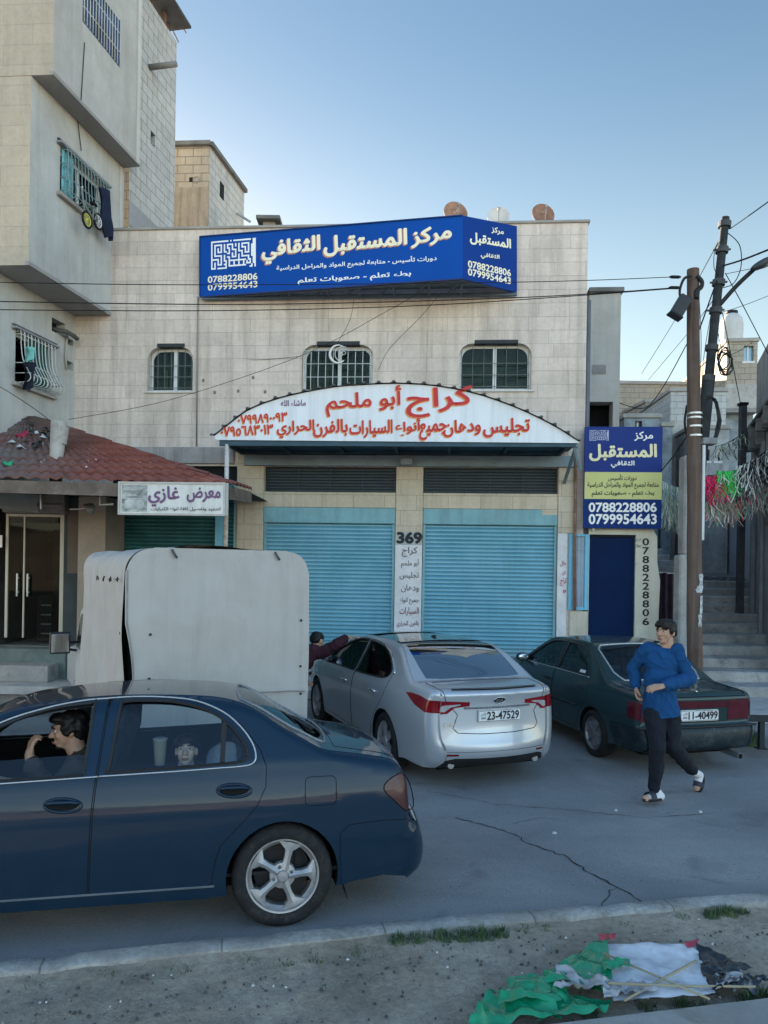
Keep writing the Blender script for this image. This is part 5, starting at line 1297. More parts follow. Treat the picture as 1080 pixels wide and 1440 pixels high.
for k in range(7): x = L_ - .1 - k*.45; mb.box((x-.10, .0, 5.0+jit(.15)), (x, .22+jit(.05), 5.45+jit(.1)))
mb.box((L_-3.2, 0, 5.5), (L_+.05, .20, 5.58)); mb.build('broken_ledge', mat('ledge_dark', (.16, .16, .155), .95, .3, 4, .4), t_, F.M, bevel=.02)
MB().box((L_-.34, 0.002, 0), (L_-.02, .10, 5.0)).box((L_-1.6, .002, 0), (L_-1.35, .08, 5.0)).build('pilaster', mat('pilaster_grey', (.24, .245, .25), .9, .2, 2, .3), t_, F.M, bevel=.02)
house('stacked_house', 'small beige block house with two dark windows just left of the wooden pole', 906, 946, 28, 567, M_blocky, 5, [(912, 578, 919, 592, M_windark), (927, 578, 934, 592, M_windark)], 2, ang=R(5))
house('pale_house', 'pale plastered house with three small windows seen between the two poles', 968, 1024, 23.5, 604, mat('pale_grey_plaster', (.38, .38, .37), .9, .35, 1.6, .4, 20, streak=.4, dirt=(.25, .25, .24)), 4, [(990, 632, 998, 648, M_windark), (1006, 630, 1014, 648, M_windark), (994, 668, 1004, 690, M_windark)], 2, ang=R(-6))
house('hill_house', 'distant grey block house on the slope above the pale plastered house', 996, 1021, 34, 556, M_block, 5, [(1004, 566, 1009, 576, M_windark)], 3)
side_house('lower_alley_house', 'pale grey low house wall half way up the alley on its right side', 9.05, 17.6, 11.1, 24.0, 5.1, mat('pale_grey_wash', (.40, .42, .44), .9, .2, 1.2, .3, streak=.3))
# concrete pier, dark post and hanging cloth by the steps
q0, q1 = at_y(957, 930, 13.3), at_y(971, 930, 13.3)
pr_ = thing('concrete_pier', 'stained pale concrete pier standing behind the wooden pole', 'pier', (q0.x, 13.3, .1), 0)
mb = MB(); mb.box((q0.x-.04, 13.3, .1), (q1.x, 13.6, at_y(962, 780, 13.3).z)); mb.box((q0.x+.02, 13.302, at_y(962, 780, 13.3).z), (q1.x, 13.58, at_y(962, 640, 13.3).z)); mb.build('shaft', mat('pier_concrete', (.34, .335, .32), .95, .3, 2, .5, 40, dirt=(.18, .17, .16)), pr_, bevel=.03)
q0, q1 = at_y(1041, 845, 16.9), at_y(1043.5, 570, 16.9)
dp = thing('dark_post', 'straight dark steel post on the right of the alley steps', 'post', q0, 0)
MB().box((q0.x-.07, 16.85, 1.2), (q0.x+.07, 16.99, q1.z)).build('shaft', mat('post_dark', (.055, .06, .065), .7, .3, 4, .2), dp, bevel=.01)
MB().box((q0.x-.09, 16.83, q1.z), (q0.x+.09, 17.01, q1.z+.06)).build('cap', M_dark_in, dp)
cq = at_y(942, 850, 14.6); cl = thing('hanging_cloth', 'dark maroon blanket hung over a rail at the foot of the left steps', 'blanket', (cq.x, 14.6, 1.0), 0)
a, b = at_y(926, 897, 14.6), at_y(959, 805, 14.6)
mb = MB(); mb.grid(lambda u, v: Vector((a.x+(b.x-a.x)*u, 14.6+.05*math.sin(u*19)+.02*math.sin(u*43+v), a.z+(b.z-a.z)*v - .05*u)), 40, 8); mb.build('cloth', mat('maroon_cloth', (.055, .035, .05), .95, .35, 3, .3), cl, smooth=True, fixn=False)
MB().tube([(a.x-.2, 14.63, b.z+.01), (b.x+.1, 14.63, b.z-.05)], .02, 6).build('rail', M_steel, cl)

# ================================================================ poles
PY_ = 12.4
b0, b1 = at_y(978, 935, PY_), at_y(974.5, 379, PY_); b0.z = .1
pw = thing('wooden_pole', 'brown wooden utility pole with peeling poster scraps behind the green car', 'utility pole', b0, 0)
def woodm():
    m, t, b = nmat('pole_wood'); v = coords(t, (7, 7, .35)); n1 = tnoise(t, v, 2.2, 8, .7, .3); n2 = tnoise(t, coords(t), 2, 6, .7)
    c = ramp(t, n1, [(.3, (.045, .026, .018)), (.5, (.095, .058, .042)), (.7, (.15, .10, .075))]); c = mix(t, ramp(t, n2, [(.4, 0.), (.7, .5)]), c, (.13, .11, .10))
    t.links.new(c, b.inputs['Base Color']); b.inputs['Roughness'].default_value = .9; bump(t, b, n1, .6, .01); return m
mb = MB(); nseg = 26
for i in range(1): mb.tube([b0.lerp(b1, k/nseg) + Vector((noise.noise(Vector((k*.3, 0, 0)))*.012, 0, 0)) for k in range(nseg+1)], [.128-.030*k/nseg for k in range(nseg+1)], 14)
mb.build('shaft', woodm(), pw, smooth=60)
mb = MB()
for py in (582, 588, 600, 613):
    c = at_y(976.8 - (py-580)*0, py, PY_); mb.lathe([(.116, -.015), (.123, -.015), (.123, .015), (.116, .015)], 18, Matrix.Translation(c), closed=True)
mb.build('metal_strap', mat('strap_zinc', (.5, .51, .5), .4, .15, 6, .1, metal=.8), pw, smooth=40)
def scrap(px, py, wd, ht, sd):
    c = at_y(px, py, PY_); 
    def fn(u, v):
        x = (u-.5)*wd; z = (v-.5)*ht; ax = b0.lerp(b1, (c.z-b0.z)/(b1.z-b0.z)).x; r = .136
        xx = c.x - ax + x*(.7+.5*noise.noise(Vector((v*3, sd, 0)))); xx = max(-.14, min(.14, xx))
        return Vector((ax+xx, PY_ - math.sqrt(max(1e-4, r*r-xx*xx)), c.z+z + .03*noise.noise(Vector((u*4, sd, 2)))))
    m_ = MB(); m_.grid(fn, 8, 8); return m_
pm_ = mat('poster_scrap', (.45, .47, .47), .85, .4, 14, .1, dirt=(.12, .09, .075), dirt_amt=1.0)
for px, py, wd, ht, sd in ((982, 818, .12, .26, 1), (979, 829, .16, .10, 2), (982, 850, .08, .30, 3), (980, 872, .09, .20, 4)): scrap(px, py, wd, ht, sd).build('poster_scrap', pm_, pw, fixn=False, smooth=True)
MB().box((at_y(986, 700, PY_).x, PY_-.03, at_y(988, 760, PY_).z), (at_y(990.5, 700, PY_).x, PY_+.02, at_y(988, 626, PY_).z)).build('conduit', mat('white_conduit', (.55, .57, .57), .5, .1, 3, .05), pw, bevel=.01)
# hanging floodlight and its cable loop
c = at_y(957, 431, PY_-.16)
MB().box((-.10, -.09, -.17), (.10, .09, .17), Matrix.Translation(c) @ Matrix.Rotation(R(30), 4, 'Y')).box((-.12, -.11, -.20), (.12, .11, -.17), Matrix.Translation(c) @ Matrix.Rotation(R(30), 4, 'Y')).build('floodlight', mat('lamp_housing_dark', (.03, .035, .04), .5, .2, 5), pw, bevel=.012)
MB().tube(smooth_line([at_y(x, y, PY_-.14) for x, y in ((972, 388), (962, 392), (956, 408), (958, 420), (966, 428))], 5), .022, 8).build('lamp_cable', M_blackp, pw, smooth=True)
MB().tube(smooth_line([at_y(x, y, PY_-.10) for x, y in ((980, 388), (987, 396), (986, 404), (979, 410), (980, 420), (982, 405))], 5), .035, 8).build('cable_joint', M_blackp, pw, smooth=True)
MB().tube(smooth_line([at_y(x, y, PY_+.16) for x, y in ((966, 570), (963, 590), (964, 605), (968, 618))], 5), .02, 8).build('cable_loop', M_blackp, pw, smooth=True)
LY = 13.8
l0, l1 = at_y(953, 935, LY), at_y(1020, 306, LY); l0.z = .1
lp = thing('leaning_lamp_post', 'dark leaning steel pole with street lamp arm and many cables', 'lamp post', l0, 0)
M_pst = mat('pole_steel_dark', (.030, .036, .040), .7, .25, 3, .2, dirt=(.07, .065, .06), spec=.2)
L = lambda f: l0.lerp(l1, f)
mb = MB(); mb.tube([L(0), L(.42)], [.14, .13], 12); mb.tube([L(.40), L(.66)], [.115, .11], 12); mb.tube([L(.64), L(1.0)], [.085, .075], 12); mb.build('shaft', M_pst, lp, smooth=40)
for f in (.42, .655, .72, .80, .86, .93, .985):
    mb = MB(); mb.tube([L(f-.006), L(f+.006)], .14 if f < .6 else .115, 12)
    if f in (.80, .86, .93): mb.bar(L(f)+Vector((-.16, 0, 0)), L(f)+Vector((.16, 0, .02)), .03, .03)
    mb.build('clamp', mat('clamp_grey', (.06, .065, .07), .6, .2, 6), lp)
ha, hb = at_y(1011, 430, LY), at_y(1061, 378, LY-.4)
MB().tube(smooth_line([ha, ha.lerp(hb, .5)+Vector((0, 0, .03)), hb], 5), .04, 10).build('lamp_arm', M_pst, lp, smooth=True)
hc = at_y(1074, 370, LY-.5); Mh = Matrix.Translation(hc) @ Matrix.Rotation(R(-28), 4, 'Y')
mb = MB(); mb.ball((0, 0, 0), (.27, .11, .075), 16, 10, Mh); mb.build('lamp_head', mat('lamp_head_dark', (.045, .05, .055), .5, .2, 5), lp, smooth=True)
mb = MB(); mb.ball((.05, 0, -.04), (.18, .085, .05), 14, 8, Mh); mb.build('lamp_glass', mat('lamp_glass_grey', (.20, .22, .23), .2, .1, 5, 0), lp, smooth=True)
mb = MB()
for k in range(6):
    c = at_y(1019+jit(3), 508+jit(5), LY-.25); mb.tube([c + Vector((.12*math.cos(a*.5236)+jit(.01), jit(.05), .20*math.sin(a*.5236)+jit(.015))) for a in range(12)], .012, 5, closed=True)
mb.build('cable_coil', M_blackp, lp, smooth=True)
mb = MB()
for k in range(4):
    c = at_y(998+jit(1.5), 590+jit(3), LY-.3); mb.tube([c + Vector(((.15+k*.01)*math.cos(a*.3927)*(1 if abs(a-8) < 9 else 1), jit(.03), .42*math.sin(a*.3927))) for a in range(16)], .018, 6, closed=True)
mb.build('cable_loop', M_blackp, lp, smooth=True)
MB().box((at_y(984, 618, LY-.3).x, LY-.45, at_y(984, 626, LY-.3).z), (at_y(1004, 618, LY-.3).x, LY-.2, at_y(984, 617, LY-.3).z)).build('bracket_tray', mat('tray_grey', (.22, .23, .235), .6, .3, 5), lp, bevel=.01)

# ================================================================ overhead cables, each one its own
M_cab = mat('cable_black', (.022, .024, .027), .95, .2, 5, 0, spec=.05)
def cable(label, pts, r=.010, grp='overhead cables', name='overhead_cable'):
    P_ = [at_y(*p) for p in pts]; P_ = smooth_line(P_, 8) if len(P_) > 2 else P_
    o = MB().tube(P_, r*.72, 5).build(name, M_cab, None, smooth=True)
    return solo(o, label, 'cable', grp)
clw = [('upper street cable crossing the stone building from the pole to the left edge', [(958, 389, 12.3), (740, 396.5, 11.8), (280, 400.5, 11.0), (-60, 396, 10.3)], .009),
 ('lower street cable sagging under the blue billboard from the floodlight pole', [(957, 404, 12.3), (740, 418, 11.8), (360, 428, 11.2), (-60, 423, 10.3)], .011),
 ('third street cable, the lowest one across the upper stone wall', [(957, 405, 12.32), (760, 419.5, 12.0), (560, 431, 11.6), (280, 437, 11.1), (-60, 435, 10.4)], .010),
 ('wire slung diagonally up the stone wall from the left house to the billboard', [(96, 590, 14.2), (240, 562, 14.3), (424, 500, 14.2), (545, 437, 14.0), (590, 412, 13.8)], .007),
 ('thin wire drooping from the downpipe to the middle window', [(278, 496, 14.8), (350, 506, 14.7), (424, 501, 14.55)], .006),
 ('loose wire hanging from the billboard to the right side of the middle window', [(620, 412, 14.1), (590, 447, 14.3), (548, 490, 14.4), (532, 520, 14.45)], .006),
 ('loose wire from the billboard corner to the crescent ornament', [(498, 420, 14.4), (492, 450, 14.45), (474, 484, 14.4)], .006),
 ('wire coming in at the left edge down to the odd post on the tiled roof', [(-50, 520, 11.5), (0, 544, 11.8), (50, 576, 12.1), (80, 600, 12.2)], .008),
 ('cable leaving the top of the leaning pole towards the upper right corner', [(1026, 322, 13.8), (1052, 304, 12.5), (1120, 255, 10.0)], .014),
 ('thick cable going right from the middle of the leaning pole', [(1016, 374, 13.8), (1048, 364, 12.8), (1120, 335, 10.5)], .022),
 ('thin cable going right just above the street lamp', [(1022, 385, 13.8), (1056, 378, 13), (1120, 366, 11)], .008),
 ('cable running steeply down right from the leaning pole to the alley house', [(1020, 384, 13.8), (1045, 430, 14.2), (1084, 505, 14.8)], .012),
 ('cable from the leaning pole down to the dark post', [(1016, 440, 13.8), (1029, 505, 15.0), (1042, 572, 16.8)], .012),
 ('thin line rising from the far roof to the top of the leaning pole', [(902, 526, 29), (951, 447, 20), (1012, 337, 13.9)], .012),
 ('second thin line rising from the far roof behind the wooden pole', [(912, 534, 29), (966, 470, 20), (1008, 415, 13.9)], .011),
 ('slack cable dipping above the blue sign and rising to the wooden pole', [(868, 566, 15.5), (905, 574, 15.2), (930, 548, 14), (968, 480, 12.5)], .012),
 ('short cable from the blue sign edge up to the straps on the wooden pole', [(930, 662, 13.9), (948, 640, 13.3), (967, 612, 12.45)], .014),
 ('strand hanging down between the two poles, left one', [(982, 400, 12.5), (986, 480, 12.9), (984, 560, 13.2), (988, 612, 13.5)], .008),
 ('strand hanging down between the two poles, right one', [(1004, 420, 13.7), (990, 500, 13.4), (985, 580, 13.3)], .008),
 ('heavy bundle slung from the wooden pole to the leaning pole', [(981, 470, 12.5), (992, 440, 13), (1008, 395, 13.7)], .018),
 ('looping service wire right of the leaning pole top', [(1024, 328, 13.75), (1040, 345, 13.6), (1042, 375, 13.6), (1032, 398, 13.65), (1016, 405, 13.75)], .012),
 ('drooping loop wire left of the leaning pole', [(1018, 335, 13.75), (1006, 350, 13.6), (1004, 375, 13.6), (1010, 388, 13.7)], .009),
 ('cable crossing low behind the lamp head to the right edge', [(1012, 440, 13.9), (1050, 428, 14.5), (1120, 400, 15)], .008),
 ('low cable from the leaning pole to the water tank house', [(1010, 470, 13.9), (1024, 500, 18), (1060, 480, 26.5)], .012)]
for l_, p, r_ in clw: cable(l_, p, r_)
for px, py, Y, l_ in ((949, 389.5, 12.25, 'black end clamp of the upper street cable'), (948, 404.5, 12.25, 'black end clamp of the lower street cable')):
    c = at_y(px, py, Y); solo(MB().tube([c-Vector((.09, 0, 0)), c-Vector((.05, 0, 0)), c+Vector((.06, 0, 0)), c+Vector((.10, 0, 0))], [.012, .028, .028, .012], 8).build('cable_clamp', M_cab, None, smooth=True), l_, 'clamp', 'cable end clamps')

# ================================================================ tinsel garlands over the alley
def garland(name, label, p0, p1, sag, n_, ln, mats_, sd, col_runs=None):
    a, b = at_y(*p0), at_y(*p1); t_ = thing(name, label, 'garland', a.lerp(b, .5), 0, 'tinsel garlands over the alley')
    rnd = random.Random(sd)
    L_ = lambda f: a.lerp(b, f) - Vector((0, 0, sag*4*f*(1-f)))
    MB().tube([L_(i/16) for i in range(17)], .008, 5).build('string', M_cab, t_)
    mbs = [MB() for _ in mats_]
    for i in range(int(n_*1.7)):
        f = rnd.random(); p = L_(f); mi = min(len(mats_)-1, int((f + rnd.uniform(-.07, .07))*len(mats_))) if col_runs else rnd.randrange(len(mats_)); mi = max(0, mi)
        ll = ln*rnd.uniform(.25, 1.1); w_ = rnd.uniform(.0035, .010); ang = rnd.uniform(0, 3.14); dx, dy = rnd.uniform(-.26, .26), rnd.uniform(-.15, .15)
        tw_ = rnd.uniform(-2.5, 2.5); vs = []
        for k in range(6):
            v = k/5; c = p + Vector((dx*v*v + .03*math.sin(v*6+i), dy*v + .03*math.cos(v*5+i), -ll*v)); aa = ang + tw_*v
            vs += [c + Vector((math.cos(aa), math.sin(aa), 0))*w_, c - Vector((math.cos(aa), math.sin(aa), 0))*w_]
        mbs[mi].add(vs, [(2*k, 2*k+1, 2*k+3, 2*k+2) for k in range(5)])
    for q, mt in zip(mbs, mats_):
        if q.v: 
            o = q.build('fringe', mt, t_, fixn=False)
    return t_
def foil(n, c, mt_=.35, ro=.35): return mat(n, c, ro, .2, 8, 0, metal=mt_)
f_pgr = foil('foil_pale_green', (.34, .60, .40), .1)
f_red, f_grn, f_blk, f_wht, f_olv = foil('foil_red', (.75, .04, .14), .1), foil('foil_green', (.06, .66, .11), .1), foil('foil_black', (.02, .025, .03)), foil('foil_white', (.80, .84, .80), .0), foil('foil_silver_green', (.48, .56, .42), .1)
garland('red_garland', 'bright red tinsel streamers just right of the wooden pole', (984, 668, 13.6), (1014, 664, 14.2), .05, 90, .52, [f_red], 1)
garland('green_garland', 'bright green tinsel streamers in the middle of the alley decorations', (1010, 662, 14.0), (1042, 658, 14.4), .04, 150, .5, [f_grn, f_grn, f_grn, f_wht], 2)
garland('black_garland', 'black and white tinsel streamers at the right end of the alley decorations', (1038, 655, 14.2), (1090, 622, 14.4), .08, 190, .68, [f_blk, f_wht, f_blk, f_wht], 3)
garland('silver_garland', 'silvery olive tinsel hanging lowest between the wooden pole and the right wall', (986, 696, 14.6), (1090, 668, 15.0), .16, 300, .60, [f_wht, f_olv, f_wht, f_pgr, f_red], 4)
garland('pale_green_garland', 'pale green and silver tinsel left of the wooden pole beside the blue sign', (929, 676, 15.0), (984, 686, 15.4), .08, 300, .85, [f_wht, f_olv, f_wht, foil('foil_pale_green', (.34, .60, .40))], 5)
garland('white_garland', 'thin white and black tinsel knot high in front of the water tank house', (1006, 628, 15.5), (1046, 608, 16), .05, 45, .38, [f_wht, f_blk, f_olv], 6)

# ================================================================ bench at the right edge
bx = on_ground(1070, 1053)
bn = thing('bench', 'low bench with pale slab top and dark steel legs by the steps', 'bench', bx, 0)
zt_ = .40; x0 = at_y(1047, 1010, bx.y).x
MB().box((x0, bx.y-.02, zt_-.02), (x0+1.5, bx.y+.55, zt_+.03)).build('seat', M_conc2, bn, bevel=.01)
mb = MB(); mb.box((x0-.01, bx.y-.045, zt_-.06), (x0+1.5, bx.y-.021, zt_+.025)); mb.box((x0-.01, bx.y+.5, zt_-.06), (x0+1.5, bx.y+.53, zt_-.021)); mb.build('seat_frame', M_pst, bn)
for x in (bx.x, bx.x+1.2):
    for y in (bx.y, bx.y+.5): MB().box((x-.03, y-.03, 0), (x+.03, y+.03, zt_-.06)).box((x-.06, y-.06, 0), (x+.06, y+.06, .012)).build('leg', M_pst, bn)
# ================================================================ cars
def lerp_tab(tab, x):
    if x <= tab[0][0]: return tab[0][1]
    for (a, va), (b, vb) in zip(tab, tab[1:]):
        if x <= b:
            f = (x-a)/(b-a) if b > a else 0; return va+(vb-va)*f
    return tab[-1][1]
def smooth_tab(tab, x):            # monotone-ish cubic through the table
    n_ = len(tab)
    if x <= tab[0][0]: return tab[0][1]
    if x >= tab[-1][0]: return tab[-1][1]
    i = next(k for k in range(n_-1) if x <= tab[k+1][0])
    x0, y0 = tab[i]; x1, y1 = tab[i+1]; h = x1-x0
    m = lambda k: 0 if k in (0, n_-1) else (tab[k+1][1]-tab[k-1][1])/(tab[k+1][0]-tab[k-1][0])
    t = (x-x0)/h; m0, m1 = m(i)*h, m(i+1)*h
    return y0*(2*t**3-3*t*t+1)+m0*(t**3-2*t*t+t)+y1*(-2*t**3+3*t*t)+m1*(t**3-t*t)
class Body:
    """half-width field over the side view plus a centre strip that wraps tail, deck, roof, bonnet and nose"""
    def __init__(s, loop, belt, Wb, plan, vert, tumble, xr, xf):
        # loop: (x, z, dx, dz, fillet) from tail bottom over the roof to nose bottom
        ctrl = [tuple(map(float, p)) for p in loop]; s.L = smooth_line(ctrl, 7)
        s.T = [0.0]
        for a, b in zip(s.L, s.L[1:]): s.T.append(s.T[-1]+math.hypot(b[0]-a[0], b[1]-a[1]))
        s.belt, s.Wb, s.plan, s.vert, s.tumble = belt, Wb, plan, vert, tumble
        s.segs = list(zip(s.L, s.L[1:])); s.cx = (xr+xf)/2
    def base(s, x, z):
        zb = lerp_tab(s.belt, x)
        w_ = s.Wb*smooth_tab(s.plan, x)
        k = smooth_tab(s.vert, z)
        d = z-zb; soft = .5*(d+math.sqrt(d*d+.0009))
        return w_*k - s.tumble*soft
    def near(s, x, z):
        best = 1e9; r = .05
        for a, b in s.segs:
            dx, dz = b[0]-a[0], b[1]-a[1]; q = dx*dx+dz*dz
            t = 0 if q == 0 else max(0, min(1, ((x-a[0])*dx+(z-a[1])*dz)/q))
            e = (x-a[0]-dx*t)**2+(z-a[1]-dz*t)**2
            if e < best: best = e; r = a[4]+(b[4]-a[4])*t
        return math.sqrt(best), r
    def W(s, x, z):
        t, r = s.near(x, z); w_ = s.base(x, z)
        if t < r: w_ -= r-math.sqrt(max(0, r*r-(r-t)**2))
        return w_
    def side_n(s, x, z):
        h = .004; gx = (s.W(x+h, z)-s.W(x-h, z))/(2*h); gz = (s.W(x, z+h)-s.W(x, z-h))/(2*h)
        return Vector((-gx, 1, -gz)).normalized()
    def Lp(s, t):
        if t <= 0: return s.L[0]
        for i in range(len(s.T)-1):
            if t <= s.T[i+1]:
                f = (t-s.T[i])/max(1e-9, s.T[i+1]-s.T[i]); return tuple(a+(b-a)*f for a, b in zip(s.L[i], s.L[i+1]))
        return s.L[-1]
    def strip(s, t, q):              # q in -1..1 across
        x, z, dx, dz, r = s.Lp(t); y = max(.02, s.base(x, z)-r); e = 1-q*q
        return Vector((x+dx*e, q*y, z+dz*e))
    def strip_n(s, t, q):
        h = .01; a = s.strip(min(t+h, s.T[-1]), q)-s.strip(max(t-h, 0), q); b = s.strip(t, q+h)-s.strip(t, q-h)
        return b.cross(a).normalized()*(-1)
    def t_of_z(s, z):                # along the tail
        for i in range(len(s.L)-1):
            a, b = s.L[i], s.L[i+1]
            if (a[1]-z)*(b[1]-z) <= 0 and a[1] != b[1]: return s.T[i]+(s.T[i+1]-s.T[i])*(z-a[1])/(b[1]-a[1])
        return 0
    def t_of_x(s, x, front=True):    # along deck, roof, bonnet
        for i in range(len(s.L)-1):
            a, b = s.L[i], s.L[i+1]
            if b[0] > a[0] and a[0] <= x <= b[0]: return s.T[i]+(s.T[i+1]-s.T[i])*(x-a[0])/(b[0]-a[0])
        return s.T[-1]
    def yq(s, t, y):
        x, z, dx, dz, r = s.Lp(t); return y/max(.02, s.base(x, z)-r)
def densify(poly, h, closed=True):
    r = []; n_ = len(poly)
    for i in range(n_ if closed else n_-1):
        a, b = poly[i], poly[(i+1) % n_]; k = max(1, int(math.dist(a[:2], b[:2])/h))
        r += [tuple(p+(q-p)*j/k for p, q in zip(a, b)) for j in range(k)]
    if not closed: r.append(tuple(poly[-1]))
    return r
def round_poly(poly, k=4):            # closed Catmull-Rom
    r = []; n_ = len(poly)
    for i in range(n_):
        p0, p1, p2, p3 = poly[i-1], poly[i], poly[(i+1) % n_], poly[(i+2) % n_]
        for j in range(k):
            t = j/k
            r.append(tuple(.5*((2*p1[c])+(-p0[c]+p2[c])*t+(2*p0[c]-5*p1[c]+4*p2[c]-p3[c])*t*t+(-p0[c]+3*p1[c]-3*p2[c]+p3[c])*t**3) for c in (0, 1)))
    return r
def mesh_obj(name, vs, fs, ns, mt, parent, T):
    me = bpy.data.meshes.new(name); me.from_pydata([T @ v for v in vs], [], fs); me.materials.append(mt); me.update()
    me.polygons.foreach_set('use_smooth', [True]*len(fs))
    Q = T.to_3x3().inverted().transposed()
    me.normals_split_custom_set_from_vertices([(Q @ v).normalized() for v in ns])
    o = bpy.data.objects.new(name, me); COL.objects.link(o); o.parent = parent; return o
class Car:
    def __init__(s, th, body, T=I4, h=.055):
        s.th, s.B, s.T, s.h = th, body, T, h     # T: squash matrix, car frame -> thing frame
        s.side_regs, s.strip_regs, s.parts = [], [], {}
    def surf(s, patch, u, v, off=0.0, sgn=1):
        if patch == 'side':
            n_ = s.B.side_n(u, v); p = Vector((u, s.B.W(u, v), v)) + n_*off; return Vector((p.x, p.y*sgn, p.z)), Vector((n_.x, n_.y*sgn, n_.z))
        q = s.B.yq(u, v); n_ = s.B.strip_n(u, q); return s.B.strip(u, q) + n_*off, n_
    def skin(s, outline, regs, default, liner=None):
        """side skin: regs = [(name, polygon, material, parent name, offset)] first match wins"""
        polys = [densify(p, .06) for _, p, *_ in regs]; xs = [p[0] for p in outline]; zs = [p[1] for p in outline]; pts = []
        h = s.h; x = min(xs)+h/2
        while x < max(xs):
            z = min(zs)+h/2
            while z < max(zs):
                pts.append((x+random.uniform(-.004, .004), z+random.uniform(-.004, .004))); z += h
            x += h
        # extra rows close to the edges where the skin turns in
        for t in s.B.T:
            a = s.B.Lp(t); b = s.B.Lp(t+.01); d = Vector((b[0]-a[0], b[1]-a[1]))
            if d.length < 1e-6: continue
            d.normalize()
            for o_ in (.006, .018, .036, .06): pts.append((a[0]+d.y*o_, a[1]-d.x*o_))
        pts = [p for p in pts if inside(p, outline)]
        V, F_ = cdt_faces(densify(outline, .05), polys, pts)
        grp = {}
        for f in F_:
            c = (V[f[0]]+V[f[1]]+V[f[2]])/3
            if not inside(c, outline): continue
            k = next((i for i, p in enumerate(polys) if inside(c, p)), -1); grp.setdefault(k, []).append(f)
        nrm = [s.B.side_n(v.x, v.y) for v in V]; pos = [Vector((v.x, s.B.W(v.x, v.y), v.y)) for v in V]
        for sgn in (1, -1):
            for k, fs in grp.items():
                nm, mt, par, off = (default[0], default[1], None, 0) if k < 0 else (regs[k][0], regs[k][2], regs[k][3], regs[k][4])
                if nm is None: continue
                s.emit((nm, sgn), nm, [Vector((p.x, p.y*sgn, p.z)) for p in pos], [Vector((n_.x, n_.y*sgn, n_.z)) for n_ in nrm], fs, mt, par if par is None else (par, sgn), off)
            if liner:
                keep = [f for k, fs in grp.items() if k < 0 or (regs[k][0] and not regs[k][0].startswith(('window', 'quarter'))) for f in fs]
                s.emit(('trim', sgn), 'interior_trim', [Vector((p.x, p.y*sgn, p.z)) for p in pos], [-Vector((n_.x, n_.y*sgn, n_.z)) for n_ in nrm], keep, liner, None, .03, flip=True)
    def emit(s, key, name, pos, nrm, fs, mt, par, off, flip=False):
        used = sorted({i for f in fs for i in f}); mp = {i: k for k, i in enumerate(used)}
        vs = [pos[i]+nrm[i]*off for i in used]; ns = [nrm[i] for i in used]; out = []
        for f in fs:
            g = [mp[i] for i in f]; fn = (vs[g[1]]-vs[g[0]]).cross(vs[g[2]]-vs[g[0]])
            if fn.dot(ns[g[0]]+ns[g[1]]+ns[g[2]]) < 0: g.reverse()
            out.append(g)
        parent = s.parts.get(par, s.th) if par else s.th
        o = mesh_obj(name, vs, out, ns, mt, parent, s.T); s.parts.setdefault(key, o); return o
    def strip(s, regs, default, liner=None, t0=0.0, t1=None):
        """tail-deck-roof-nose strip; region polygons in (t, y)"""
        t1 = t1 or s.B.T[-1]; K = 1.0
        ts = [t for t in s.B.T if t0 <= t <= t1]
        yE = lambda t: s.B.strip(t, 1).y
        conv = lambda p: [(t, s.B.yq(t, y)) for t, y in densify(p, .05)]
        polys = [conv(p) for _, p, *_ in regs]
        outl = [(t, 1.0) for t in ts] + [(t1, q) for q in (.8, .6, .4, .2, 0, -.2, -.4, -.6, -.8)] + [(t, -1.0) for t in reversed(ts)] + [(t0, q) for q in (-.8, -.6, -.4, -.2, 0, .2, .4, .6, .8)]
        pts = []; t = t0+.03
        while t < t1:
            for q in range(-11, 12): pts.append((t+random.uniform(-.003, .003), q/12*.995))
            t += s.h
        V, F_ = cdt_faces(outl, polys, pts); grp = {}
        for f in F_:
            c = (V[f[0]]+V[f[1]]+V[f[2]])/3
            if not inside(c, outl): continue
            k = next((i for i, p in enumerate(polys) if inside(c, p)), -1); grp.setdefault(k, []).append(f)
        pos = [s.B.strip(v.x, v.y) for v in V]; nrm = [s.B.strip_n(v.x, v.y) for v in V]
        for k, fs in grp.items():
            nm, mt, par, off = (default[0], default[1], None, 0) if k < 0 else (regs[k][0], regs[k][2], regs[k][3], regs[k][4])
            if nm: s.emit((nm, 0, k), nm, pos, nrm, fs, mt, (par, 0) if par else None, off)
        if liner:
            keep = [f for k, fs in grp.items() if k < 0 or not regs[k][0].startswith(('rear_window', 'windscreen', 'sunroof')) for f in fs]
            s.emit(('liner', 0), 'headliner', pos, [-n_ for n_ in nrm], keep, liner, None, .035)
    def seam(s, mb, patch, line, r=.0028, sgn=1, off=-.0006):
        pts = densify(line, .03, False); mb.tube([s.T @ s.surf(patch, u, v, off, sgn)[0] for u, v in pts], r, 5)
    def both(s, name, mt, fn, parent=None, smooth=True):
        """a mirrored pair of small parts"""
        for sgn in (1, -1):
            mb = MB(); fn(mb, sgn); o = mb.build(name, mt, s.parts.get((parent, sgn), s.th), WM[s.th], smooth=smooth); s.parts.setdefault((name, sgn), o)
    def P(s, x, y, z): return s.T @ Vector((x, y, z))
def arch_pts(cx, cz, r, z0, n_=22):
    a0 = math.asin(max(-1, min(1, (z0-cz)/r))); return [(cx-r*math.cos(a0+(math.pi-2*a0)*i/n_), cz+r*math.sin(a0+(math.pi-2*a0)*i/n_)) for i in range(n_+1)]
M_rubber = mat('tyre_rubber', (.016, .017, .018), .8, .25, 9, .25, 90, dirt=(.06, .055, .05), dirt_amt=.5)
M_trim = mat('black_plastic', (.02, .021, .023), .55, .2, 6, .1)
M_inter = mat('car_interior', (.022, .023, .026), .85, .3, 4, .1)
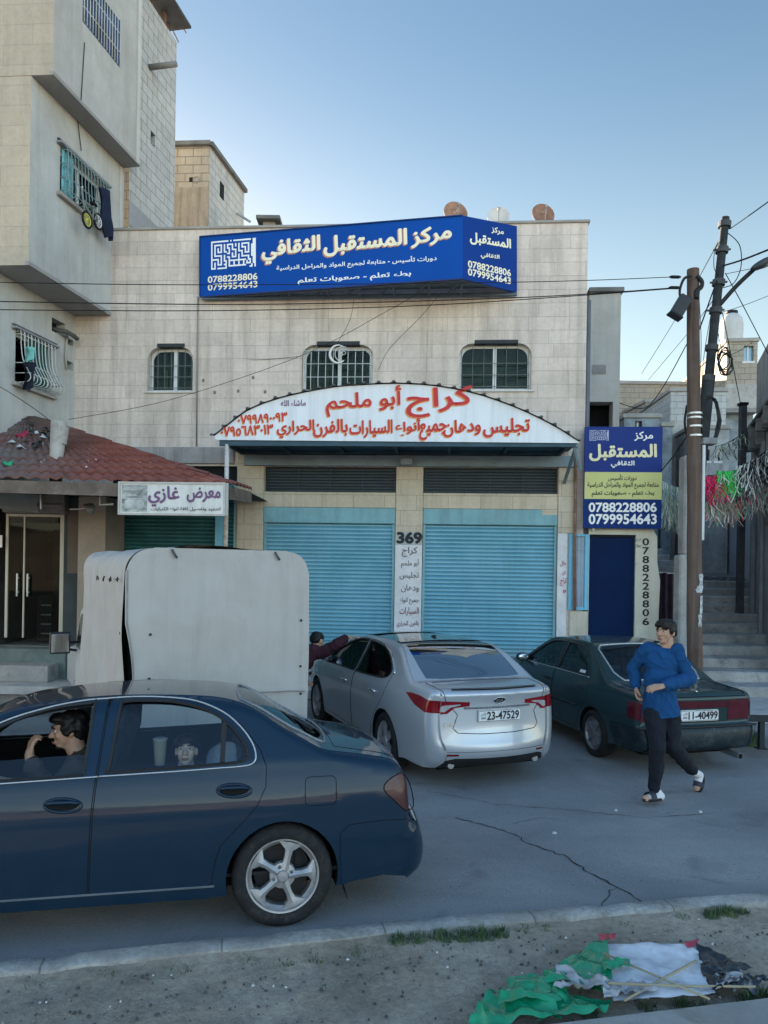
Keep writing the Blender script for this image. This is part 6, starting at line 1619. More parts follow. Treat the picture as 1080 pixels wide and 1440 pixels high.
M_seat = mat('seat_cloth', (.045, .045, .05), .9, .3, 8, .2)
M_chrome = mat('bright_trim', (.70, .71, .72), .18, .06, 6, 0, metal=.9)
M_satin = mat('trim_satin', (.42, .44, .46), .32, .06, 6, 0, metal=.8)
M_gap = mat('shut_line', (.004, .0045, .005), .9, .1, 5, 0)
M_redlamp = mat('lamp_red', (.20, .004, .010), .2, .2, 5, 0, coat=.5)
M_smoke = mat('lamp_smoked', (.060, .018, .022), .35, .2, 5, 0, coat=.25)
M_clearlamp = mat('lamp_clear', (.52, .50, .50), .12, .2, 12, 0, metal=.4, coat=1.0)
M_amber = mat('lamp_amber', (.45, .14, .01), .15, .2, 5, 0, coat=1.0)
M_plate = mat('plate_white', (.66, .67, .66), .45, .08, 4, 0, dirt=(.40, .38, .34), dirt_amt=.4)
M_ptext = mat('plate_text', (.02, .022, .03), .5, .1, 4, 0)
M_carglass = glass('car_glass', (.80, .88, .90), f0=.0, ior=1.52)
M_carglassd = glass('car_glass_dark', (.14, .17, .19), f0=.0, ior=1.42)
def wheel(car, pos, R_, wid, rim, sgn, spokes, mrim, rimr):
    """tyre with tread shoulders, rim with spokes, brake disc behind"""
    x, y, z = pos; Mw = WM[car.th] @ car.T @ Matrix.Translation((x, y, z)) @ Matrix.Rotation(R(-90)*sgn, 4, 'X')      # local z points outboard
    hw = wid/2; pr = [(rimr, hw-.012), (rimr+.012, hw), (R_-.045, hw+.006), (R_-.018, hw-.006), (R_-.004, hw-.024), (R_, hw-.05), (R_, 0), (R_, -hw+.05), (R_-.012, -hw+.012), (R_-.045, -hw), (rimr, -hw+.01)]
    t = MB().lathe(pr, 56, Mw)
    for k in range(56):                       # tread blocks hinted by small grooves
        pass
    ty = t.build('wheel', M_rubber, car.th, smooth=40)
    mb = MB()
    mb.lathe([(rimr-.005, -hw+.02), (rimr-.03, -.02), (rimr-.030, hw-.045), (rimr-.012, hw-.028), (rimr-.006, hw-.010), (rimr+.004, hw-.008), (rimr+.004, hw-.016)], 56, Mw)
    if rim == 'star':
        for k in range(spokes):
            a = 2*math.pi*k/spokes + math.pi; r0, r1 = .035, rimr-.020
            prof = [(r0, .026), (.065, .022), (.11, .018), (.15, .023), (r1-.012, .062), (r1+.006, .078)]
            top, bot = [], []
            for r_, w_ in prof:
                zt = hw-.030+.012*math.cos(min(1, r_/r1)*1.6)+.008
                for sd in (-1, 1):
                    aa = a+math.atan2(w_*sd+.015*(r_/r1)**2, r_); rr = math.hypot(r_, w_); rr = min(rr, rimr-.008)
                    top.append(Vector((rr*math.cos(aa), rr*math.sin(aa), zt-(.006 if True else 0)))); bot.append(Vector((rr*math.cos(aa), rr*math.sin(aa), zt-.045)))
            ctr = [Vector((r_*math.cos(a+.015*(r_/r1)**2/r_), r_*math.sin(a+.015*(r_/r1)**2/r_), hw-.030+.012*math.cos(min(1, r_/r1)*1.6)+.016)) for r_, w_ in prof]
            n_ = len(prof); vs = [Mw @ v for v in top+ctr+bot]
            fs = []
            for i in range(n_-1):
                fs += [(2*i, 2*i+2, 2*n_+i+1, 2*n_+i), (2*n_+i, 2*n_+i+1, 2*i+3, 2*i+1), (2*i, 3*n_+2*i, 3*n_+2*i+2, 2*i+2), (2*i+1, 2*i+3, 3*n_+2*i+3, 3*n_+2*i+1)]
            mb.add(vs, fs)
        mb.lathe([(0, hw-.002), (.030, hw-.004), (.034, hw-.012), (.075, hw-.020), (.080, hw-.05)], 28, Mw)
    elif rim == 'cover':
        mb.lathe([(0, hw-.02), (.05, hw-.018), (.07, hw-.028), (rimr-.07, hw-.018), (rimr-.03, hw-.030)], 40, Mw)
        for k in range(spokes):
            a = 2*math.pi*k/spokes; Mq = Mw @ Matrix.Rotation(a, 4, 'Z'); mb.box((.07, -.012, hw-.03), (rimr-.025, .012, hw-.008), Mq)
    else:
        for k in range(spokes):
            a = 2*math.pi*k/spokes; Mq = Mw @ Matrix.Rotation(a, 4, 'Z'); mb.prism([(.03, -.035), (.03, .035), (rimr-.02, .045), (rimr-.02, -.045)], hw-.045, hw-.018, 'z', Mq)
        mb.lathe([(0, hw-.005), (.05, hw-.008), (.06, hw-.03)], 24, Mw)
    rm = mb.build('rim', mrim, ty, smooth=35, bevel=.0)
    nt_ = MB()
    if rim == 'star':
        for k in range(4):
            a = 2*math.pi*k/4+.35; nt_.lathe([(0, .014), (.010, .012), (.012, 0)], 6, Mw @ Matrix.Translation((.055*math.cos(a), .055*math.sin(a), hw-.022)))
        nt_.build('wheel_nut', mat('nut_dark', (.10, .10, .105), .4, .2, 6, 0, metal=.7), rm)
    MB().lathe([(0, -.03), (rimr-.045, -.03), (rimr-.045, -.05), (0, -.05)], 32, Mw).build('brake_disc', mat('brake_dark', (.03, .03, .032), .6, .2, 6, 0, metal=.3), ty)
    return ty
def car_inside(car, xs, seat_y, zfloor, xroof, W_, front_x, belt, wheel_side=1):
    Mw = WM[car.th]; T = car.T
    def bx(mb, a, b): mb.box(a, b, T)
    mb = MB(); bx(mb, (-.75, -W_+.06, zfloor-.02), (front_x+.3, W_-.06, zfloor)); bx(mb, (front_x, -W_+.08, zfloor), (front_x+.35, W_-.08, belt-.10)); bx(mb, (-.75, -W_+.09, belt-.12), (-.15, W_-.09, belt-.08)); bx(mb, (-.12, -W_+.1, zfloor), (-.08, W_-.1, belt-.1)); mb.build('floor', M_inter, car.th, Mw)
    for x, y in xs:
        sm = MB(); wdt = .24; sc = .72 if x < .9 else 1.0
        sm.prism(rrect(-.24, 0, .24, .18, .06, bottom=True), y-wdt, y+wdt, 'y', T @ Matrix.Translation((x, 0, zfloor+.08)))
        Mb = T @ Matrix.Translation((x-.24, 0, zfloor+.22)) @ Matrix.Rotation(R(-14), 4, 'Y')
        sm.prism(rrect(-.07, 0, .07, .58*sc, .06, bottom=True), y-wdt, y+wdt, 'y', Mb)
        hd = MB(); hd.prism(rrect(-.05, .60*sc, .05, .80*sc, .045, bottom=True), y-.13, y+.13, 'y', Mb)
        o = sm.build('seat', M_seat, car.th, Mw, bevel=.02); hd.build('headrest', M_seat, o, Mw, bevel=.02)
    c = T @ Vector((front_x-.16, .36*wheel_side, belt-.06)); sw = MB()
    Ms = Mw @ Matrix.Translation(c) @ Matrix.Rotation(R(-68), 4, 'Y')
    sw.tube([Ms @ Vector((.18*math.cos(a*.3927), .18*math.sin(a*.3927), 0)) for a in range(16)], .015, 8, closed=True)
    sw.tube([Ms @ Vector((-.17, 0, 0)), Ms @ Vector((.17, 0, 0))], .018, 6); sw.build('steering_wheel', M_trim, car.th, smooth=True)
def arch_liner(car, outline_pts, depth, parent=None):
    for sgn in (1, -1):
        vs = []; 
        for x, z in outline_pts: vs += [Vector((x, (car.B.W(x, z)-.002)*sgn, z)), Vector((x, (car.B.W(x, z)-depth)*sgn, z))]
        mb = MB(); k = len(outline_pts); mb.add([car.T @ v for v in vs], [(2*i, 2*i+1, 2*i+3, 2*i+2) for i in range(k-1)])
        mb.add([car.T @ vs[2*i+1] for i in range(k)], [tuple(range(k))])
        mb.build('wheel_arch', M_gap, car.th, WM[car.th], fixn=False)
def plate(car, t, ycen, w_, h_, text, parent=None, small=None):
    """number plate lying on the tail strip"""
    c, n_ = car.surf('strip', t, ycen); n_ = Vector((n_.x, n_.y, 0)).normalized() if abs(n_.z) < .5 else n_
    ey = Vector((-n_.y, n_.x, 0)).normalized()
    if ey.y > 0: ey = -ey                 # towards the right of the car = right in the rear view
    ez = Vector((0, 0, 1)); o_ = c + n_*.015
    f = lambda a, b, d=0: car.T @ (o_ + ey*a + ez*b + n_*d)
    mb = MB()
    pts = rrect(-w_/2, -h_/2, w_/2, h_/2, .012, 3, True); k = len(pts)
    mb.add([f(a, b, .006) for a, b in pts] + [f(a, b, -.02) for a, b in pts], [tuple(range(k))] + [(i, (i+1) % k, k+(i+1) % k, k+i) for i in range(k)])
    pl = mb.build('number_plate', M_plate, car.th, WM[car.th])
    mb = MB(); nl = (WM[car.th].to_3x3() @ n_)
    put_text(mb, text, f(-w_*.31, -h_*.34, .009), f(w_*.47, -h_*.34, .009), f(-w_*.31, h_*.34, .009), lift=(0, 0, 0), bold=.02)
    mb.build('plate_number', M_ptext, pl, WM[car.th], fixn=False)
    mb = MB()
    for b0, b1, tx in ((.02, .32, 'الأردن'), (-.32, -.06, 'JORDAN')): put_text(mb, tx, f(-w_*.46, h_*b0, .009), f(-w_*.345, h_*b0, .009), f(-w_*.46, h_*b1, .009), lift=(0, 0, 0))
    fr = .006
    for a, b, c_, d_ in ((-.49, .42, .49, .46), (-.49, -.46, .49, -.42)): mb.add([f(w_*a, h_*b, .008), f(w_*c_, h_*b, .008), f(w_*c_, h_*d_, .008), f(w_*a, h_*d_, .008)], [(0, 1, 2, 3)])
    mb.build('plate_marks', M_ptext, pl, WM[car.th], fixn=False)
    return pl
# ---------------------------------------------------------------- near dark blue saloon
NEAR_HD = R(192)
nb = thing('dark_blue_car', 'dark blue saloon car in front, driver window open, seen from its left side', 'car', (-.739, 5.191, -.045), NEAR_HD)
nb.rotation_euler = (R(3.2), 0, NEAR_HD)           # leans with the fall of the road
WM[nb] = Matrix.Translation((-.739, 5.191, -.046)) @ Matrix.Rotation(NEAR_HD, 4, 'Z') @ Matrix.Rotation(R(3.2), 4, 'X'); nb.location = (-.739, 5.191, -.046)
loop = [(-.80, .19, -.06, 0, .10), (-.885, .245, -.07, 0, .12), (-.915, .33, -.08, 0, .13), (-.905, .43, -.08, 0, .12), (-.865, .53, -.07, 0, .09), (-.805, .575, -.06, 0, .06), (-.795, .68, -.055, 0, .07), (-.785, .80, -.05, 0, .08), (-.755, .885, -.04, .01, .08), (-.69, .945, -.02, .02, .07), (-.55, .978, -.01, .012, .07), (-.38, 1.006, -.01, .012, .06),
        (-.24, 1.035, -.03, .015, .04), (-.10, 1.108, -.04, .02, .04), (.02, 1.175, -.04, .03, .04), (.15, 1.26, -.03, .03, .04), (.27, 1.316, -.02, .012, .06), (.45, 1.349, 0, .006, .09), (.75, 1.362, 0, .006, .10), (1.05, 1.362, 0, .006, .10), (1.35, 1.341, 0, .006, .09), (1.60, 1.30, .03, .03, .045),
        (1.85, 1.185, .08, .03, .04), (2.10, 1.045, .10, .03, .04), (2.30, .945, .10, .03, .05), (2.55, .90, .05, .04, .07), (2.95, .84, .06, .04, .08), (3.22, .75, .10, .02, .09), (3.36, .62, .12, 0, .09), (3.40, .48, .12, 0, .09), (3.38, .30, .10, 0, .09), (3.28, .19, .08, 0, .08)]
belt = [(-1, .96), (.2, .985), (1.1, .945), (2.3, .91), (3.4, .8)]
plan = [(-1.0, .83), (-.8, .905), (-.5, .955), (0, .985), (.8, 1.0), (1.8, 1.0), (2.6, .97), (3.1, .90), (3.5, .80)]
vert = [(.15, .945), (.30, .975), (.50, 1.0), (.62, 1.0), (.75, .992), (.86, .97), (.96, .945), (1.1, .935), (1.5, .93)]
BN = Body(loop, belt, .845, plan, vert, .50, -1, 3.5)
cn_ = Car(nb, BN, I4, .05)
RA = arch_pts(.0, .30, .335, .215); FAr = arch_pts(2.55, .30, .335, .215)
loopxz = [(p[0], p[1]) for p in BN.L]
outline = loopxz + [(3.0, .185)] + [(p[0], p[1]) for p in reversed(FAr)] + [(2.0, .215), (1.2, .212), (.45, .205)] + [(p[0], p[1]) for p in reversed(RA)] + [(-.45, .245), (-.62, .262), (-.76, .235)]
M_pnt = paint('paint_dark_blue', (.0005, .0155, .036), .0, .5, 1.0, .05, (.20, .20, .19))
win_r = round_poly([(.215, 1.01), (.235, 1.085), (.32, 1.185), (.42, 1.258), (.53, 1.30), (.68, 1.328), (.86, 1.336), (.955, 1.330), (.972, 1.30), (1.00, 1.02), (1.012, .972), (.99, .955), (.62, .967), (.40, .976), (.27, .985)], 3)
win_f = round_poly([(1.122, 1.318), (1.145, 1.327), (1.30, 1.312), (1.45, 1.280), (1.62, 1.215), (1.85, 1.085), (2.02, .965), (2.03, .935), (1.98, .925), (1.60, .932), (1.20, .945), (1.145, .953), (1.14, .98)], 3)
door_r = [(1.062, .955), (1.078, .74), (1.09, .30), (1.08, .285), (.45, .275), (.415, .30), (.40, .42), (.365, .52), (.26, .625), (.16, .73), (.108, .84), (.105, .955), (.14, 1.05), (.24, 1.175), (.36, 1.275), (.52, 1.335), (.70, 1.356), (.9, 1.362), (1.035, 1.36)]
door_f = [(1.045, 1.36), (1.20, 1.352), (1.40, 1.318), (1.60, 1.258), (1.85, 1.125), (2.07, .985), (2.13, .92), (2.16, .70), (2.17, .32), (2.10, .285), (1.105, .285), (1.10, .30), (1.088, .74), (1.072, .955)]
flap = rrect(-.318, .715, -.128, .882, .03, 3, True)
tail_s = round_poly([(-.62, .785), (-.66, .84), (-.745, .865), (-.80, .80), (-.82, .66), (-.77, .64), (-.70, .70)], 3)
bump_s = [(-.40, .588), (-.62, .598), (-.80, .585), (-1.0, .55), (-1.0, .15), (-.60, .15), (-.36, .20), (-.345, .40), (-.345, .54)]
bump_f = [(2.92, .56), (3.6, .56), (3.6, .1), (2.9, .1), (2.9, .5)]
head_s = [(3.05, .66), (3.10, .76), (3.24, .77), (3.45, .70), (3.45, .60), (3.1, .60)]
regs = [('window', win_r, M_carglass, 'door', -.008), (None, win_f, M_carglass, 'door', -.008), ('tail_light', tail_s, M_smoke, None, .003), ('headlight', head_s, M_clearlamp, None, .002), ('fuel_flap', flap, M_pnt, None, 0), ('rear_bumper', bump_s, M_pnt, None, .006), ('front_bumper', bump_f, M_pnt, None, .006)]
order = [('door', door_r, M_pnt, None, 0), ('front_door', door_f, M_pnt, None, 0)]
# doors first so the panes find their parents; the panes still win inside them
def skin_two(car, outline, panes, panels, body, liner):
    car.skin(outline, panes + panels, body, liner)
_emit = Car.emit
pend = []
def emit_late(self, key, name, pos, nrm, fs, mt, par, off, flip=False):
    if par and self.parts.get(par) is None: pend.append((self, key, name, pos, nrm, fs, mt, par, off)); return None
    return _emit(self, key, name, pos, nrm, fs, mt, par, off)
Car.emit = emit_late
def flush():
    for q in pend: _emit(*q)
    pend.clear()
regs[1] = ('window_gap', win_f, M_carglass, None, -.008)
skin_regs = [r if r[0] != 'window_gap' else (None, r[1], r[2], None, 0) for r in regs]
cn_.skin(outline, skin_regs + order, ('body', M_pnt), M_inter); flush()
T_ = BN.t_of_x; tz = BN.t_of_z
rw = [(T_(-.265), .50), (T_(-.29), .3), (T_(-.30), 0), (T_(-.29), -.3), (T_(-.265), -.50), (T_(-.05), -.53), (T_(.20), -.50), (T_(.262), -.46), (T_(.285), -.25), (T_(.29), 0), (T_(.285), .25), (T_(.262), .46), (T_(.20), .50), (T_(-.05), .53)]
ws = [(T_(1.66), .47), (T_(1.655), 0), (T_(1.66), -.47), (T_(1.95), -.54), (T_(2.27), -.60), (T_(2.30), 0), (T_(2.27), .60), (T_(1.95), .54)]
tl_l = [(tz(.655), .74), (tz(.66), .42), (tz(.80), .40), (tz(.845), .46), (tz(.845), .74)]; tl_r = [(t, -y) for t, y in tl_l]
bmp = [(0.002, .9), (0.002, -.9), (tz(.572), -.9), (tz(.572), .9)]
lid = [(tz(.60), .38), (tz(.60), -.38), (tz(.86), -.40), (T_(-.70), -.56), (T_(-.33), -.56), (T_(-.33), .56), (T_(-.70), .56), (tz(.86), .40)]
clipq = lambda p: [(t, max(-.995*BN.strip(t, 1).y, min(.995*BN.strip(t, 1).y, y))) for t, y in p]
cn_.strip([('rear_window', clipq(densify(rw, .05)), M_carglass, None, -.004), ('windscreen', clipq(densify(ws, .05)), M_carglass, None, -.004), ('tail_light', clipq(densify(tl_l, .04)), M_redlamp, None, .003), ('tail_light', clipq(densify(tl_r, .04)), M_redlamp, None, .003), ('rear_bumper', clipq(densify(bmp, .05)), M_pnt, None, .006), ('boot_lid', clipq(densify(lid, .05)), M_pnt, None, 0)], ('body_top', M_pnt), M_inter)
# shut lines
for sgn in (1, -1):
    mb = MB(); cn_.seam(mb, 'side', door_r + door_r[:1], sgn=sgn); mb.build('shut_line', M_gap, cn_.parts[('door', sgn)], WM[nb])
    mb = MB(); cn_.seam(mb, 'side', door_f + door_f[:1], sgn=sgn); mb.build('shut_line', M_gap, cn_.parts[('front_door', sgn)], WM[nb])
    mb = MB(); cn_.seam(mb, 'side', bump_s[:2] + [(-.79, .587)], sgn=sgn); cn_.seam(mb, 'side', [(-.40, .588), (-.375, .50), (-.37, .25)], .0022, sgn); mb.build('shut_line', M_gap, cn_.parts[('rear_bumper', sgn)], WM[nb])
    mb = MB(); cn_.seam(mb, 'side', tail_s + tail_s[:1], .004, sgn, .001); mb.build('seal', M_gap, cn_.parts[('tail_light', sgn)], WM[nb])
    mb = MB(); cn_.seam(mb, 'side', flap + flap[:1], .0025, sgn); mb.build('shut_line', M_gap, cn_.parts[('fuel_flap', sgn)], WM[nb])
    # black window rubbers and bright frame line
    for w_, par in ((win_r, 'door'), (win_f, 'front_door')):
        mb = MB(); cn_.seam(mb, 'side', w_ + w_[:1], .009, sgn, .000); mb.build('window_seal', M_trim, cn_.parts[(par, sgn)], WM[nb])
    up_r = [(1.045, 1.349), (.9, 1.3545), (.70, 1.348), (.52, 1.325), (.36, 1.262), (.25, 1.17), (.185, 1.08), (.168, 1.01), (.19, .972), (.26, .960), (.40, .955), (.62, .947), (1.056, .936)]
    up_f = [(1.045, 1.349), (1.20, 1.338), (1.40, 1.303), (1.62, 1.236), (1.85, 1.105), (2.06, .965)]
    lo_f = [(1.06, .935), (1.5, .921), (2.06, .905)]
    mb = MB(); cn_.seam(mb, 'side', smooth_line(up_r, 4), .0062, sgn, .003); mb.build('chrome_strip', M_satin, cn_.parts[('door', sgn)], WM[nb], smooth=True)
    mb = MB(); cn_.seam(mb, 'side', smooth_line(up_f, 4), .0062, sgn, .003); cn_.seam(mb, 'side', lo_f, .0062, sgn, .003); mb.build('chrome_strip', M_satin, cn_.parts[('front_door', sgn)], WM[nb], smooth=True)
    # fixed quarter divider in the rear door
    mb = MB(); cn_.seam(mb, 'side', [(.355, 1.205), (.365, .985)], .016, sgn, -.004); mb.build('window_divider', M_trim, cn_.parts[('door', sgn)], WM[nb])
    # door handles: oval cup and dark pull
    for hx, hz, par in ((.293, .826, 'door'), (1.238, .790, 'front_door')):
        mb = MB(); ov = [(hx+.098*math.cos(a*.2618), hz+.036*math.sin(a*.2618)+.006*math.cos(a*.2618)) for a in range(24)]
        cn_.seam(mb, 'side', ov + ov[:1], .009, sgn, .001); hb_ = mb.build('handle', M_pnt, cn_.parts[(par, sgn)], WM[nb], smooth=True)
        mb = MB(); ring_ = [cn_.surf('side', u, v, .0025, sgn)[0] for u, v in [(hx+(.085)*math.cos(a*.2618), hz+.028*math.sin(a*.2618)) for a in range(24)]]
        mb.add(ring_, [tuple(range(24))]); mb.build('handle_cup', M_gap, hb_, WM[nb], fixn=False)
        mb = MB(); mb.tube([cn_.surf('side', hx-.085, hz+.008, .004, sgn)[0], cn_.surf('side', hx-.04, hz+.016, .013, sgn)[0], cn_.surf('side', hx+.05, hz+.017, .013, sgn)[0], cn_.surf('side', hx+.085, hz+.010, .004, sgn)[0]], .0115, 8); mb.build('handle_pull', M_pnt, hb_, WM[nb], smooth=True)
    # sill lip and mud flap
    mb = MB(); cn_.seam(mb, 'side', [(.40, .280), (1.1, .284), (2.1, .286)], .006, sgn, .002); mb.build('sill_edge', M_chrome if 0 else mat('sill_grey', (.12, .14, .15), .5, .2, 8, 0), nb, WM[nb])
    yb = BN.W(-.37, .25)
    mb = MB(); mb.add([Vector((-.352, (yb-.20)*sgn, .30)), Vector((-.352, (yb-.005)*sgn, .30)), Vector((-.40, (yb+.0)*sgn, .12)), Vector((-.40, (yb-.20)*sgn, .12))], [(0, 1, 2, 3)]); mb.build('mud_flap', M_trim, nb, WM[nb])
# window glass half lowered in the front door: only the lower slip shows
for sgn in (1, -1):
    lo = [(1.15, .955), (1.15, 1.055), (1.45, 1.045), (1.72, 1.03), (1.98, .955), (1.6, .935)] if sgn == 1 else win_f
    V, Fq = cdt_faces(densify(lo, .05), [], [p for p in [(1.2+.06*i, .97+.05*j) for i in range(16) for j in range(8)] if inside(p, lo)])
    Fq = [f for f in Fq if inside((V[f[0]]+V[f[1]]+V[f[2]])/3, lo)]
    cn_.emit(('front_glass', sgn), 'window', [Vector((v.x, BN.W(v.x, v.y)*sgn, v.y)) for v in V], [Vector((n_.x, n_.y*sgn, n_.z)) for n_ in (BN.side_n(v.x, v.y) for v in V)], Fq, M_carglass, ('front_door', sgn), -.012)
# rear glass seal
mb = MB(); cn_.seam(mb, 'strip', clipq(rw + rw[:1]), .010, 1, .002); mb.build('window_seal', mat('seal_bright', (.20, .22, .235), .3, .1, 5, 0, metal=.5), cn_.parts[('rear_window', 0, 0)], WM[nb], smooth=True)
mb = MB(); cn_.seam(mb, 'strip', clipq(lid[2:] + lid[:1]), .003); mb.build('shut_line', M_gap, nb, WM[nb])
arch_liner(cn_, RA, .30); arch_liner(cn_, FAr, .30)
MB().box((-.74, -.60, .20), (3.2, .60, .24)).build('underbody', M_gap, nb, WM[nb])
M_alloy = mat('alloy_silver', (.34, .34, .345), .42, .12, 8, .05, 80, metal=.45, dirt=(.20, .19, .18), dirt_amt=.5)
for wx in (0, 2.55):
    for sgn in (1, -1): wheel(cn_, (wx, .715*sgn, .303), .303, .185, 'star', sgn, 5, M_alloy, .214)
car_inside(cn_, [(.55, .0), (.55, .40), (.55, -.40), (1.42, .37), (1.42, -.37)], 0, .32, 1.3, .80, 2.05, .92)
plate(cn_, tz(.70), 0, .44, .12, '14-30772') if 0 else None
# ---------------------------------------------------------------- generic saloon from a specification
def saloon(S):
    ang = R(90) + R(S['head']); base = (*S['pos'], road_z(*S['pos']))
    th = thing(S['name'], S['label'], 'car', base, ang)
    T = Matrix.Diagonal((*S.get('squash', (1, 1, 1)), 1)); B = Body(*S['body']); car = Car(th, B, T, .06); Mw = WM[th]
    rA = arch_pts(0, S['wr'], S['ar'], S['sill']); fA = arch_pts(S['wb'], S['wr'], S['ar'], S['sill'])
    outline = [(p[0], p[1]) for p in B.L] + [(S['wb']+S['ar']+.12, S['sill']-.02)] + list(reversed(fA)) + [(S['wb']*.6, S['sill']), (S['wb']*.3, S['sill'])] + list(reversed(rA)) + [(-S['ar']-.12, S['sill']+.02)]
    panes = [(None, S['win_r'], None, None, 0), (None, S['win_f'], None, None, 0)] + S['side_extra']
    doors = [('door', S['door_r'], S['paint'], None, 0), ('front_door', S['door_f'], S['paint'], None, 0)]
    car.skin(outline, panes + doors, ('body', S['paint']), M_inter)
    for sgn in (1, -1):
        for w_, par in ((S['win_r'], 'door'), (S['win_f'], 'front_door')):
            pts = [p for p in [(min(q[0] for q in w_)+.06*i, min(q[1] for q in w_)+.06*j) for i in range(26) for j in range(9)] if inside(p, w_)]
            V, Fq = cdt_faces(densify(w_, .05), [], pts); Fq = [f for f in Fq if inside((V[f[0]]+V[f[1]]+V[f[2]])/3, w_)]
            car.emit(('pane', par, sgn), 'window', [Vector((v.x, B.W(v.x, v.y)*sgn, v.y)) for v in V], [Vector((n_.x, n_.y*sgn, n_.z)) for n_ in (B.side_n(v.x, v.y) for v in V)], Fq, S['glass'], (par, sgn), -.008)
            mb = MB(); car.seam(mb, 'side', w_ + w_[:1], .010, sgn, 0); mb.build('window_seal', M_trim, car.parts[(par, sgn)], Mw)
        for d_, par in ((S['door_r'], 'door'), (S['door_f'], 'front_door')):
            mb = MB(); car.seam(mb, 'side', d_ + d_[:1], .003, sgn); mb.build('shut_line', M_gap, car.parts[(par, sgn)], Mw)
        for hx, hz, par in S['handles']:
            mb = MB(); mb.tube([T @ car.surf('side', hx-.10, hz-.004, .004, sgn)[0], T @ car.surf('side', hx-.07, hz, .028, sgn)[0], T @ car.surf('side', hx+.07, hz, .028, sgn)[0], T @ car.surf('side', hx+.10, hz+.004, .004, sgn)[0]], S.get('hr', .013), 8); mb.build('handle', S['handle_mat'], car.parts[(par, sgn)], Mw, smooth=True)
        for line, r_, mt in S['chrome']:
            mb = MB(); car.seam(mb, 'side', smooth_line(line, 3), r_, sgn, .003); mb.build('side_trim', mt, th, Mw, smooth=True)
        # door mirrors
        mx = S['mirror']; c = T @ Vector((mx[0], (B.W(mx[0], mx[1])+.10)*sgn, mx[1]+.03))
        mb = MB(); mb.ball(c, (.06, .10, .065), 12, 8); mb.tube([c, T @ Vector((mx[0]+.02, (B.W(mx[0], mx[1]-.02)-.01)*sgn, mx[1]-.02))], .025, 6); mo = mb.build('mirror', S['paint'], car.parts[('front_door', sgn)], Mw, smooth=True)
        mb = MB(); mb.ball(c + Vector((-.045, 0, 0)), (.02, .085, .05), 12, 6); mb.build('mirror_glass', M_chrome, mo, Mw, smooth=True)
    clip = lambda p: [(t, max(-.995*B.strip(t, 1).y, min(.995*B.strip(t, 1).y, y))) for t, y in densify(p, .04)]
    S['clip'] = clip
    car.strip([(n_, clip(p), m_, None, o_) for n_, p, m_, o_ in S['strip'](B)], ('body_top', S['paint']), M_inter)
    arch_liner(car, rA, .30); arch_liner(car, fA, .30)
    MB().box((-S['ro']+.25, -.60, .19), (S['wb']+.6, .60, .23), T).build('underbody', M_gap, th, Mw)
    for wx in (0, S['wb']):
        for sgn in (1, -1): wheel(car, (wx, (S['track'])*sgn, S['wr']), S['wr'], S['tw'], S['rim'], sgn, S['spk'], S['rimmat'], S['rimr'])
    car_inside(car, [(.62, .0), (.62, .40), (.62, -.40), (S['wb']*.56, .37), (S['wb']*.56, -.37)], 0, .30, 1.3, S['body'][2]-.05, S['wb']*.80, S['bz'])
    return th, car, B
# ---------------------------------------------------------------- silver saloon
loopK = [(-.90, .235, -.08, 0, .10), (-.985, .30, -.10, 0, .12), (-1.03, .385, -.115, 0, .13), (-1.035, .47, -.115, 0, .12), (-1.01, .56, -.11, 0, .10), (-.995, .66, -.10, 0, .10), (-.985, .80, -.10, 0, .10), (-.985, .92, -.10, 0, .09), (-1.0, 1.005, -.11, .005, .07), (-.955, 1.045, -.10, .01, .05), (-.80, 1.065, -.03, .012, .05), (-.60, 1.078, -.02, .015, .05),
         (-.52, 1.09, -.05, .015, .04), (-.27, 1.218, -.05, .02, .04), (-.03, 1.338, -.04, .02, .04), (.17, 1.402, -.02, .02, .05), (.50, 1.42, -.01, .025, .06), (.95, 1.43, 0, .03, .06), (1.30, 1.424, 0, .03, .06), (1.62, 1.395, .01, .03, .06), (1.90, 1.335, .04, .03, .05), (2.25, 1.20, .08, .03, .04), (2.60, 1.05, .10, .03, .04), (2.82, .985, .09, .04, .06), (3.15, .93, .05, .05, .08), (3.45, .84, .08, .03, .09), (3.65, .70, .14, .01, .1), (3.70, .52, .16, 0, .1), (3.68, .34, .14, 0, .1), (3.55, .21, .1, 0, .08)]
beltK = [(-1.1, 1.03), (-.3, 1.03), (.3, 1.0), (1.5, .96), (2.8, .93), (3.7, .8)]
planK = [(-1.05, .80), (-.92, .865), (-.65, .935), (-.25, .985), (.4, 1.0), (2.0, 1.0), (2.8, .975), (3.3, .91), (3.7, .78)]
vertK = [(.15, .94), (.30, .97), (.48, .99), (.66, 1.0), (.80, .995), (.92, .975), (1.02, .945), (1.2, .935), (1.5, .93)]
M_silver = paint('paint_silver', (.42, .45, .485), .45, .34, 1.0, .10, (.28, .27, .25), 1.45)
winKr = round_poly([(.02, 1.125), (.06, 1.165), (.22, 1.25), (.42, 1.322), (.62, 1.358), (.85, 1.374), (1.06, 1.376), (1.075, 1.34), (1.085, 1.02), (1.07, .995), (.70, 1.005), (.30, 1.025), (.10, 1.05), (.03, 1.09)], 2)
winKf = round_poly([(1.17, 1.376), (1.20, 1.378), (1.42, 1.368), (1.66, 1.328), (1.95, 1.235), (2.2, 1.13), (2.42, 1.02), (2.44, .985), (2.38, .965), (1.90, .978), (1.25, .99), (1.185, 1.0), (1.17, 1.03)], 2)
doorKr = [(1.12, .995), (1.13, .75), (1.135, .32), (1.12, .29), (.50, .28), (.455, .32), (.40, .48), (.28, .62), (.13, .75), (.04, .86), (-.02, 1.0), (-.06, 1.12), (0, 1.18), (.2, 1.285), (.42, 1.352), (.7, 1.39), (1.11, 1.40)]
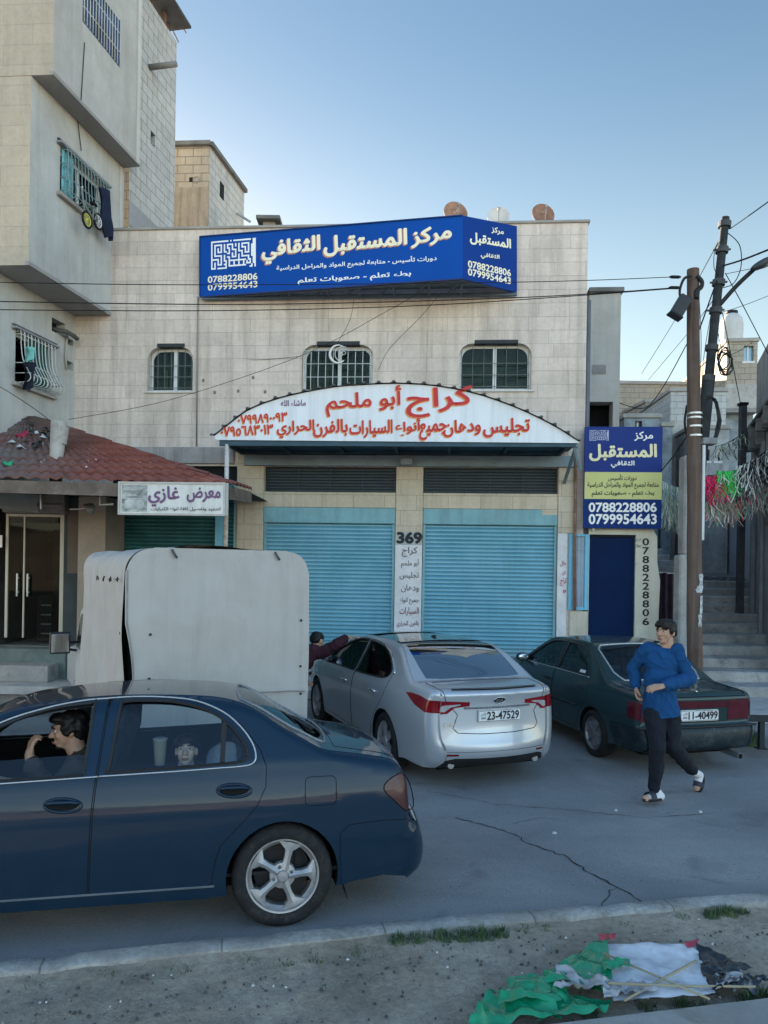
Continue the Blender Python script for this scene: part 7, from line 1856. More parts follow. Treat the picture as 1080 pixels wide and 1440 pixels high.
doorKf = [(1.122, 1.40), (1.4, 1.39), (1.68, 1.348), (1.98, 1.255), (2.25, 1.14), (2.50, 1.01), (2.58, .94), (2.60, .70), (2.60, .34), (2.5, .29), (1.145, .29), (1.142, .75), (1.132, .995)]
lampKs = [(-.50, .972), (-.62, .985), (-.78, .978), (-.92, .95), (-1.2, .93), (-1.2, .81), (-.90, .822), (-.72, .875), (-.58, .94)]
M_kglass = glass('rear_glass_blue', (.03, .04, .05), (.62, .72, .82), .03, .45, 1.5)
def stripK(B):
    z, x = B.t_of_z, B.t_of_x
    lamp = lambda s_: [(z(.815), s_*.85), (z(.805), s_*.66), (z(.812), s_*.58), (z(.872), s_*.50), (z(.89), s_*.34), (z(.93), s_*.34), (z(.94), s_*.55), (z(.945), s_*.85)]
    lampc = lambda s_: [(z(.835), s_*.70), (z(.83), s_*.61), (z(.878), s_*.54), (z(.898), s_*.44), (z(.91), s_*.44), (z(.90), s_*.60), (z(.872), s_*.72)]
    refl = lambda s_: [(z(.375), s_*.80), (z(.385), s_*.47), (z(.405), s_*.47), (z(.40), s_*.80)]
    rw = [(x(-.52), 0), (x(-.515), .42), (x(-.49), .60), (x(-.30), .60), (x(0), .58), (x(.19), .55), (x(.24), .40), (x(.26), 0), (x(.24), -.40), (x(.19), -.55), (x(0), -.58), (x(-.30), -.60), (x(-.49), -.60), (x(-.515), -.42)]
    sp_l = [(x(.29), .56), (x(.30), 0), (x(.29), -.56), (x(.46), -.57), (x(.50), 0), (x(.46), .57)]
    roof = [(x(.52), .545), (x(.54), 0), (x(.52), -.545), (x(1.1), -.57), (x(1.78), -.55), (x(1.84), 0), (x(1.78), .55), (x(1.1), .57)]
    wsn = [(x(1.93), .52), (x(1.92), 0), (x(1.93), -.52), (x(2.3), -.60), (x(2.74), -.68), (x(2.78), 0), (x(2.74), .68), (x(2.3), .60)]
    val = [(.002, 1), (.002, -1), (z(.30), -1), (z(.33), -.62), (z(.355), -.5), (z(.355), .5), (z(.33), .62), (z(.30), 1)]
    lip = [(z(.335), .60), (z(.36), .50), (z(.36), -.50), (z(.335), -.60), (z(.42), -.66), (z(.425), 0), (z(.42), .66)]
    spo = [(x(-.955), .52), (x(-.97), 0), (x(-.955), -.52), (x(-.93), -.52), (x(-.94), 0), (x(-.93), .52)]
    pl_ = [(z(.705), .33), (z(.705), -.33), (z(.875), -.33), (z(.875), .33)]
    return [('light_inset', lampc(1), M_clearlamp, .005), ('light_inset', lampc(-1), M_clearlamp, .005), ('tail_light', lamp(1), M_redlamp, .004), ('tail_light', lamp(-1), M_redlamp, .004), ('reflector', refl(1), M_redlamp, .004), ('reflector', refl(-1), M_redlamp, .004),
            ('rear_window', rw, M_kglass, -.003), ('roof_spoiler', sp_l, M_blackgloss, .014), ('sunroof', roof, M_blackgloss, .001), ('windscreen', wsn, M_carglass, -.004), ('valance', val, M_trim, .002), ('bumper_lip', lip, M_silver, .012), ('boot_spoiler', spo, mat('spoiler_grey', (.07, .075, .08), .35, .1, 5, 0), .012)]
M_blackgloss = mat('black_gloss', (.010, .012, .015), .10, .1, 4, 0, coat=1.0)
SK = dict(name='silver_car', label='silver saloon car with black sunroof and red tail lights parked nose to the shutters', pos=(.83, 8.66), head=21.5, squash=(.97, .965, .985), body=(loopK, beltK, .915, planK, vertK, .50, -1.1, 3.7),
          wr=.335, ar=.372, sill=.235, wb=2.795, ro=1.08, track=.785, tw=.215, rim='five', spk=5, rimmat=M_alloy, rimr=.225, paint=M_silver, glass=M_carglassd, win_r=winKr, win_f=winKf, door_r=doorKr, door_f=doorKf,
          side_extra=[('tail_light', lampKs, M_redlamp, None, .004), ('fuel_flap', rrect(-.46, .76, -.28, .92, .04, 3, True), M_silver, None, 0), ('headlight', [(3.2, .72), (3.3, .82), (3.5, .78), (3.8, .7), (3.8, .6), (3.3, .64)], M_clearlamp, None, .003)],
          handles=[(.36, .865, 'door'), (1.42, .845, 'front_door')], handle_mat=M_chrome, chrome=[([(-.08, 1.115), (.02, 1.185), (.22, 1.28), (.44, 1.345), (.72, 1.388), (1.12, 1.397), (1.4, 1.387), (1.68, 1.345), (1.98, 1.252), (2.3, 1.11)], .012, M_chrome)], mirror=(2.25, 1.02), strip=stripK, bz=.98)
kth, kcar, KB_ = saloon(SK); KM = WM[kth]
# boot-lid outline, plate, badges, roof deflector, exhaust
zK = KB_.t_of_z
mb = MB(); kcar.seam(mb, 'strip', SK['clip']([(KB_.t_of_x(-.62), .66), (KB_.t_of_x(-.9), .64), (zK(.95), .60), (zK(.80), .47), (zK(.66), .52), (zK(.615), .47), (zK(.60), .2), (zK(.60), -.2), (zK(.615), -.47), (zK(.66), -.52), (zK(.80), -.47), (zK(.95), -.60), (KB_.t_of_x(-.9), -.64), (KB_.t_of_x(-.62), -.66)])[:-1], .0045); mb.build('boot_shut_line', M_gap, kth, KM)
mb = MB(); kcar.seam(mb, 'strip', [(zK(.868), .40-.02*k) for k in range(41)], .010, 1, .004); mb.build('boot_trim', mat('trim_grey_satin', (.16, .165, .17), .3, .1, 4, 0, metal=.6), kth, KM, smooth=True)
plate(kcar, zK(.785), 0, .50, .125, '23-47529')
def badge(car, th, t, y, w_, h_, text, oval=True, mt=M_blackgloss, bold=.01):
    c, n_ = car.surf('strip', t, y, .006); ey = Vector((0, -1, 0)); ey = (ey - n_*ey.dot(n_)).normalized(); ez = n_.cross(ey); ez = ez if ez.z > 0 else -ez
    f = lambda a, b, d=0: car.T @ (c + ey*a + ez*b + n_*d); Mw = WM[th]; em = None
    if oval:
        mb = MB(); k = 28; mb.add([f(w_/2*math.cos(2*math.pi*i/k), h_/2*math.sin(2*math.pi*i/k), .004) for i in range(k)], [tuple(range(k))]); em = mb.build('emblem', mt, th, Mw)
        mb = MB(); mb.tube([f(w_/2*math.cos(2*math.pi*i/k), h_/2*math.sin(2*math.pi*i/k), .005) for i in range(k)], .004, 6, closed=True); mb.build('emblem_ring', M_chrome, em, Mw, smooth=True)
    mb = MB(); g = .62 if oval else 1.0; put_text(mb, text, f(-w_*g/2, -h_*g/2*.8, .009), f(w_*g/2, -h_*g/2*.8, .009), f(-w_*g/2, h_*g/2*.8, .009), lift=(0, 0, 0), bold=bold); mb.build('badge_lettering', M_chrome, em or th, Mw, fixn=False)
badge(kcar, kth, zK(.945), 0, .135, .072, 'KIA', True, M_blackgloss, .02)
badge(kcar, kth, zK(.70), .56, .10, .035, 'K5', False, bold=.02)
# raised sunroof panel and wind deflector
x0_ = 1.30
mb = MB()
def dfl(u, v):
    y = (u-.5)*1.0; t = KB_.t_of_x(1.28+.42*v); p = KB_.strip(t, KB_.yq(t, y)); return kcar.T @ (p + Vector((0, 0, .006+.014*(1-v))))
mb.grid(dfl, 20, 5); mb.grid(lambda u, v: dfl(u, v) - Vector((0, 0, .018)), 20, 5); mb.build('sunroof_panel', M_blackgloss, kth, KM, smooth=True, fixn=False)
mb = MB(); c_ = KB_.strip(KB_.t_of_x(.60), 0); mb.prism([(.50, c_.z-.005), (.64, c_.z+.010), (.55, c_.z+.035), (.52, c_.z+.035)], -.012, .012, 'y', kcar.T); mb.build('roof_aerial', M_trim, kth, KM, smooth=40)
for s_ in (1, -1):
    mb = MB(); mb.tube([kcar.P(-.80, .52*s_, .26), kcar.P(-1.0, .52*s_, .27)], .035, 14); mb.build('exhaust', M_steel, kth, KM, smooth=40)

# ---------------------------------------------------------------- old dark green saloon
loopG = [(-.86, .26, -.03, 0, .08), (-.955, .30, -.035, 0, .07), (-.985, .36, -.035, 0, .06), (-.985, .46, -.035, 0, .05), (-.965, .525, -.035, 0, .04), (-.905, .545, -.035, 0, .04), (-.905, .62, -.035, 0, .04), (-.915, .74, -.035, 0, .04), (-.93, .835, -.035, 0, .04), (-.915, .885, -.03, .006, .04), (-.86, .915, -.015, .01, .045), (-.55, .935, 0, .012, .05), (-.32, .948, -.005, .014, .045),
         (-.20, .985, -.03, .02, .03), (.0, 1.10, -.035, .025, .03), (.20, 1.225, -.03, .025, .03), (.32, 1.295, -.02, .025, .035), (.44, 1.335, -.01, .02, .045), (.75, 1.358, 0, .02, .05), (1.10, 1.362, 0, .02, .05), (1.40, 1.348, 0, .02, .05), (1.58, 1.315, .02, .02, .04), (1.82, 1.19, .05, .02, .035), (2.12, 1.02, .06, .02, .035), (2.28, .945, .06, .02, .045), (2.65, .905, .03, .025, .05), (3.0, .845, .04, .02, .06), (3.10, .76, .05, 0, .06), (3.12, .60, .05, 0, .06), (3.16, .45, .05, 0, .06), (3.14, .32, .05, 0, .06), (3.02, .24, .04, 0, .06)]
beltG = [(-1, .905), (0, .925), (1, .92), (2.3, .90), (3.2, .8)]
planG = [(-1.0, .90), (-.85, .935), (-.5, .965), (0, .99), (.8, 1.0), (1.8, 1.0), (2.5, .98), (3.2, .92)]
vertG = [(.15, .94), (.30, .965), (.46, .985), (.62, 1.0), (.76, .995), (.86, .975), (.94, .95), (1.1, .945), (1.5, .94)]
M_green = paint('paint_dark_green', (.006, .028, .032), .0, .45, 1.0, .30, (.22, .23, .22))
winGr = [(.20, .985), (.29, 1.10), (.40, 1.215), (.47, 1.265), (.60, 1.298), (.80, 1.310), (.985, 1.312), (1.02, .965), (.60, .968), (.22, .968)]
winGf = [(1.085, 1.312), (1.25, 1.308), (1.45, 1.285), (1.62, 1.22), (1.85, 1.09), (2.02, .985), (2.02, .955), (1.5, .962), (1.10, .965)]
doorGr = [(1.055, .96), (1.065, .60), (1.06, .29), (.45, .28), (.40, .38), (.33, .50), (.22, .60), (.14, .72), (.12, .90), (.14, .97), (.26, 1.13), (.42, 1.275), (.56, 1.325), (1.03, 1.338)]
doorGf = [(1.042, 1.338), (1.3, 1.33), (1.5, 1.305), (1.66, 1.24), (1.9, 1.10), (2.10, .97), (2.14, .88), (2.15, .40), (2.10, .29), (1.075, .29), (1.077, .60), (1.068, .96)]
M_bumper = mat('bumper_dark', (.012, .022, .028), .45, .2, 5, .1, dirt=(.09, .09, .085), dirt_amt=.5)
M_garn = mat('garnish_dark_red', (.075, .008, .014), .2, .2, 4, 0, coat=.8)
def stripG(B):
    z, x = B.t_of_z, B.t_of_x
    lamp = lambda s_: [(z(.60), s_*.80), (z(.60), s_*.42), (z(.83), s_*.42), (z(.83), s_*.80)]
    band = [(z(.745), .41), (z(.745), -.41), (z(.825), -.41), (z(.825), .41)]
    rw = [(x(-.23), .50), (x(-.25), 0), (x(-.23), -.50), (x(-.10), -.56), (x(.28), -.54), (x(.345), -.48), (x(.36), 0), (x(.345), .48), (x(.28), .54), (x(-.10), .56)]
    wsn = [(x(1.62), .50), (x(1.61), 0), (x(1.62), -.50), (x(1.95), -.56), (x(2.22), -.62), (x(2.25), 0), (x(2.22), .62), (x(1.95), .56)]
    bmp = [(.003, 1), (.003, -1), (z(.535), -1), (z(.535), 1)]
    return [('tail_light', lamp(1), M_garnl, .004), ('tail_light', lamp(-1), M_garnl, .004), ('rear_garnish', band, M_garn, .003), ('rear_window', rw, M_carglass, -.003), ('windscreen', wsn, M_carglass, -.003), ('rear_bumper', bmp, M_bumper, .012)]
M_garnl = mat('old_lamp_red', (.085, .008, .014), .18, .2, 6, 0, coat=.8)
SG = dict(name='green_car', label='old dark green saloon car parked beside the navy door, partly hidden by the walking youth', pos=(3.36, 9.30), head=14, squash=(.985, .97, 1.0), body=(loopG, beltG, .835, planG, vertG, .46, -1, 3.2),
          wr=.290, ar=.325, sill=.235, wb=2.45, ro=1.0, track=.72, tw=.18, rim='cover', spk=8, rimmat=mat('wheel_cover', (.25, .25, .255), .4, .25, 9, .1, metal=.5, dirt=(.12, .11, .10), dirt_amt=.6), rimr=.195, paint=M_green, glass=M_carglass, win_r=winGr, win_f=winGf, door_r=doorGr, door_f=doorGf,
          side_extra=[('tail_light', [(-.74, .63), (-.74, .82), (-1.2, .83), (-1.2, .60)], M_garnl, None, .003), ('rear_bumper', [(-.42, .40), (-.42, .525), (-1.2, .54), (-1.2, .2), (-.5, .25)], M_bumper, None, .012), ('front_bumper', [(2.85, .52), (3.3, .53), (3.3, .15), (2.85, .25)], M_bumper, None, .012), ('headlight', [(3.0, .62), (3.0, .74), (3.3, .74), (3.3, .62)], M_clearlamp, None, .003)],
          handles=[(.30, .80, 'door'), (1.22, .80, 'front_door')], hr=.010, handle_mat=M_trim, chrome=[([(2.1, .945), (1.5, .950), (.6, .953), (.16, .952)], .007, M_chrome), ([(2.15, .565), (1.2, .57), (.38, .57)], .016, M_bumper)], mirror=(2.0, .97), strip=stripG, bz=.93)
gth, gcar, GB_ = saloon(SG); GM = WM[gth]; zG, xG = GB_.t_of_z, GB_.t_of_x
plate(gcar, zG(.665), -.02, .50, .125, '11-40499')
rwl = SG['clip']([(xG(-.26), .53), (xG(-.10), .59), (xG(.30), .565), (xG(.375), .50), (xG(.39), 0), (xG(.375), -.50), (xG(.30), -.565), (xG(-.10), -.59), (xG(-.26), -.53), (xG(-.275), 0)])
mb = MB(); gcar.seam(mb, 'strip', rwl + rwl[:1], .011, 1, .003); mb.build('window_trim', mat('trim_pale', (.42, .44, .45), .3, .1, 5, 0, metal=.5), gth, GM, smooth=True)
mb = MB(); gcar.seam(mb, 'strip', SG['clip']([(xG(-.30), .62), (xG(-.85), .66), (zG(.87), .66)])[:-1], .004); gcar.seam(mb, 'strip', SG['clip']([(xG(-.30), -.62), (xG(-.85), -.66), (zG(.87), -.66)])[:-1], .004); gcar.seam(mb, 'strip', [(zG(.872), .66-.04*k) for k in range(34)], .004); mb.build('boot_shut_line', M_gap, gth, GM)
mb = MB(); gcar.seam(mb, 'strip', [(zG(.53), .80-.05*k) for k in range(33)], .016, 1, .010); mb.build('bumper_strip', M_trim, gth, GM, smooth=True)
mb = MB(); mb.ball(gcar.surf('strip', xG(-.885), 0, .01)[0], .014, 8, 6); mb.build('boot_lock', M_chrome, gth, GM, smooth=True)
mb = MB(); mb.tube([gcar.P(-.60, -.50, .22), gcar.P(-1.06, -.50, .205)], .036, 16); ex = mb.build('exhaust', M_steel, gth, GM, smooth=40)
mb = MB(); mb.tube([gcar.P(-1.059, -.50, .205), gcar.P(-1.062, -.50, .205)], .030, 16); mb.build('exhaust_bore', M_gap, ex, GM)
for sgn in (1,):
    mb = MB(); q = [gcar.surf('side', x, z, -.003, sgn)[0] for x, z in ((.30, .985), (.44, .985), (.44, 1.02), (.30, 1.02))]; mb.add([gcar.T @ v for v in q], [(0, 1, 2, 3)]); mb.build('window_sticker', M_white_p, gcar.parts[('door', sgn)], GM)

# ---------------------------------------------------------------- canvas topped pickup
VH = 30; VA = R(90+VH)
vb = at_y(176, 900, 6.95); vpos = Vector((vb.x, vb.y, 0))
vf_ = Vector((-math.sin(R(VH)), math.cos(R(VH)), 0)); vr_ = Vector((vf_.y, -vf_.x, 0)); VW = 1.86
org = vpos + vr_*(VW/2); org.z = road_z(org.x, org.y)
vt = thing('canvas_pickup', 'pickup truck with tall off white canvas cover over its load bed, back towards the camera', 'pickup truck', org, VA); VM = WM[vt]
VL, VZ0, VZ1 = 2.75, .72, 2.47
def canvas_mat():
    m, t, b = nmat('canvas_cloth'); v = coords(t); f1 = tnoise(t, coords(t, (3, 3, .35)), 2.0, 2, .4, .15); f2 = tnoise(t, coords(t, (1.2, 1.2, .9), rot=(.5, .4, 0)), 1.6, 2, .4, .25); n3 = tnoise(t, v, 2.4, 8, .75, .5); n4 = tnoise(t, v, 260, 2, .5)
    c = mix(t, ramp(t, n3, [(.45, 0.), (.75, .40)]), (.41, .39, .365), (.30, .28, .25)); c = mix(t, ramp(t, f1, [(.52, 0.), (.75, .12)]), c, (.28, .27, .25))
    t.links.new(c, b.inputs['Base Color']); b.inputs['Roughness'].default_value = .9; b.inputs['Specular IOR Level'].default_value = .15
    a1 = N(t, 'ShaderNodeMath', operation='MULTIPLY_ADD'); t.links.new(f2, a1.inputs[0]); a1.inputs[1].default_value = 1.3; t.links.new(f1, a1.inputs[2])
    a2 = N(t, 'ShaderNodeMath', operation='MULTIPLY_ADD'); t.links.new(n4, a2.inputs[0]); a2.inputs[1].default_value = .02; t.links.new(a1.outputs[0], a2.inputs[2])
    bump(t, b, a2.outputs[0], .9, .075); return m
M_canvas = canvas_mat()
# local: x forward, y left, z up; back face at x = 0
def vprof(n_=7):
    h = VW/2; r = .23
    pts = [(h+.015, VZ0), (h+.01, 1.3)] + [(h-r+r*math.cos(R(90*i/n_)), VZ1-.04-r+r*math.sin(R(90*i/n_))) for i in range(n_+1)] + [(0.0, VZ1)]
    return pts + [(-y, z) for y, z in reversed(pts[:-1])]
pr_ = densify(vprof(), .09, False); K_ = len(pr_)
mb = MB(); nx = 30
def shell(u, v):
    i = v*(K_-1); k = min(int(i), K_-2); y = pr_[k][0]+(pr_[k+1][0]-pr_[k][0])*(i-k); z = pr_[k][1]+(pr_[k+1][1]-pr_[k][1])*(i-k)
    x = -.005+VL*u; sag = -.035*abs(math.sin(u*3*math.pi))*(1 if z > VZ1-.3 else .4)
    e = .035*noise.noise(Vector((x*1.8, y*1.5, z*1.2))) + .030*noise.noise(Vector((x*5, y*4, z*1.0)))
    s_ = 1 if y > 0 else -1
    return Vector((x, y + s_*(e + .02*math.sin(x*5)*max(0, (1.6-z)))*(1 if abs(y) > .7 else 0), z + sag*(1 if abs(y) < .8 else .3) + (e if abs(y) < .7 else 0)))
mb.grid(shell, nx, K_-1)
mb.add([shell(1, j/(K_-1)) for j in range(K_)], [tuple(range(K_))])
mb.build('canvas_cover', M_canvas, vt, VM, smooth=60, fixn=False)
def flapz(y, v):
    zt = VZ1-.03 if abs(y) < VW/2-.23 else VZ1-.04-.23+math.sqrt(max(0, .23**2-(abs(y)-VW/2+.23)**2)); return .66+(zt-.66)*v
mb = MB()
def back(u, v):
    y = VW/2+.012 - (VW+.02)*u; z = flapz(y, v)
    hem = .018*max(0, 1-abs(z-(1.02-.05*u))/.03)
    edge = .0 + .075*math.exp(-u*13)*math.sin(min(1, max(0, (1.72-z)/1.2))*math.pi)
    e = .075*noise.noise(Vector((y*1.6, z*.5, 3))) + .055*noise.noise(Vector((y*6, z*.6, 8)))*min(1, max(.25, abs(y)*1.2)) + .010*noise.noise(Vector((y*14, z*3, 1)))
    x = -.05*math.sin(math.pi*min(1, v*1.02))*.6 + e*(1-v*.5) - hem - .03 + (.016*math.sin(y*34+2*noise.noise(Vector((y*3, z, 4))))*math.exp(-(VW/2+y)/.22) + .010*math.sin(y*26+z*2)*math.exp(-(VW/2-y)/.35))*(1-v)
    return Vector((x, y + edge*-1.0, z))
mb.grid(back, 56, 48)
fl = mb.build('back_flap', M_canvas, vt, VM, smooth=True, fixn=False)
M_seam = mat('canvas_seam', (.25, .24, .225), .9, .2, 9, .2)
mb = MB(); mb.tube([back(.02+.96*k/40, .20-.02*k/40) + Vector((-.006, 0, 0)) for k in range(41)], .007, 5); mb.build('hem', M_seam, fl, VM)
mb = MB(); mb.tube([back(.01, .05+.93*k/30) + Vector((-.002, 0, 0)) for k in range(31)], .008, 5); mb.build('hem', M_seam, fl, VM)
# near-black filler box paints in the shade of the bed behind the slit
MB().box((.10, -VW/2+.04, .70), (VL-.05, VW/2-.05, VZ1-.30)).build('load', M_gap, vt, VM)
mb = MB()
for y, z in ((.72, 1.62), (.74, 1.20), (-.84, 1.75), (-.84, 1.25), (-.85, .95)): p = back((VW/2+.012-y)/(VW+.02), (z-.66)/(VZ1-.69)); mb.lathe([(0, .004), (.012, .004), (.014, 0)], 10, Matrix.Translation(p + Vector((-.012, 0, 0))) @ Matrix.Rotation(R(-90), 4, 'Y'))
for z in (1.62, 1.15): mb.lathe([(0, .004), (.014, .004), (.016, 0)], 10, Matrix.Translation((.10, VW/2+.03, z)) @ Matrix.Rotation(R(-90), 4, 'X'))
mb.build('eyelet', M_trim, vt, VM)
mb = MB()
for y in (.50, -.55): p = back((VW/2+.012-y)/(VW+.02), .975); mb.tube([p + Vector((-.01, .015, .03)), p + Vector((-.03, 0, -.01)), p + Vector((-.025, -.03, -.05))], .012, 6)
mb.build('tie_strap', mat('strap_dark', (.08, .075, .07), .9), vt, VM, smooth=True)
mb = MB(); rnd = random.Random(3)
for k in range(4):
    x = .22+.38*k; z = 2.13; y = VW/2+.008
    pts = [(x+.02*j+rnd.uniform(-.02, .02), y+.022, z-.02*k*.3+rnd.uniform(-.028, .028)) for j in range(7)]
    mb.tube(smooth_line(pts, 3), .006, 5)
mb.build('brush_writing', M_blackp, vt, VM)
# bed, tailboard, chassis
M_pick = paint('paint_pickup_white', (.50, .50, .49), 0, .4, .6, .4)
MB().box((.02, -.82, .52), (VL, .82, .70)).build('load_bed', M_pick, vt, VM, bevel=.02); MB().box((-.03, -.80, .45), (.018, .80, .56)).build('rear_bumper', M_trim, vt, VM, bevel=.015)
MB().box((.2, -.45, .38), (VL+1.6, .45, .50)).build('chassis', M_gap, vt, VM)
# cab: profile extruded, with windows let in
cabp = [(VL+.06, .42), (VL+.06, 1.0), (VL+.10, 1.42), (VL+.22, 1.66), (VL+.9, 1.70), (VL+1.15, 1.64), (VL+1.62, 1.10), (VL+2.35, 1.0), (VL+2.48, .88), (VL+2.5, .45)]
mb = MB(); mb.prism(cabp, -.80, .80); cab = mb.build('cab', M_pick, vt, VM, bevel=.05, seg=3, smooth=40)
for s_ in (1, -1):
    w_ = [(VL+.26, 1.08), (VL+.30, 1.55), (VL+.92, 1.59), (VL+1.10, 1.52), (VL+1.48, 1.08)]
    MB().prism(w_, .795*s_, .806*s_).build('cab_window', M_blackgloss, cab, VM)
    MB().prism([(VL+.20, .50), (VL+.20, 1.04), (VL+1.50, 1.04), (VL+1.50, .50)], .796*s_, .8055*s_).build('cab_door', M_pick, cab, VM, bevel=.006)
    c = VM @ Vector((VL+1.38, 1.05*s_, 1.20))
    a_ = MB(); a_.tube([(VL+1.42, .80*s_, 1.15), (VL+1.38, .95*s_, 1.15)], .02, 8); a_.tube([(VL+1.42, .80*s_, 1.03), (VL+1.38, .95*s_, 1.06)], .02, 8); a_.box((VL+1.34, .90*s_ - .0, 1.00), (VL+1.46, 1.16*s_, 1.30)); mo = a_.build('mirror', M_trim, cab, VM, bevel=.02)
    MB().box((VL+1.325, .915*s_, 1.02), (VL+1.337, 1.145*s_, 1.28)).build('mirror_glass', mat('mirror_face', (.55, .58, .60), .06, .05, 3, 0, metal=1.0), mo, VM, bevel=.004)
MB().prism([(VL+1.20, 1.60), (VL+1.62, 1.14), (VL+1.635, 1.15), (VL+1.215, 1.61)], -.68, .68).build('windscreen', M_blackgloss, cab, VM)
class _C: pass
vc = _C(); vc.th = vt; vc.T = I4
for wx in (.75, VL+1.55):
    for sgn in (1, -1): wheel(vc, (wx, .70*sgn, .31), .31, .19, 'cover', sgn, 6, mat('steel_wheel', (.20, .20, .20), .6, .2, 6, .1), .19)
# ================================================================ people
def organic(name, prims, mt, parent, M=None, vox=.008, it=6, fac=.5, disp=None, cut=None):
    """one continuous skin grown round tapered limbs and ellipsoids"""
    mb = MB()
    for p in prims:
        if p[0] == 'c':
            a, b, r0, r1 = Vector(p[1]), Vector(p[2]), p[3], p[4]; n_ = 5; pts = []; rs = []
            d = (b-a); L_ = d.length; d = d.normalized() if L_ > 1e-6 else Vector((0, 0, 1))
            for k in range(4): t = math.pi/2*(k/4); pts.append(a - d*r0*math.cos(t)); rs.append(max(.0008, r0*math.sin(t)))
            for k in range(n_+1): pts.append(a + (b-a)*k/n_); rs.append(r0+(r1-r0)*k/n_)
            for k in range(3, -1, -1): t = math.pi/2*(k/4); pts.append(b + d*r1*math.cos(t)); rs.append(max(.0008, r1*math.sin(t)))
            mb.tube(pts, rs, 14)
        else:
            c, r, Rm = p[1], p[2], (p[3] if len(p) > 3 else None)
            mb.ball((0, 0, 0), r, 18, 12, Matrix.Translation(c) @ (Rm.to_4x4() if Rm is not None else I4))
    o = mb.build(name, mt, None)
    m_ = o.modifiers.new('r', 'REMESH'); m_.mode = 'VOXEL'; m_.voxel_size = vox
    s_ = o.modifiers.new('s', 'SMOOTH'); s_.iterations = it; s_.factor = fac
    dg = bpy.context.evaluated_depsgraph_get(); dg.update()
    me = bpy.data.meshes.new_from_object(o.evaluated_get(dg)); me.name = name
    bpy.data.objects.remove(o)
    root = parent
    while root is not None and root.parent is not None: root = root.parent
    M = M or I4
    if disp:
        me.update(); nn = [v.normal.copy() for v in me.vertices]
        for v, q in zip(me.vertices, nn): v.co += q*disp(v.co)
    if cut:
        bm = bmesh.new(); bm.from_mesh(me); bmesh.ops.bisect_plane(bm, geom=bm.verts[:]+bm.edges[:]+bm.faces[:], plane_co=cut[0], plane_no=cut[1], clear_outer=True); bm.to_mesh(me); bm.free()
    T = (WM[root].inverted() if root is not None and root in WM else I4) @ M
    for v in me.vertices: v.co = T @ v.co
    me.polygons.foreach_set('use_smooth', [True]*len(me.polygons)); me.materials.clear(); me.materials.append(mt); me.update()
    r = bpy.data.objects.new(name, me); COL.objects.link(r); r.parent = parent; return r
def basis(f, up=(0, 0, 1)):
    f = Vector(f).normalized(); u = Vector(up); r = f.cross(u).normalized(); u = r.cross(f); return f, r, u     # forward, right, up
def head_prims(c, fwd, s=1.0, up=(0, 0, 1)):
    f, r, u = basis(fwd, up); Rm = Matrix((r, f, u)).transposed()
    P_ = lambda x, y, z: Vector(c) + (r*x + f*y + u*z)*s
    E_ = lambda x, y, z, rx, ry, rz: ('e', P_(x, y, z), (rx*s, ry*s, rz*s), Rm)
    pr = [E_(0, -.012, .035, .073, .092, .085), E_(0, .025, -.015, .060, .066, .080), E_(0, .048, -.072, .038, .038, .034), E_(0, .070, -.088, .017, .014, .014),
          ('c', P_(0, .088, .018), P_(0, .112, -.018), .009*s, .015*s), E_(.012, .098, -.022, .011, .012, .009), E_(-.012, .098, -.022, .011, .012, .009), E_(0, .086, .036, .045, .016, .011),
          E_(0, .090, -.050, .024, .012, .007), E_(0, .088, -.060, .021, .012, .008), E_(.038, .062, -.012, .022, .022, .026), E_(-.038, .062, -.012, .022, .022, .026),
          E_(.072, -.010, .0, .010, .022, .032), E_(-.072, -.010, .0, .010, .022, .032), ('c', P_(0, -.02, -.05), P_(0, -.035, -.14), .056*s, .060*s)]
    return pr, P_, Rm
M_skin = mat('skin', (.42, .25, .17), .55, .10, 12, .1, 120)
M_skin2 = mat('skin_fair', (.52, .36, .28), .55, .08, 12, .1, 120)
M_hair = mat('hair_black', (.010, .009, .009), .45, .3, 30, .6, 160)
M_eye = mat('eye_dark', (.012, .010, .010), .2, .1, 5, 0); M_eyew = mat('eye_white', (.55, .53, .50), .3, .05, 5, 0); M_lip = mat('lip', (.30, .12, .10), .5, .1, 20, 0)
def face_bits(P_, Rm, body, M, s=1.0):
    mb = MB(); mw = MB(); br = MB(); lp_ = MB()
    for sx in (1, -1):
        mw.ball((0, 0, 0), (.014*s, .008*s, .0085*s), 10, 7, Matrix.Translation(P_(.031*sx, .079, .014)) @ Rm.to_4x4())
        mb.ball((0, 0, 0), (.0065*s, .006*s, .0075*s), 8, 6, Matrix.Translation(P_(.031*sx, .0845, .014)) @ Rm.to_4x4())
        br.tube([P_(.050*sx, .080, .034), P_(.034*sx, .096, .040), P_(.014*sx, .100, .036)], [.004*s, .006*s, .005*s], 6)
    lp_.tube([P_(-.022, .094, -.054), P_(0, .103, -.053), P_(.022, .094, -.054)], [.003*s, .0065*s, .003*s], 6); lp_.tube([P_(-.019, .093, -.061), P_(0, .101, -.062), P_(.019, .093, -.061)], [.003*s, .006*s, .003*s], 6)
    e = mw.build('eyes', M_eyew, body, M, smooth=True); mb.build('pupils', M_eye, e, M, smooth=True); br.build('eyebrows', M_hair, body, M, smooth=True); lp_.build('lips', M_lip, body, M, smooth=True)
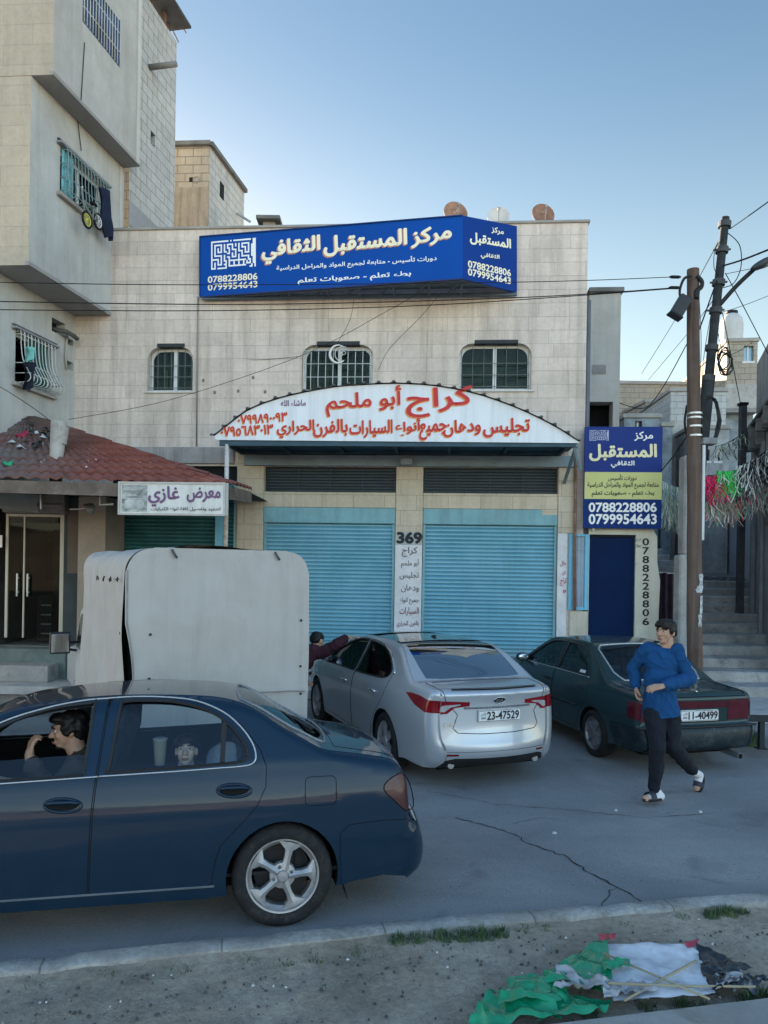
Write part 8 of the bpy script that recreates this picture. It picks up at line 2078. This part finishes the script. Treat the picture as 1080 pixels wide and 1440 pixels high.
def hand_prims(wr, d, nrm, curl=.5, s=1.0, side=1):
    """palm, four unequal bent fingers, thumb leaving the side of the palm; d = along the hand, nrm = out of the palm"""
    d = Vector(d).normalized(); nrm = Vector(nrm); nrm = (nrm - d*nrm.dot(d)).normalized(); t = d.cross(nrm)*side
    Q = lambda a, b, c: Vector(wr) + (d*a + t*b + nrm*c)*s
    pr = [('c', Q(-.02, 0, 0), Q(.02, 0, 0), .024*s, .026*s)]
    for b in (-.028, -.009, .010, .028): pr.append(('c', Q(.01, b*.7, 0), Q(.082 - abs(b-.005)*.25, b, 0), .0145*s, .0115*s))
    for b, ln, sp in ((-.029, .058, -.12), (-.010, .074, -.03), (.010, .080, .03), (.029, .070, .11)):
        p = Q(.084 - abs(b-.005)*.25, b, 0); a = curl*.5; seg = (ln*.46, ln*.30, ln*.27); r = .0098*s
        for k, l_ in enumerate(seg):
            q = p + (d*math.cos(a) + nrm*math.sin(a) + t*sp*math.cos(a))*l_*s; pr.append(('c', p, q, r, r*.92)); p = q; r *= .93; a += curl*(1.0 if k == 0 else .8)
    p = Q(.018, .028, .006); q = Q(.050, .056, .018+.012*curl); pr.append(('c', p, q, .014*s, .011*s)); q2 = Q(.080, .062-.02*curl, .026+.022*curl); pr.append(('c', q, q2, .0105*s, .0088*s))
    return pr
def cap(*pts):
    """chain of ((x,y,z), r)"""
    return [('c', a[0], b[0], a[1], b[1]) for a, b in zip(pts, pts[1:])]
# ---- youth in the blue sweater, mid stride
W0 = on_road(918, 1129); K = W0.y/FPX*1.0
def J(px, py, dy=0.0):            # a joint seen at px,py, dy metres behind the standing foot
    q = at_y(px, py, W0.y+dy); return Vector((q.x, q.y, q.z))
yt = thing('person', 'youth in a blue sweater, black trousers and slides walking across the road', 'person', (W0.x, W0.y, W0.z), 0)
hd = J(936.5, 890, .02); fw = Vector((-.80, -.60, .06))
hp, HP, HR = head_prims(hd, fw, 1.02)
shR, shL = J(911, 913, .06), J(951, 915, .0); elR, wrR = J(890, 940, .17), J(894.5, 966, .10); elL, wrL = J(969, 955, .0), J(931, 965, -.24)
hips = J(930, 998, .06); hpR, hpL = J(920, 1002, .02), J(941, 1004, .10); knR, anR = J(925, 1050, -.06), J(920, 1112, .0); knL, anL = J(945, 1048, .02), J(976, 1086, .36)
neck = J(936, 912, .04)
body = hp + cap((hd + Vector((.01, .02, -.07)), .056), (neck, .062)) + cap((neck, .065), (J(932, 932, .06), .080), (J(931, 965, .06), .085), (hips, .09))
body += cap((shR, .052), (elR, .043), (wrR, .026)) + cap((shL, .052), (elL, .043), (wrL, .026)) + cap((hpR, .075), (knR, .050), (anR, .036)) + cap((hpL, .075), (knL, .050), (anL, .036))
body += hand_prims(wrR, (.02, -.10, -1), (.75, -.4, 0), .75, 1.0, 1) + hand_prims(wrL, (-.95, -.15, -.12), (-.1, .5, -.8), .55, 1.0, -1)
# feet
toeR = J(908, 1127, -.12); heelR = J(929, 1124.5, .02); toeL = J(980, 1108, .40); heelL = J(984, 1090, .44)
body += cap((anR, .036), (heelR + Vector((0, 0, .025)), .034)) + cap((heelR + Vector((0, 0, .03)), .034), (toeR + Vector((0, 0, .025)), .036)) + cap((anL, .036), (heelL, .034)) + cap((heelL, .034), (toeL, .034))
yb = organic('body', body, M_skin, yt, None, .0062, 4, .45)
face_bits(HP, HR, yb, I4, 1.02)
M_blue = mat('sweater_blue', (.006, .056, .165), .92, .12, 3, .35, 60)
def folds(v):
    a = 1-2*abs(noise.noise(Vector((v.x*9+v.z*5, v.y*9, v.z*7)))); b_ = 1-2*abs(noise.noise(Vector((v.x*15, v.y*15, v.z*6-v.x*8))))
    return .010*noise.noise(v*7) + .011*a*a*(1 if a > 0 else -1) + .008*b_*b_*(1 if b_ > 0 else -1)
up_ = Vector((0, 0, 1))
sw_ = cap((neck + Vector((0, .01, -.03)), .078), (J(931, 922, .05), .12))
sw_ += [('e', J(931, 930, .05), (.178, .115, .16)), ('e', J(930, 955, .05), (.158, .120, .24)), ('e', J(929, 990, .05), (.166, .135, .26)), ('e', J(930, 1005, .05), (.170, .140, .22))]
sw_ += cap((shR, .064), (elR + (shR-elR)*.5, .060), (elR, .058), (wrR + (elR-wrR)*.5, .054), (wrR + (elR-wrR)*.10, .044)) + cap((shL, .066), (elL + (shL-elL)*.5, .062), (elL, .064), (wrL + (elL-wrL)*.5, .056), (wrL + (elL-wrL)*.12, .046))
sw_ += cap((neck + Vector((-.02, 0, -.05)), .07), (shR, .062)) + cap((neck + Vector((.02, 0, -.05)), .07), (shL, .064))
organic('sweater', sw_, M_blue, yb, None, .008, 4, .5, folds, (J(929, 1006, .05), Vector((.10, 0, -1))))
MB().tube([neck + Vector((.072*math.cos(a*.5236)*.95, .065*math.sin(a*.5236)+.005, .012+.012*math.sin(a*.5236))) for a in range(12)], .011, 8, closed=True).build('collar', M_blue, yb, smooth=True)
M_trs = mat('trousers_black', (.010, .013, .020), .9, .2, 6, .3, 50)
tr_ = [('e', hips + Vector((0, 0, -.02)), (.145, .110, .14))] + cap((hpR, .098), (hpR.lerp(knR, .5), .088), (knR, .072), (knR.lerp(anR, .5), .064), (anR + Vector((0, 0, .06)), .053), (anR + Vector((0, 0, .03)), .052))
tr_ += cap((hpL, .105), (hpL.lerp(knL, .5), .094), (knL, .078), (knL.lerp(anL, .5), .068), (anL.lerp(knL, .08), .050))
organic('trousers', tr_, M_trs, yb, None, .008, 5, .5, lambda v: .7*folds(v))
M_sock = mat('sock_white', (.60, .60, .62), .9, .1, 9, .2)
so = cap((anR + Vector((0, 0, .02)), .043), (heelR + Vector((0, 0, .035)), .040), (heelR.lerp(toeR, .85) + Vector((0, 0, .028)), .038)); organic('sock', so, M_sock, yb, None, .006, 4)
so = cap((anL, .043), (heelL, .040), (heelL.lerp(toeL, .85), .037)); organic('sock', so, M_sock, yb, None, .006, 4)
def slide(a, b, nrm, name='slide'):
    a, b = Vector(a), Vector(b); d = (b-a).normalized(); nrm = Vector(nrm); nrm = (nrm-d*nrm.dot(d)).normalized(); sd = d.cross(nrm); L_ = (b-a).length+.07; mb = MB()
    pts = []
    for k in range(20):
        t = 2*math.pi*k/20; pts.append((L_/2*math.cos(t), (.046+.008*math.cos(t))*math.sin(t)))
    c = (a+b)/2
    mb.add([c + d*x + sd*y - nrm*.045 for x, y in pts] + [c + d*x*1.02 + sd*y*1.05 - nrm*.018 for x, y in pts], [tuple(range(20)), tuple(range(39, 19, -1))] + [(k, 20+k, 20+(k+1) % 20, (k+1) % 20) for k in range(20)])
    o = mb.build(name, M_rubber, yb, smooth=40)
    mb = MB()
    mb.grid(lambda u, v: c + d*(L_*(.02+.26*v)) + sd*(.052*math.cos(math.pi*u)) + nrm*(-.025+.068*math.sin(math.pi*u)), 14, 5); mb.build('strap', mat('slide_strap', (.03, .033, .045), .6, .2, 9, .1), o, smooth=True, fixn=False)
slide(heelR + Vector((0, 0, .046)), toeR + Vector((0, 0, .046)), (0, 0, 1)); slide(heelL, toeL, (-.72, -.6, .25))
hf, hr_, hu = basis(fw)
hair = [('e', hd + hu*.068 - hf*.020, (.084, .098, .066), HR), ('e', hd + hu*.03 - hf*.055, (.080, .062, .085), HR), ('e', hd + hu*.095 + hf*.045, (.074, .058, .040), HR), ('e', hd + hu*.072 + hf*.078 + hr_*.02, (.055, .028, .026), HR), ('e', hd + hu*.06 + hf*.07 - hr_*.035, (.034, .03, .034), HR), ('e', hd + hu*.035 + hr_*.066, (.020, .05, .05), HR), ('e', hd + hu*.035 - hr_*.066, (.020, .05, .05), HR)]
organic('hair', hair, M_hair, yb, None, .006, 3, .5, lambda v: .008*noise.noise(Vector((v.x*40, v.y*40, v.z*14))) + .006*noise.noise(v*22))

# ---- driver of the dark blue car (in the car's own frame, +x is forward)
NM = WM[nb]; NI = NM.inverted()
def in_car(px, py, w_):                 # picture point on the plane y = w_ of the car frame
    n_ = NM.to_3x3() @ Vector((0, 1, 0)); return NI @ on_plane(px, py, NM @ Vector((0, w_, 0)), n_)
hd = in_car(98, 1028, .36); dv = thing('person', 'dark haired driver of the dark blue car, hand raised to his face', 'person', NM @ Vector((hd.x-.05, .36, .55)), NEAR_HD)
fwd = Vector((1, .12, -.10))
hp, HP, HR = head_prims(hd, fwd, 1.0)
nk = hd + Vector((-.06, 0, -.15)); sh1, sh2 = nk + Vector((-.02, .19, -.06)), nk + Vector((-.02, -.19, -.06)); chest = nk + Vector((-.02, 0, -.22)); belly = nk + Vector((.0, 0, -.52))
hw = in_car(41, 1062, .47); el = hw + Vector((-.13, .03, -.26))
bd = hp + cap((hd + Vector((-.03, 0, -.10)), .055), (nk, .062)) + cap((nk, .065), (chest, .10), (belly, .11)) + cap((sh1, .05), (el, .042), (hw, .027)) + cap((sh2, .05), (sh2 + Vector((.22, .02, -.22)), .042), (sh2 + Vector((.46, .05, -.12)), .028))
bd += hand_prims(hw, (-.12, -.1, 1), (-.8, -.5, -.1), .9, .98, 1) + hand_prims(sh2 + Vector((.46, .05, -.12)), (.9, .1, .3), (0, -.3, -1), .9, .95, 1)
db = organic('body', bd, M_skin, dv, NM, .007, 4, .45); face_bits(HP, HR, db, NM)
jk = cap((nk + Vector((-.01, 0, -.03)), .085), (chest, .155), (belly, .165)) + [('e', nk + Vector((-.02, 0, -.10)), (.11, .215, .09))] + cap((sh1, .075), (el, .066), (hw + (el-hw)*.25, .050)) + cap((sh2, .075), (sh2 + Vector((.22, .02, -.22)), .064), (sh2 + Vector((.40, .04, -.15)), .048))
organic('jacket', jk, mat('jacket_brown', (.050, .036, .026), .9, .3, 6, .4, 50), db, NM, .009, 5, .5, folds)
f_, r_, u_ = basis(fwd)
hair = [('e', hd + u_*.070 - f_*.015, (.085, .102, .062), HR), ('e', hd + u_*.02 - f_*.06, (.080, .062, .090), HR), ('e', hd + u_*.088 + f_*.055, (.068, .056, .040), HR), ('e', hd + u_*.03 + r_*.068, (.018, .05, .05), HR), ('e', hd + u_*.03 - r_*.068, (.018, .05, .05), HR)]
organic('hair', hair, M_hair, db, NM, .007, 3, .5, lambda v: .010*noise.noise(v*30))
bl = [('e', hd + f_*.094 - u_*.046, (.026, .010, .008), HR), ('e', hd + f_*.062 - u_*.092, (.034, .034, .014), HR)]
organic('beard', bl, M_hair, db, NM, .005, 2)

# ---- child looking out of the rear window
hd = in_car(262, 1057, .56); ch_ = thing('person', 'small child looking out of the rear side window of the dark blue car', 'person', NM @ Vector((hd.x, .48, .55)), NEAR_HD)
fwd = NI.to_3x3() @ (EYE - NM @ hd) + Vector((.35, 0, .3)); hp, HP, HR = head_prims(hd, fwd, .86)
nk = hd + Vector((0, -.02, -.12)); bd = hp + cap((hd + Vector((0, -.02, -.07)), .042), (nk, .048)) + cap((nk, .06), (nk + Vector((0, -.02, -.16)), .10), (nk + Vector((0, -.03, -.34)), .11)) + cap((nk + Vector((.11, .01, -.07)), .038), (nk + Vector((.17, .06, -.22)), .032), (nk + Vector((.14, .16, -.16)), .024)) + cap((nk + Vector((-.11, 0, -.07)), .038), (nk + Vector((-.15, .05, -.24)), .030), (nk + Vector((-.04, .14, -.25)), .022))
bd += hand_prims(nk + Vector((.14, .16, -.16)), (-.2, .3, 1), (-.4, .8, 0), .5, .72, 1) + hand_prims(nk + Vector((-.04, .14, -.25)), (1, .2, .1), (0, 0, -1), .6, .72, 1)
cb = organic('body', bd, M_skin2, ch_, NM, .0065, 4, .45); face_bits(HP, HR, cb, NM, .80)
organic('shirt', cap((nk + Vector((0, -.01, -.035)), .066), (nk + Vector((0, -.02, -.16)), .118), (nk + Vector((0, -.03, -.34)), .125)) + cap((nk + Vector((.11, .01, -.07)), .056), (nk + Vector((.16, .05, -.19)), .046)) + cap((nk + Vector((-.11, 0, -.07)), .056), (nk + Vector((-.145, .04, -.20)), .044)), mat('shirt_blue_grey', (.10, .15, .22), .9, .3, 9, .2), cb, NM, .008, 4, .5, folds)
f_, r_, u_ = basis(fwd)
organic('hair', [('e', hd + u_*.055 - f_*.012, (.078, .086, .060), HR), ('e', hd - u_*.005 - f_*.030, (.070, .060, .082), HR), ('e', hd + u_*.066 + f_*.044, (.058, .034, .022), HR)], M_hair, cb, NM, .006, 3, .5, lambda v: .006*noise.noise(v*34))
c = in_car(225, 1058, .55)
cu_ = thing('paper_cup', 'tall beige paper cup standing inside the rear side window beside the child', 'cup', NM @ (c - Vector((0, 0, .075))), NEAR_HD)
MB().lathe([(0, -.075), (.030, -.075), (.041, .075), (.038, .075), (.028, -.068), (0, -.068)], 24, NM @ Matrix.Translation(c)).build('cup', mat('cup_beige', (.24, .22, .17), .7, .1, 9, 0), cu_, smooth=40)
MB().lathe([(.041, .072), (.044, .076), (.044, .086), (.036, .090), (0, .090)], 24, NM @ Matrix.Translation(c)).build('lid', mat('cup_lid', (.30, .30, .28), .5), cu_, smooth=40)
# white bag leaning in the rear corner of the car
c = in_car(318, 1078, .40); mb = MB(); mb.ball(c, (.15, .12, .16), 20, 14)
for v in mb.v: v += Vector((noise.noise(v*8), noise.noise(v*8+Vector((5, 0, 0))), noise.noise(v*8+Vector((0, 5, 0)))))*.06
solo(mb.build('cloth_bundle', mat('bundle_pale', (.30, .33, .38), .8, .3, 6, .2), None, NM, smooth=True), 'pale cloth bundle behind the rear quarter glass of the dark blue car', 'bundle')

# ---- man bending by the far side of the silver car, one arm along its roof
KI = KM.inverted(); Yb = 9.62
mn = thing('person', 'man in maroon bending beside the silver car, one hand on its roof', 'person', (-.98, Yb+.05, road_z(-.98, Yb)), 0)
def G(px, py, Y): return at_y(px, py, Y)
hd = G(446, 902, Yb); fwd = Vector((.45, .75, -.45)); hp, HP, HR = head_prims(hd, fwd, 1.0)
nk = hd + Vector((-.05, -.08, -.11)); shA = G(455, 917, Yb-.02); hnd = G(489, 896, 9.66); elA = G(474, 906, Yb-.02); pel = Vector((-1.25, Yb-.1, road_z(-1.2, Yb)+.88)); kA, aA = pel + Vector((.12, .10, -.43)), pel + Vector((.06, .02, -.82)); kB, aB = pel + Vector((-.16, .06, -.43)), pel + Vector((-.14, -.04, -.82))
bd = hp + cap((hd + Vector((-.02, -.03, -.07)), .056), (nk, .062)) + cap((nk, .07), (nk.lerp(pel, .4), .10), (pel, .10)) + cap((shA, .052), (elA, .044), (hnd, .028)) + cap((nk + Vector((-.18, -.02, -.03)), .052), (nk + Vector((-.26, .1, -.3)), .044), (nk + Vector((-.12, .25, -.42)), .028)) + cap((pel + Vector((.1, 0, 0)), .09), (kA, .06), (aA, .04)) + cap((pel + Vector((-.1, 0, 0)), .09), (kB, .06), (aB, .04)) + cap((aA, .04), (aA + Vector((.03, .16, -.05)), .035)) + cap((aB, .04), (aB + Vector((.02, .16, -.05)), .035))
bd += hand_prims(hnd, (.95, -.1, .10), (0, 0, -1), .25, 1.0, -1) + hand_prims(nk + Vector((-.12, .25, -.42)), (.4, .6, -.5), (.5, -.2, .2), .6, 1.0, 1)
mbd = organic('body', bd, M_skin, mn, None, .0075, 4, .45); face_bits(HP, HR, mbd, I4)
M_mar = mat('top_maroon', (.045, .014, .022), .9, .3, 6, .4, 50)
organic('top', cap((nk, .088), (nk.lerp(pel, .4), .155), (pel + Vector((0, 0, .02)), .155)) + cap((shA + Vector((-.12, 0, -.02)), .085), (shA, .078), (elA, .066), (hnd.lerp(elA, .25), .050)) + cap((nk + Vector((-.18, -.02, -.03)), .078), (nk + Vector((-.26, .1, -.3)), .062), (nk + Vector((-.15, .22, -.40)), .048)), M_mar, mbd, None, .009, 5, .5, folds)
organic('trousers', [('e', pel, (.16, .13, .13))] + cap((pel + Vector((.1, 0, 0)), .11), (kA, .082), (aA, .06)) + cap((pel + Vector((-.1, 0, 0)), .11), (kB, .082), (aB, .06)), M_trs, mbd, None, .01, 5, .5, folds)
f_, r_, u_ = basis(fwd)
organic('hair', [('e', hd + u_*.062 - f_*.02, (.083, .10, .062), HR), ('e', hd + u_*.02 - f_*.06, (.078, .06, .085), HR)], M_hair, mbd, None, .007, 3, .5, lambda v: .004*noise.noise(v*40))
for a in (aA, aB): organic('shoe', cap((a + Vector((0, -.01, -.04)), .045), (a + Vector((.03, .18, -.05)), .040)), M_rubber, mbd, None, .009, 4)

# ---- small figure far up the left flight of steps
Yk = 22.5; fz = at_y(959, 776, Yk)
kd = thing('person', 'tiny distant child in a pale shirt standing on the upper left steps', 'person', fz, 0)
sck = .50; b0_ = fz
Z = lambda x, y, z: b0_ + Vector((x, y, z))*sck
kb = organic('body', [('e', Z(0, 0, 1.56), (.09*sck, .10*sck, .12*sck))] + cap((Z(0, 0, 1.45), .05*sck), (Z(0, 0, 1.36), .06*sck)) + cap((Z(0, 0, 1.35), .12*sck), (Z(0, 0, .92), .13*sck)) + cap((Z(.17, 0, 1.32), .05*sck), (Z(.24, 0, 1.05), .045*sck), (Z(.22, -.06, .80), .035*sck)) + cap((Z(-.17, 0, 1.32), .05*sck), (Z(-.24, 0, 1.05), .045*sck), (Z(-.22, -.06, .80), .035*sck)) + cap((Z(.09, 0, .9), .08*sck), (Z(.10, 0, .48), .06*sck), (Z(.10, 0, .06), .045*sck)) + cap((Z(-.09, 0, .9), .08*sck), (Z(-.09, .03, .48), .06*sck), (Z(-.09, .05, .06), .045*sck)), M_skin, kd, None, .012, 3)
organic('shirt', cap((Z(0, 0, 1.38), .10*sck), (Z(0, 0, 1.2), .16*sck), (Z(0, 0, .88), .15*sck)) + cap((Z(.16, 0, 1.32), .07*sck), (Z(.23, 0, 1.08), .06*sck)) + cap((Z(-.16, 0, 1.32), .07*sck), (Z(-.23, 0, 1.08), .06*sck)), mat('shirt_pale_blue', (.42, .48, .58), .9, .1, 9, .1), kb, None, .012, 3)
organic('trousers', cap((Z(.08, 0, .92), .105*sck), (Z(.10, 0, .48), .08*sck), (Z(.10, 0, .10), .065*sck)) + cap((Z(-.08, 0, .92), .105*sck), (Z(-.09, .03, .48), .08*sck), (Z(-.09, .05, .10), .065*sck)), M_trs, kb, None, .012, 3)
organic('hair', [('e', Z(0, .01, 1.62), (.095*sck, .105*sck, .085*sck))], M_hair, kb, None, .012, 2)

# ================================================================ foreground: kite wreck, grass, stones
def gz(px, py, h=.0):
    p = on_ground(px, py, .03+h); return Vector((p.x, p.y, verge_z(p.x, p.y)+.012+h))
kt = thing('kite', 'crumpled green, white and black plastic kite lying broken on the dirt', 'kite', gz(900, 1385), 0)
def film(name, mt, tl, tr, br, bl, amp, fr, sd, nu=40, nv=26, lift=.0):
    A, B_, C_, D_ = [gz(*q) for q in (tl, tr, br, bl)]; mb = MB()
    def fn(u, v):
        p = (A*(1-u)+B_*u)*(1-v)+(D_*(1-u)+C_*u)*v; q = Vector((p.x*fr, p.y*fr, sd))
        r = noise.noise(q) + .4*noise.noise(q*2.3) + .12*noise.noise(q*4.7); rr = abs(noise.noise(q*1.4+Vector((9, 0, 0))))
        e = 1.0 + 0*u
        return p + Vector((.35*amp*noise.noise(q+Vector((0, 7, 0))), .35*amp*noise.noise(q+Vector((3, 0, 7))), lift + amp*(.35+.6*r) + amp*.8*(.5-rr)))
    mb.grid(fn, nu, nv); return mb.build(name, mt, kt, smooth=True, fixn=False)
def film_mat(name, col, rough=.18, tr=.0):
    m, t, b = nmat(name); v = coords(t); n1 = tnoise(t, v, 14, 5, .6, .5)
    t.links.new(mix(t, ramp(t, n1, [(.3, 0.), (.7, 1.)]), tuple(c*.75 for c in col), col), b.inputs['Base Color']); b.inputs['Roughness'].default_value = rough
    b.inputs['Coat Weight'].default_value = .5; b.inputs['Coat Roughness'].default_value = .06; bump(t, b, n1, .35, .01); MC[name] = m; return m
M_kg = film_mat('film_green', (.008, .26, .12), .12); M_kw = film_mat('film_white', (.62, .64, .68)); M_kb = film_mat('film_black', (.012, .014, .018), .12); M_kr = film_mat('film_red', (.42, .02, .05)); M_kgy = film_mat('film_grey', (.36, .36, .37))
film('white_panel', M_kw, (846, 1341), (978, 1347), (1006, 1412), (862, 1424), .022, 6, 1, 44, 28, .045)
film('white_scrap', M_kgy, (782, 1382), (862, 1396), (870, 1414), (778, 1412), .05, 14, 2, 30, 14, .055)
film('white_scrap', M_kgy, (842, 1404), (905, 1396), (925, 1412), (850, 1424), .045, 16, 3, 26, 12, .05)
film('green_panel', M_kg, (842, 1340), (852, 1342), (864, 1418), (772, 1384), .04, 6, 4, 30, 30, .05)
film('green_panel', M_kg, (776, 1376), (852, 1376), (850, 1400), (752, 1404), .06, 6, 5, 34, 18, .03)
film('green_panel', M_kg, (716, 1390), (790, 1378), (800, 1420), (700, 1430), .07, 6.5, 6, 38, 22, .02)
film('green_panel', M_kg, (686, 1404), (770, 1404), (790, 1440), (660, 1452), .07, 6, 7, 44, 24, .01)
film('green_panel', M_kg, (770, 1402), (860, 1412), (850, 1436), (756, 1444), .06, 7, 8, 36, 18, .01)
film('green_strip', M_kg, (846, 1378), (886, 1372), (884, 1382), (848, 1390), .03, 18, 12, 16, 6, .075)
film('black_panel', M_kb, (980, 1348), (1008, 1356), (1058, 1378), (988, 1392), .03, 10, 9, 30, 18, .05)
film('black_panel', M_kb, (990, 1378), (1082, 1386), (1072, 1402), (1000, 1408), .07, 13, 10, 34, 16, .02)
film('clear_scrap', M_kgy, (1000, 1386), (1040, 1380), (1046, 1396), (1006, 1406), .05, 19, 11, 20, 12, .04)
film('red_strip', M_kr, (840, 1334), (866, 1335), (864, 1342), (843, 1344), .012, 20, 13, 14, 5, .075)
film('red_strip', M_kr, (960, 1345), (982, 1343), (981, 1350), (966, 1352), .012, 20, 14, 12, 5, .065)
M_stick = mat('kite_stick', (.30, .27, .18), .7, .15, 8, .2)
for a, b in (((848, 1340), (998, 1404)), ((980, 1348), (878, 1406)), ((855, 1383), (1062, 1385))):
    MB().tube([gz(*a, .095), gz((a[0]+b[0])/2, (a[1]+b[1])/2, .075), gz(*b, .07)], .0065, 6).build('stick', M_stick, kt, smooth=True)
# grass tufts along the kerb
M_grass = None
def grass_mat():
    m, t, b = nmat('grass_blade'); v = coords(t); n1 = tnoise(t, v, 9, 4, .6); t.links.new(ramp(t, n1, [(.3, (.028, .060, .022)), (.6, (.055, .105, .035)), (.8, (.13, .14, .06))]), b.inputs['Base Color']); b.inputs['Roughness'].default_value = .7; return m
M_grass = grass_mat()
gm_ = MB(); rg = random.Random(11)
def tuft(x, y, z, n_, h, sp):
    for _ in range(n_):
        a = rg.uniform(0, 6.283); r = sp*math.sqrt(rg.random()); bx_, by_ = x+r*math.cos(a), y+r*math.sin(a)*.8; hh = h*rg.uniform(.4, 1.2)*(1-.4*r/sp); w_ = rg.uniform(.0015, .0035); dx, dy = rg.uniform(-.6, .6)*hh, rg.uniform(-.6, .6)*hh; c, s_ = math.cos(a+1.57)*w_, math.sin(a+1.57)*w_
        gm_.add([(bx_-c, by_-s_, z), (bx_+c, by_+s_, z), (bx_+dx*.4+c*.7, by_+dy*.4+s_*.7, z+hh*.65), (bx_+dx*.4-c*.7, by_+dy*.4-s_*.7, z+hh*.65), (bx_+dx, by_+dy, z+hh*(.9 if abs(dx) < .3*hh else .75))], [(0, 1, 2, 3), (3, 2, 4)])
def tuft_px(px, py, n_, h, sp): p = on_ground(px, py, .03); tuft(p.x, p.y, verge_z(p.x, p.y)-.004, n_, h, sp)
for px, py, n_, h, sp in ((560, 1326, 150, .07, .07), (590, 1323, 190, .075, .08), (620, 1320, 200, .075, .08), (650, 1318, 220, .085, .08), (678, 1316, 220, .085, .08), (704, 1313, 150, .08, .06), (735, 1308, 60, .05, .06), (765, 1305, 60, .05, .06), (500, 1334, 60, .045, .08), (440, 1342, 70, .04, .10), (400, 1345, 60, .04, .10), (350, 1349, 50, .04, .08), (250, 1360, 60, .035, .09), (150, 1368, 60, .04, .08), (40, 1380, 50, .04, .08), (1000, 1289, 170, .08, .06), (1022, 1286, 220, .095, .07), (1043, 1284, 120, .07, .05), (960, 1291, 50, .05, .05), (880, 1298, 40, .04, .06), (910, 1414, 60, .05, .05), (960, 1410, 70, .06, .05), (1068, 1398, 110, .10, .06), (1050, 1404, 90, .08, .06), (985, 1410, 40, .05, .05), (830, 1424, 40, .05, .05)): tuft_px(px, py, n_, h, sp)
for px, py, n_ in ((1052, 1046, 260), (1062, 1042, 200)):
    p = on_ground(px, py, -.1); tuft(p.x, p.y, -.13, n_, .28, .14)
stuff(gm_.build('grass', M_grass, None, fixn=False), 'short grass tufts growing along the near kerb and by the bench', 'grass')
# stones, clods and paper scraps on the verge
mb = MB(); rs = random.Random(5)
def stone(p, s_, mi):
    mb.cur = mi; q = [Vector((math.cos(a*1.0472)*s_*rs.uniform(.6, 1.2), math.sin(a*1.0472)*s_*rs.uniform(.6, 1.2), 0)) for a in range(6)]
    mb.add([p + v - Vector((0, 0, s_*.2)) for v in q] + [p + v*.65 + Vector((0, 0, s_*rs.uniform(.35, .7))) for v in q] + [p + Vector((0, 0, s_*.75))], [(i, (i+1) % 6, 6+(i+1) % 6, 6+i) for i in range(6)] + [(6+i, 6+(i+1) % 6, 12) for i in range(6)])
for i in range(1900):
    px = rs.uniform(-20, 1100); base_y = 1392 - .098*px; py = base_y + abs(rs.gauss(0, 60)) + rs.uniform(-8, 6)
    p = on_ground(px, py, .02); p.z = verge_z(p.x, p.y) + .006
    if (p - KB).dot(RN) > -.14: continue
    r = rs.random(); stone(p, rs.uniform(.002, .006) if r < .88 else rs.uniform(.005, .012), 0 if r < .78 else 1 if r < .985 else 2)
stuff(mb.build('pebbles', [mat('pebble_grey', (.22, .21, .19), .9, .3, 20, 0), mat('pebble_dark', (.08, .075, .07), .9, .3, 20, 0), mat('pebble_white', (.52, .51, .48), .8, .2, 20, 0)], None, smooth=60), 'small stones and clods scattered over the dirt verge', 'stones')
mb = MB()
for i in range(420):
    px = rs.uniform(560, 1080); py = rs.uniform(1090, 1290) if i < 160 else rs.uniform(1050, 1110)
    p = on_road(px, py); stone(p + Vector((0, 0, .003)), rs.uniform(.002, .006), 0 if rs.random() < .7 else 1)
for px, py in ((866, 1140), (985, 1142), (780, 1172)): mb.cur = 2; stone(on_road(px, py), .022, 2)
stuff(mb.build('road_grit', [MC['pebble_grey'], MC['pebble_dark'], MC['pebble_white']], None, smooth=60), 'grit and paper scraps lying on the asphalt', 'grit')
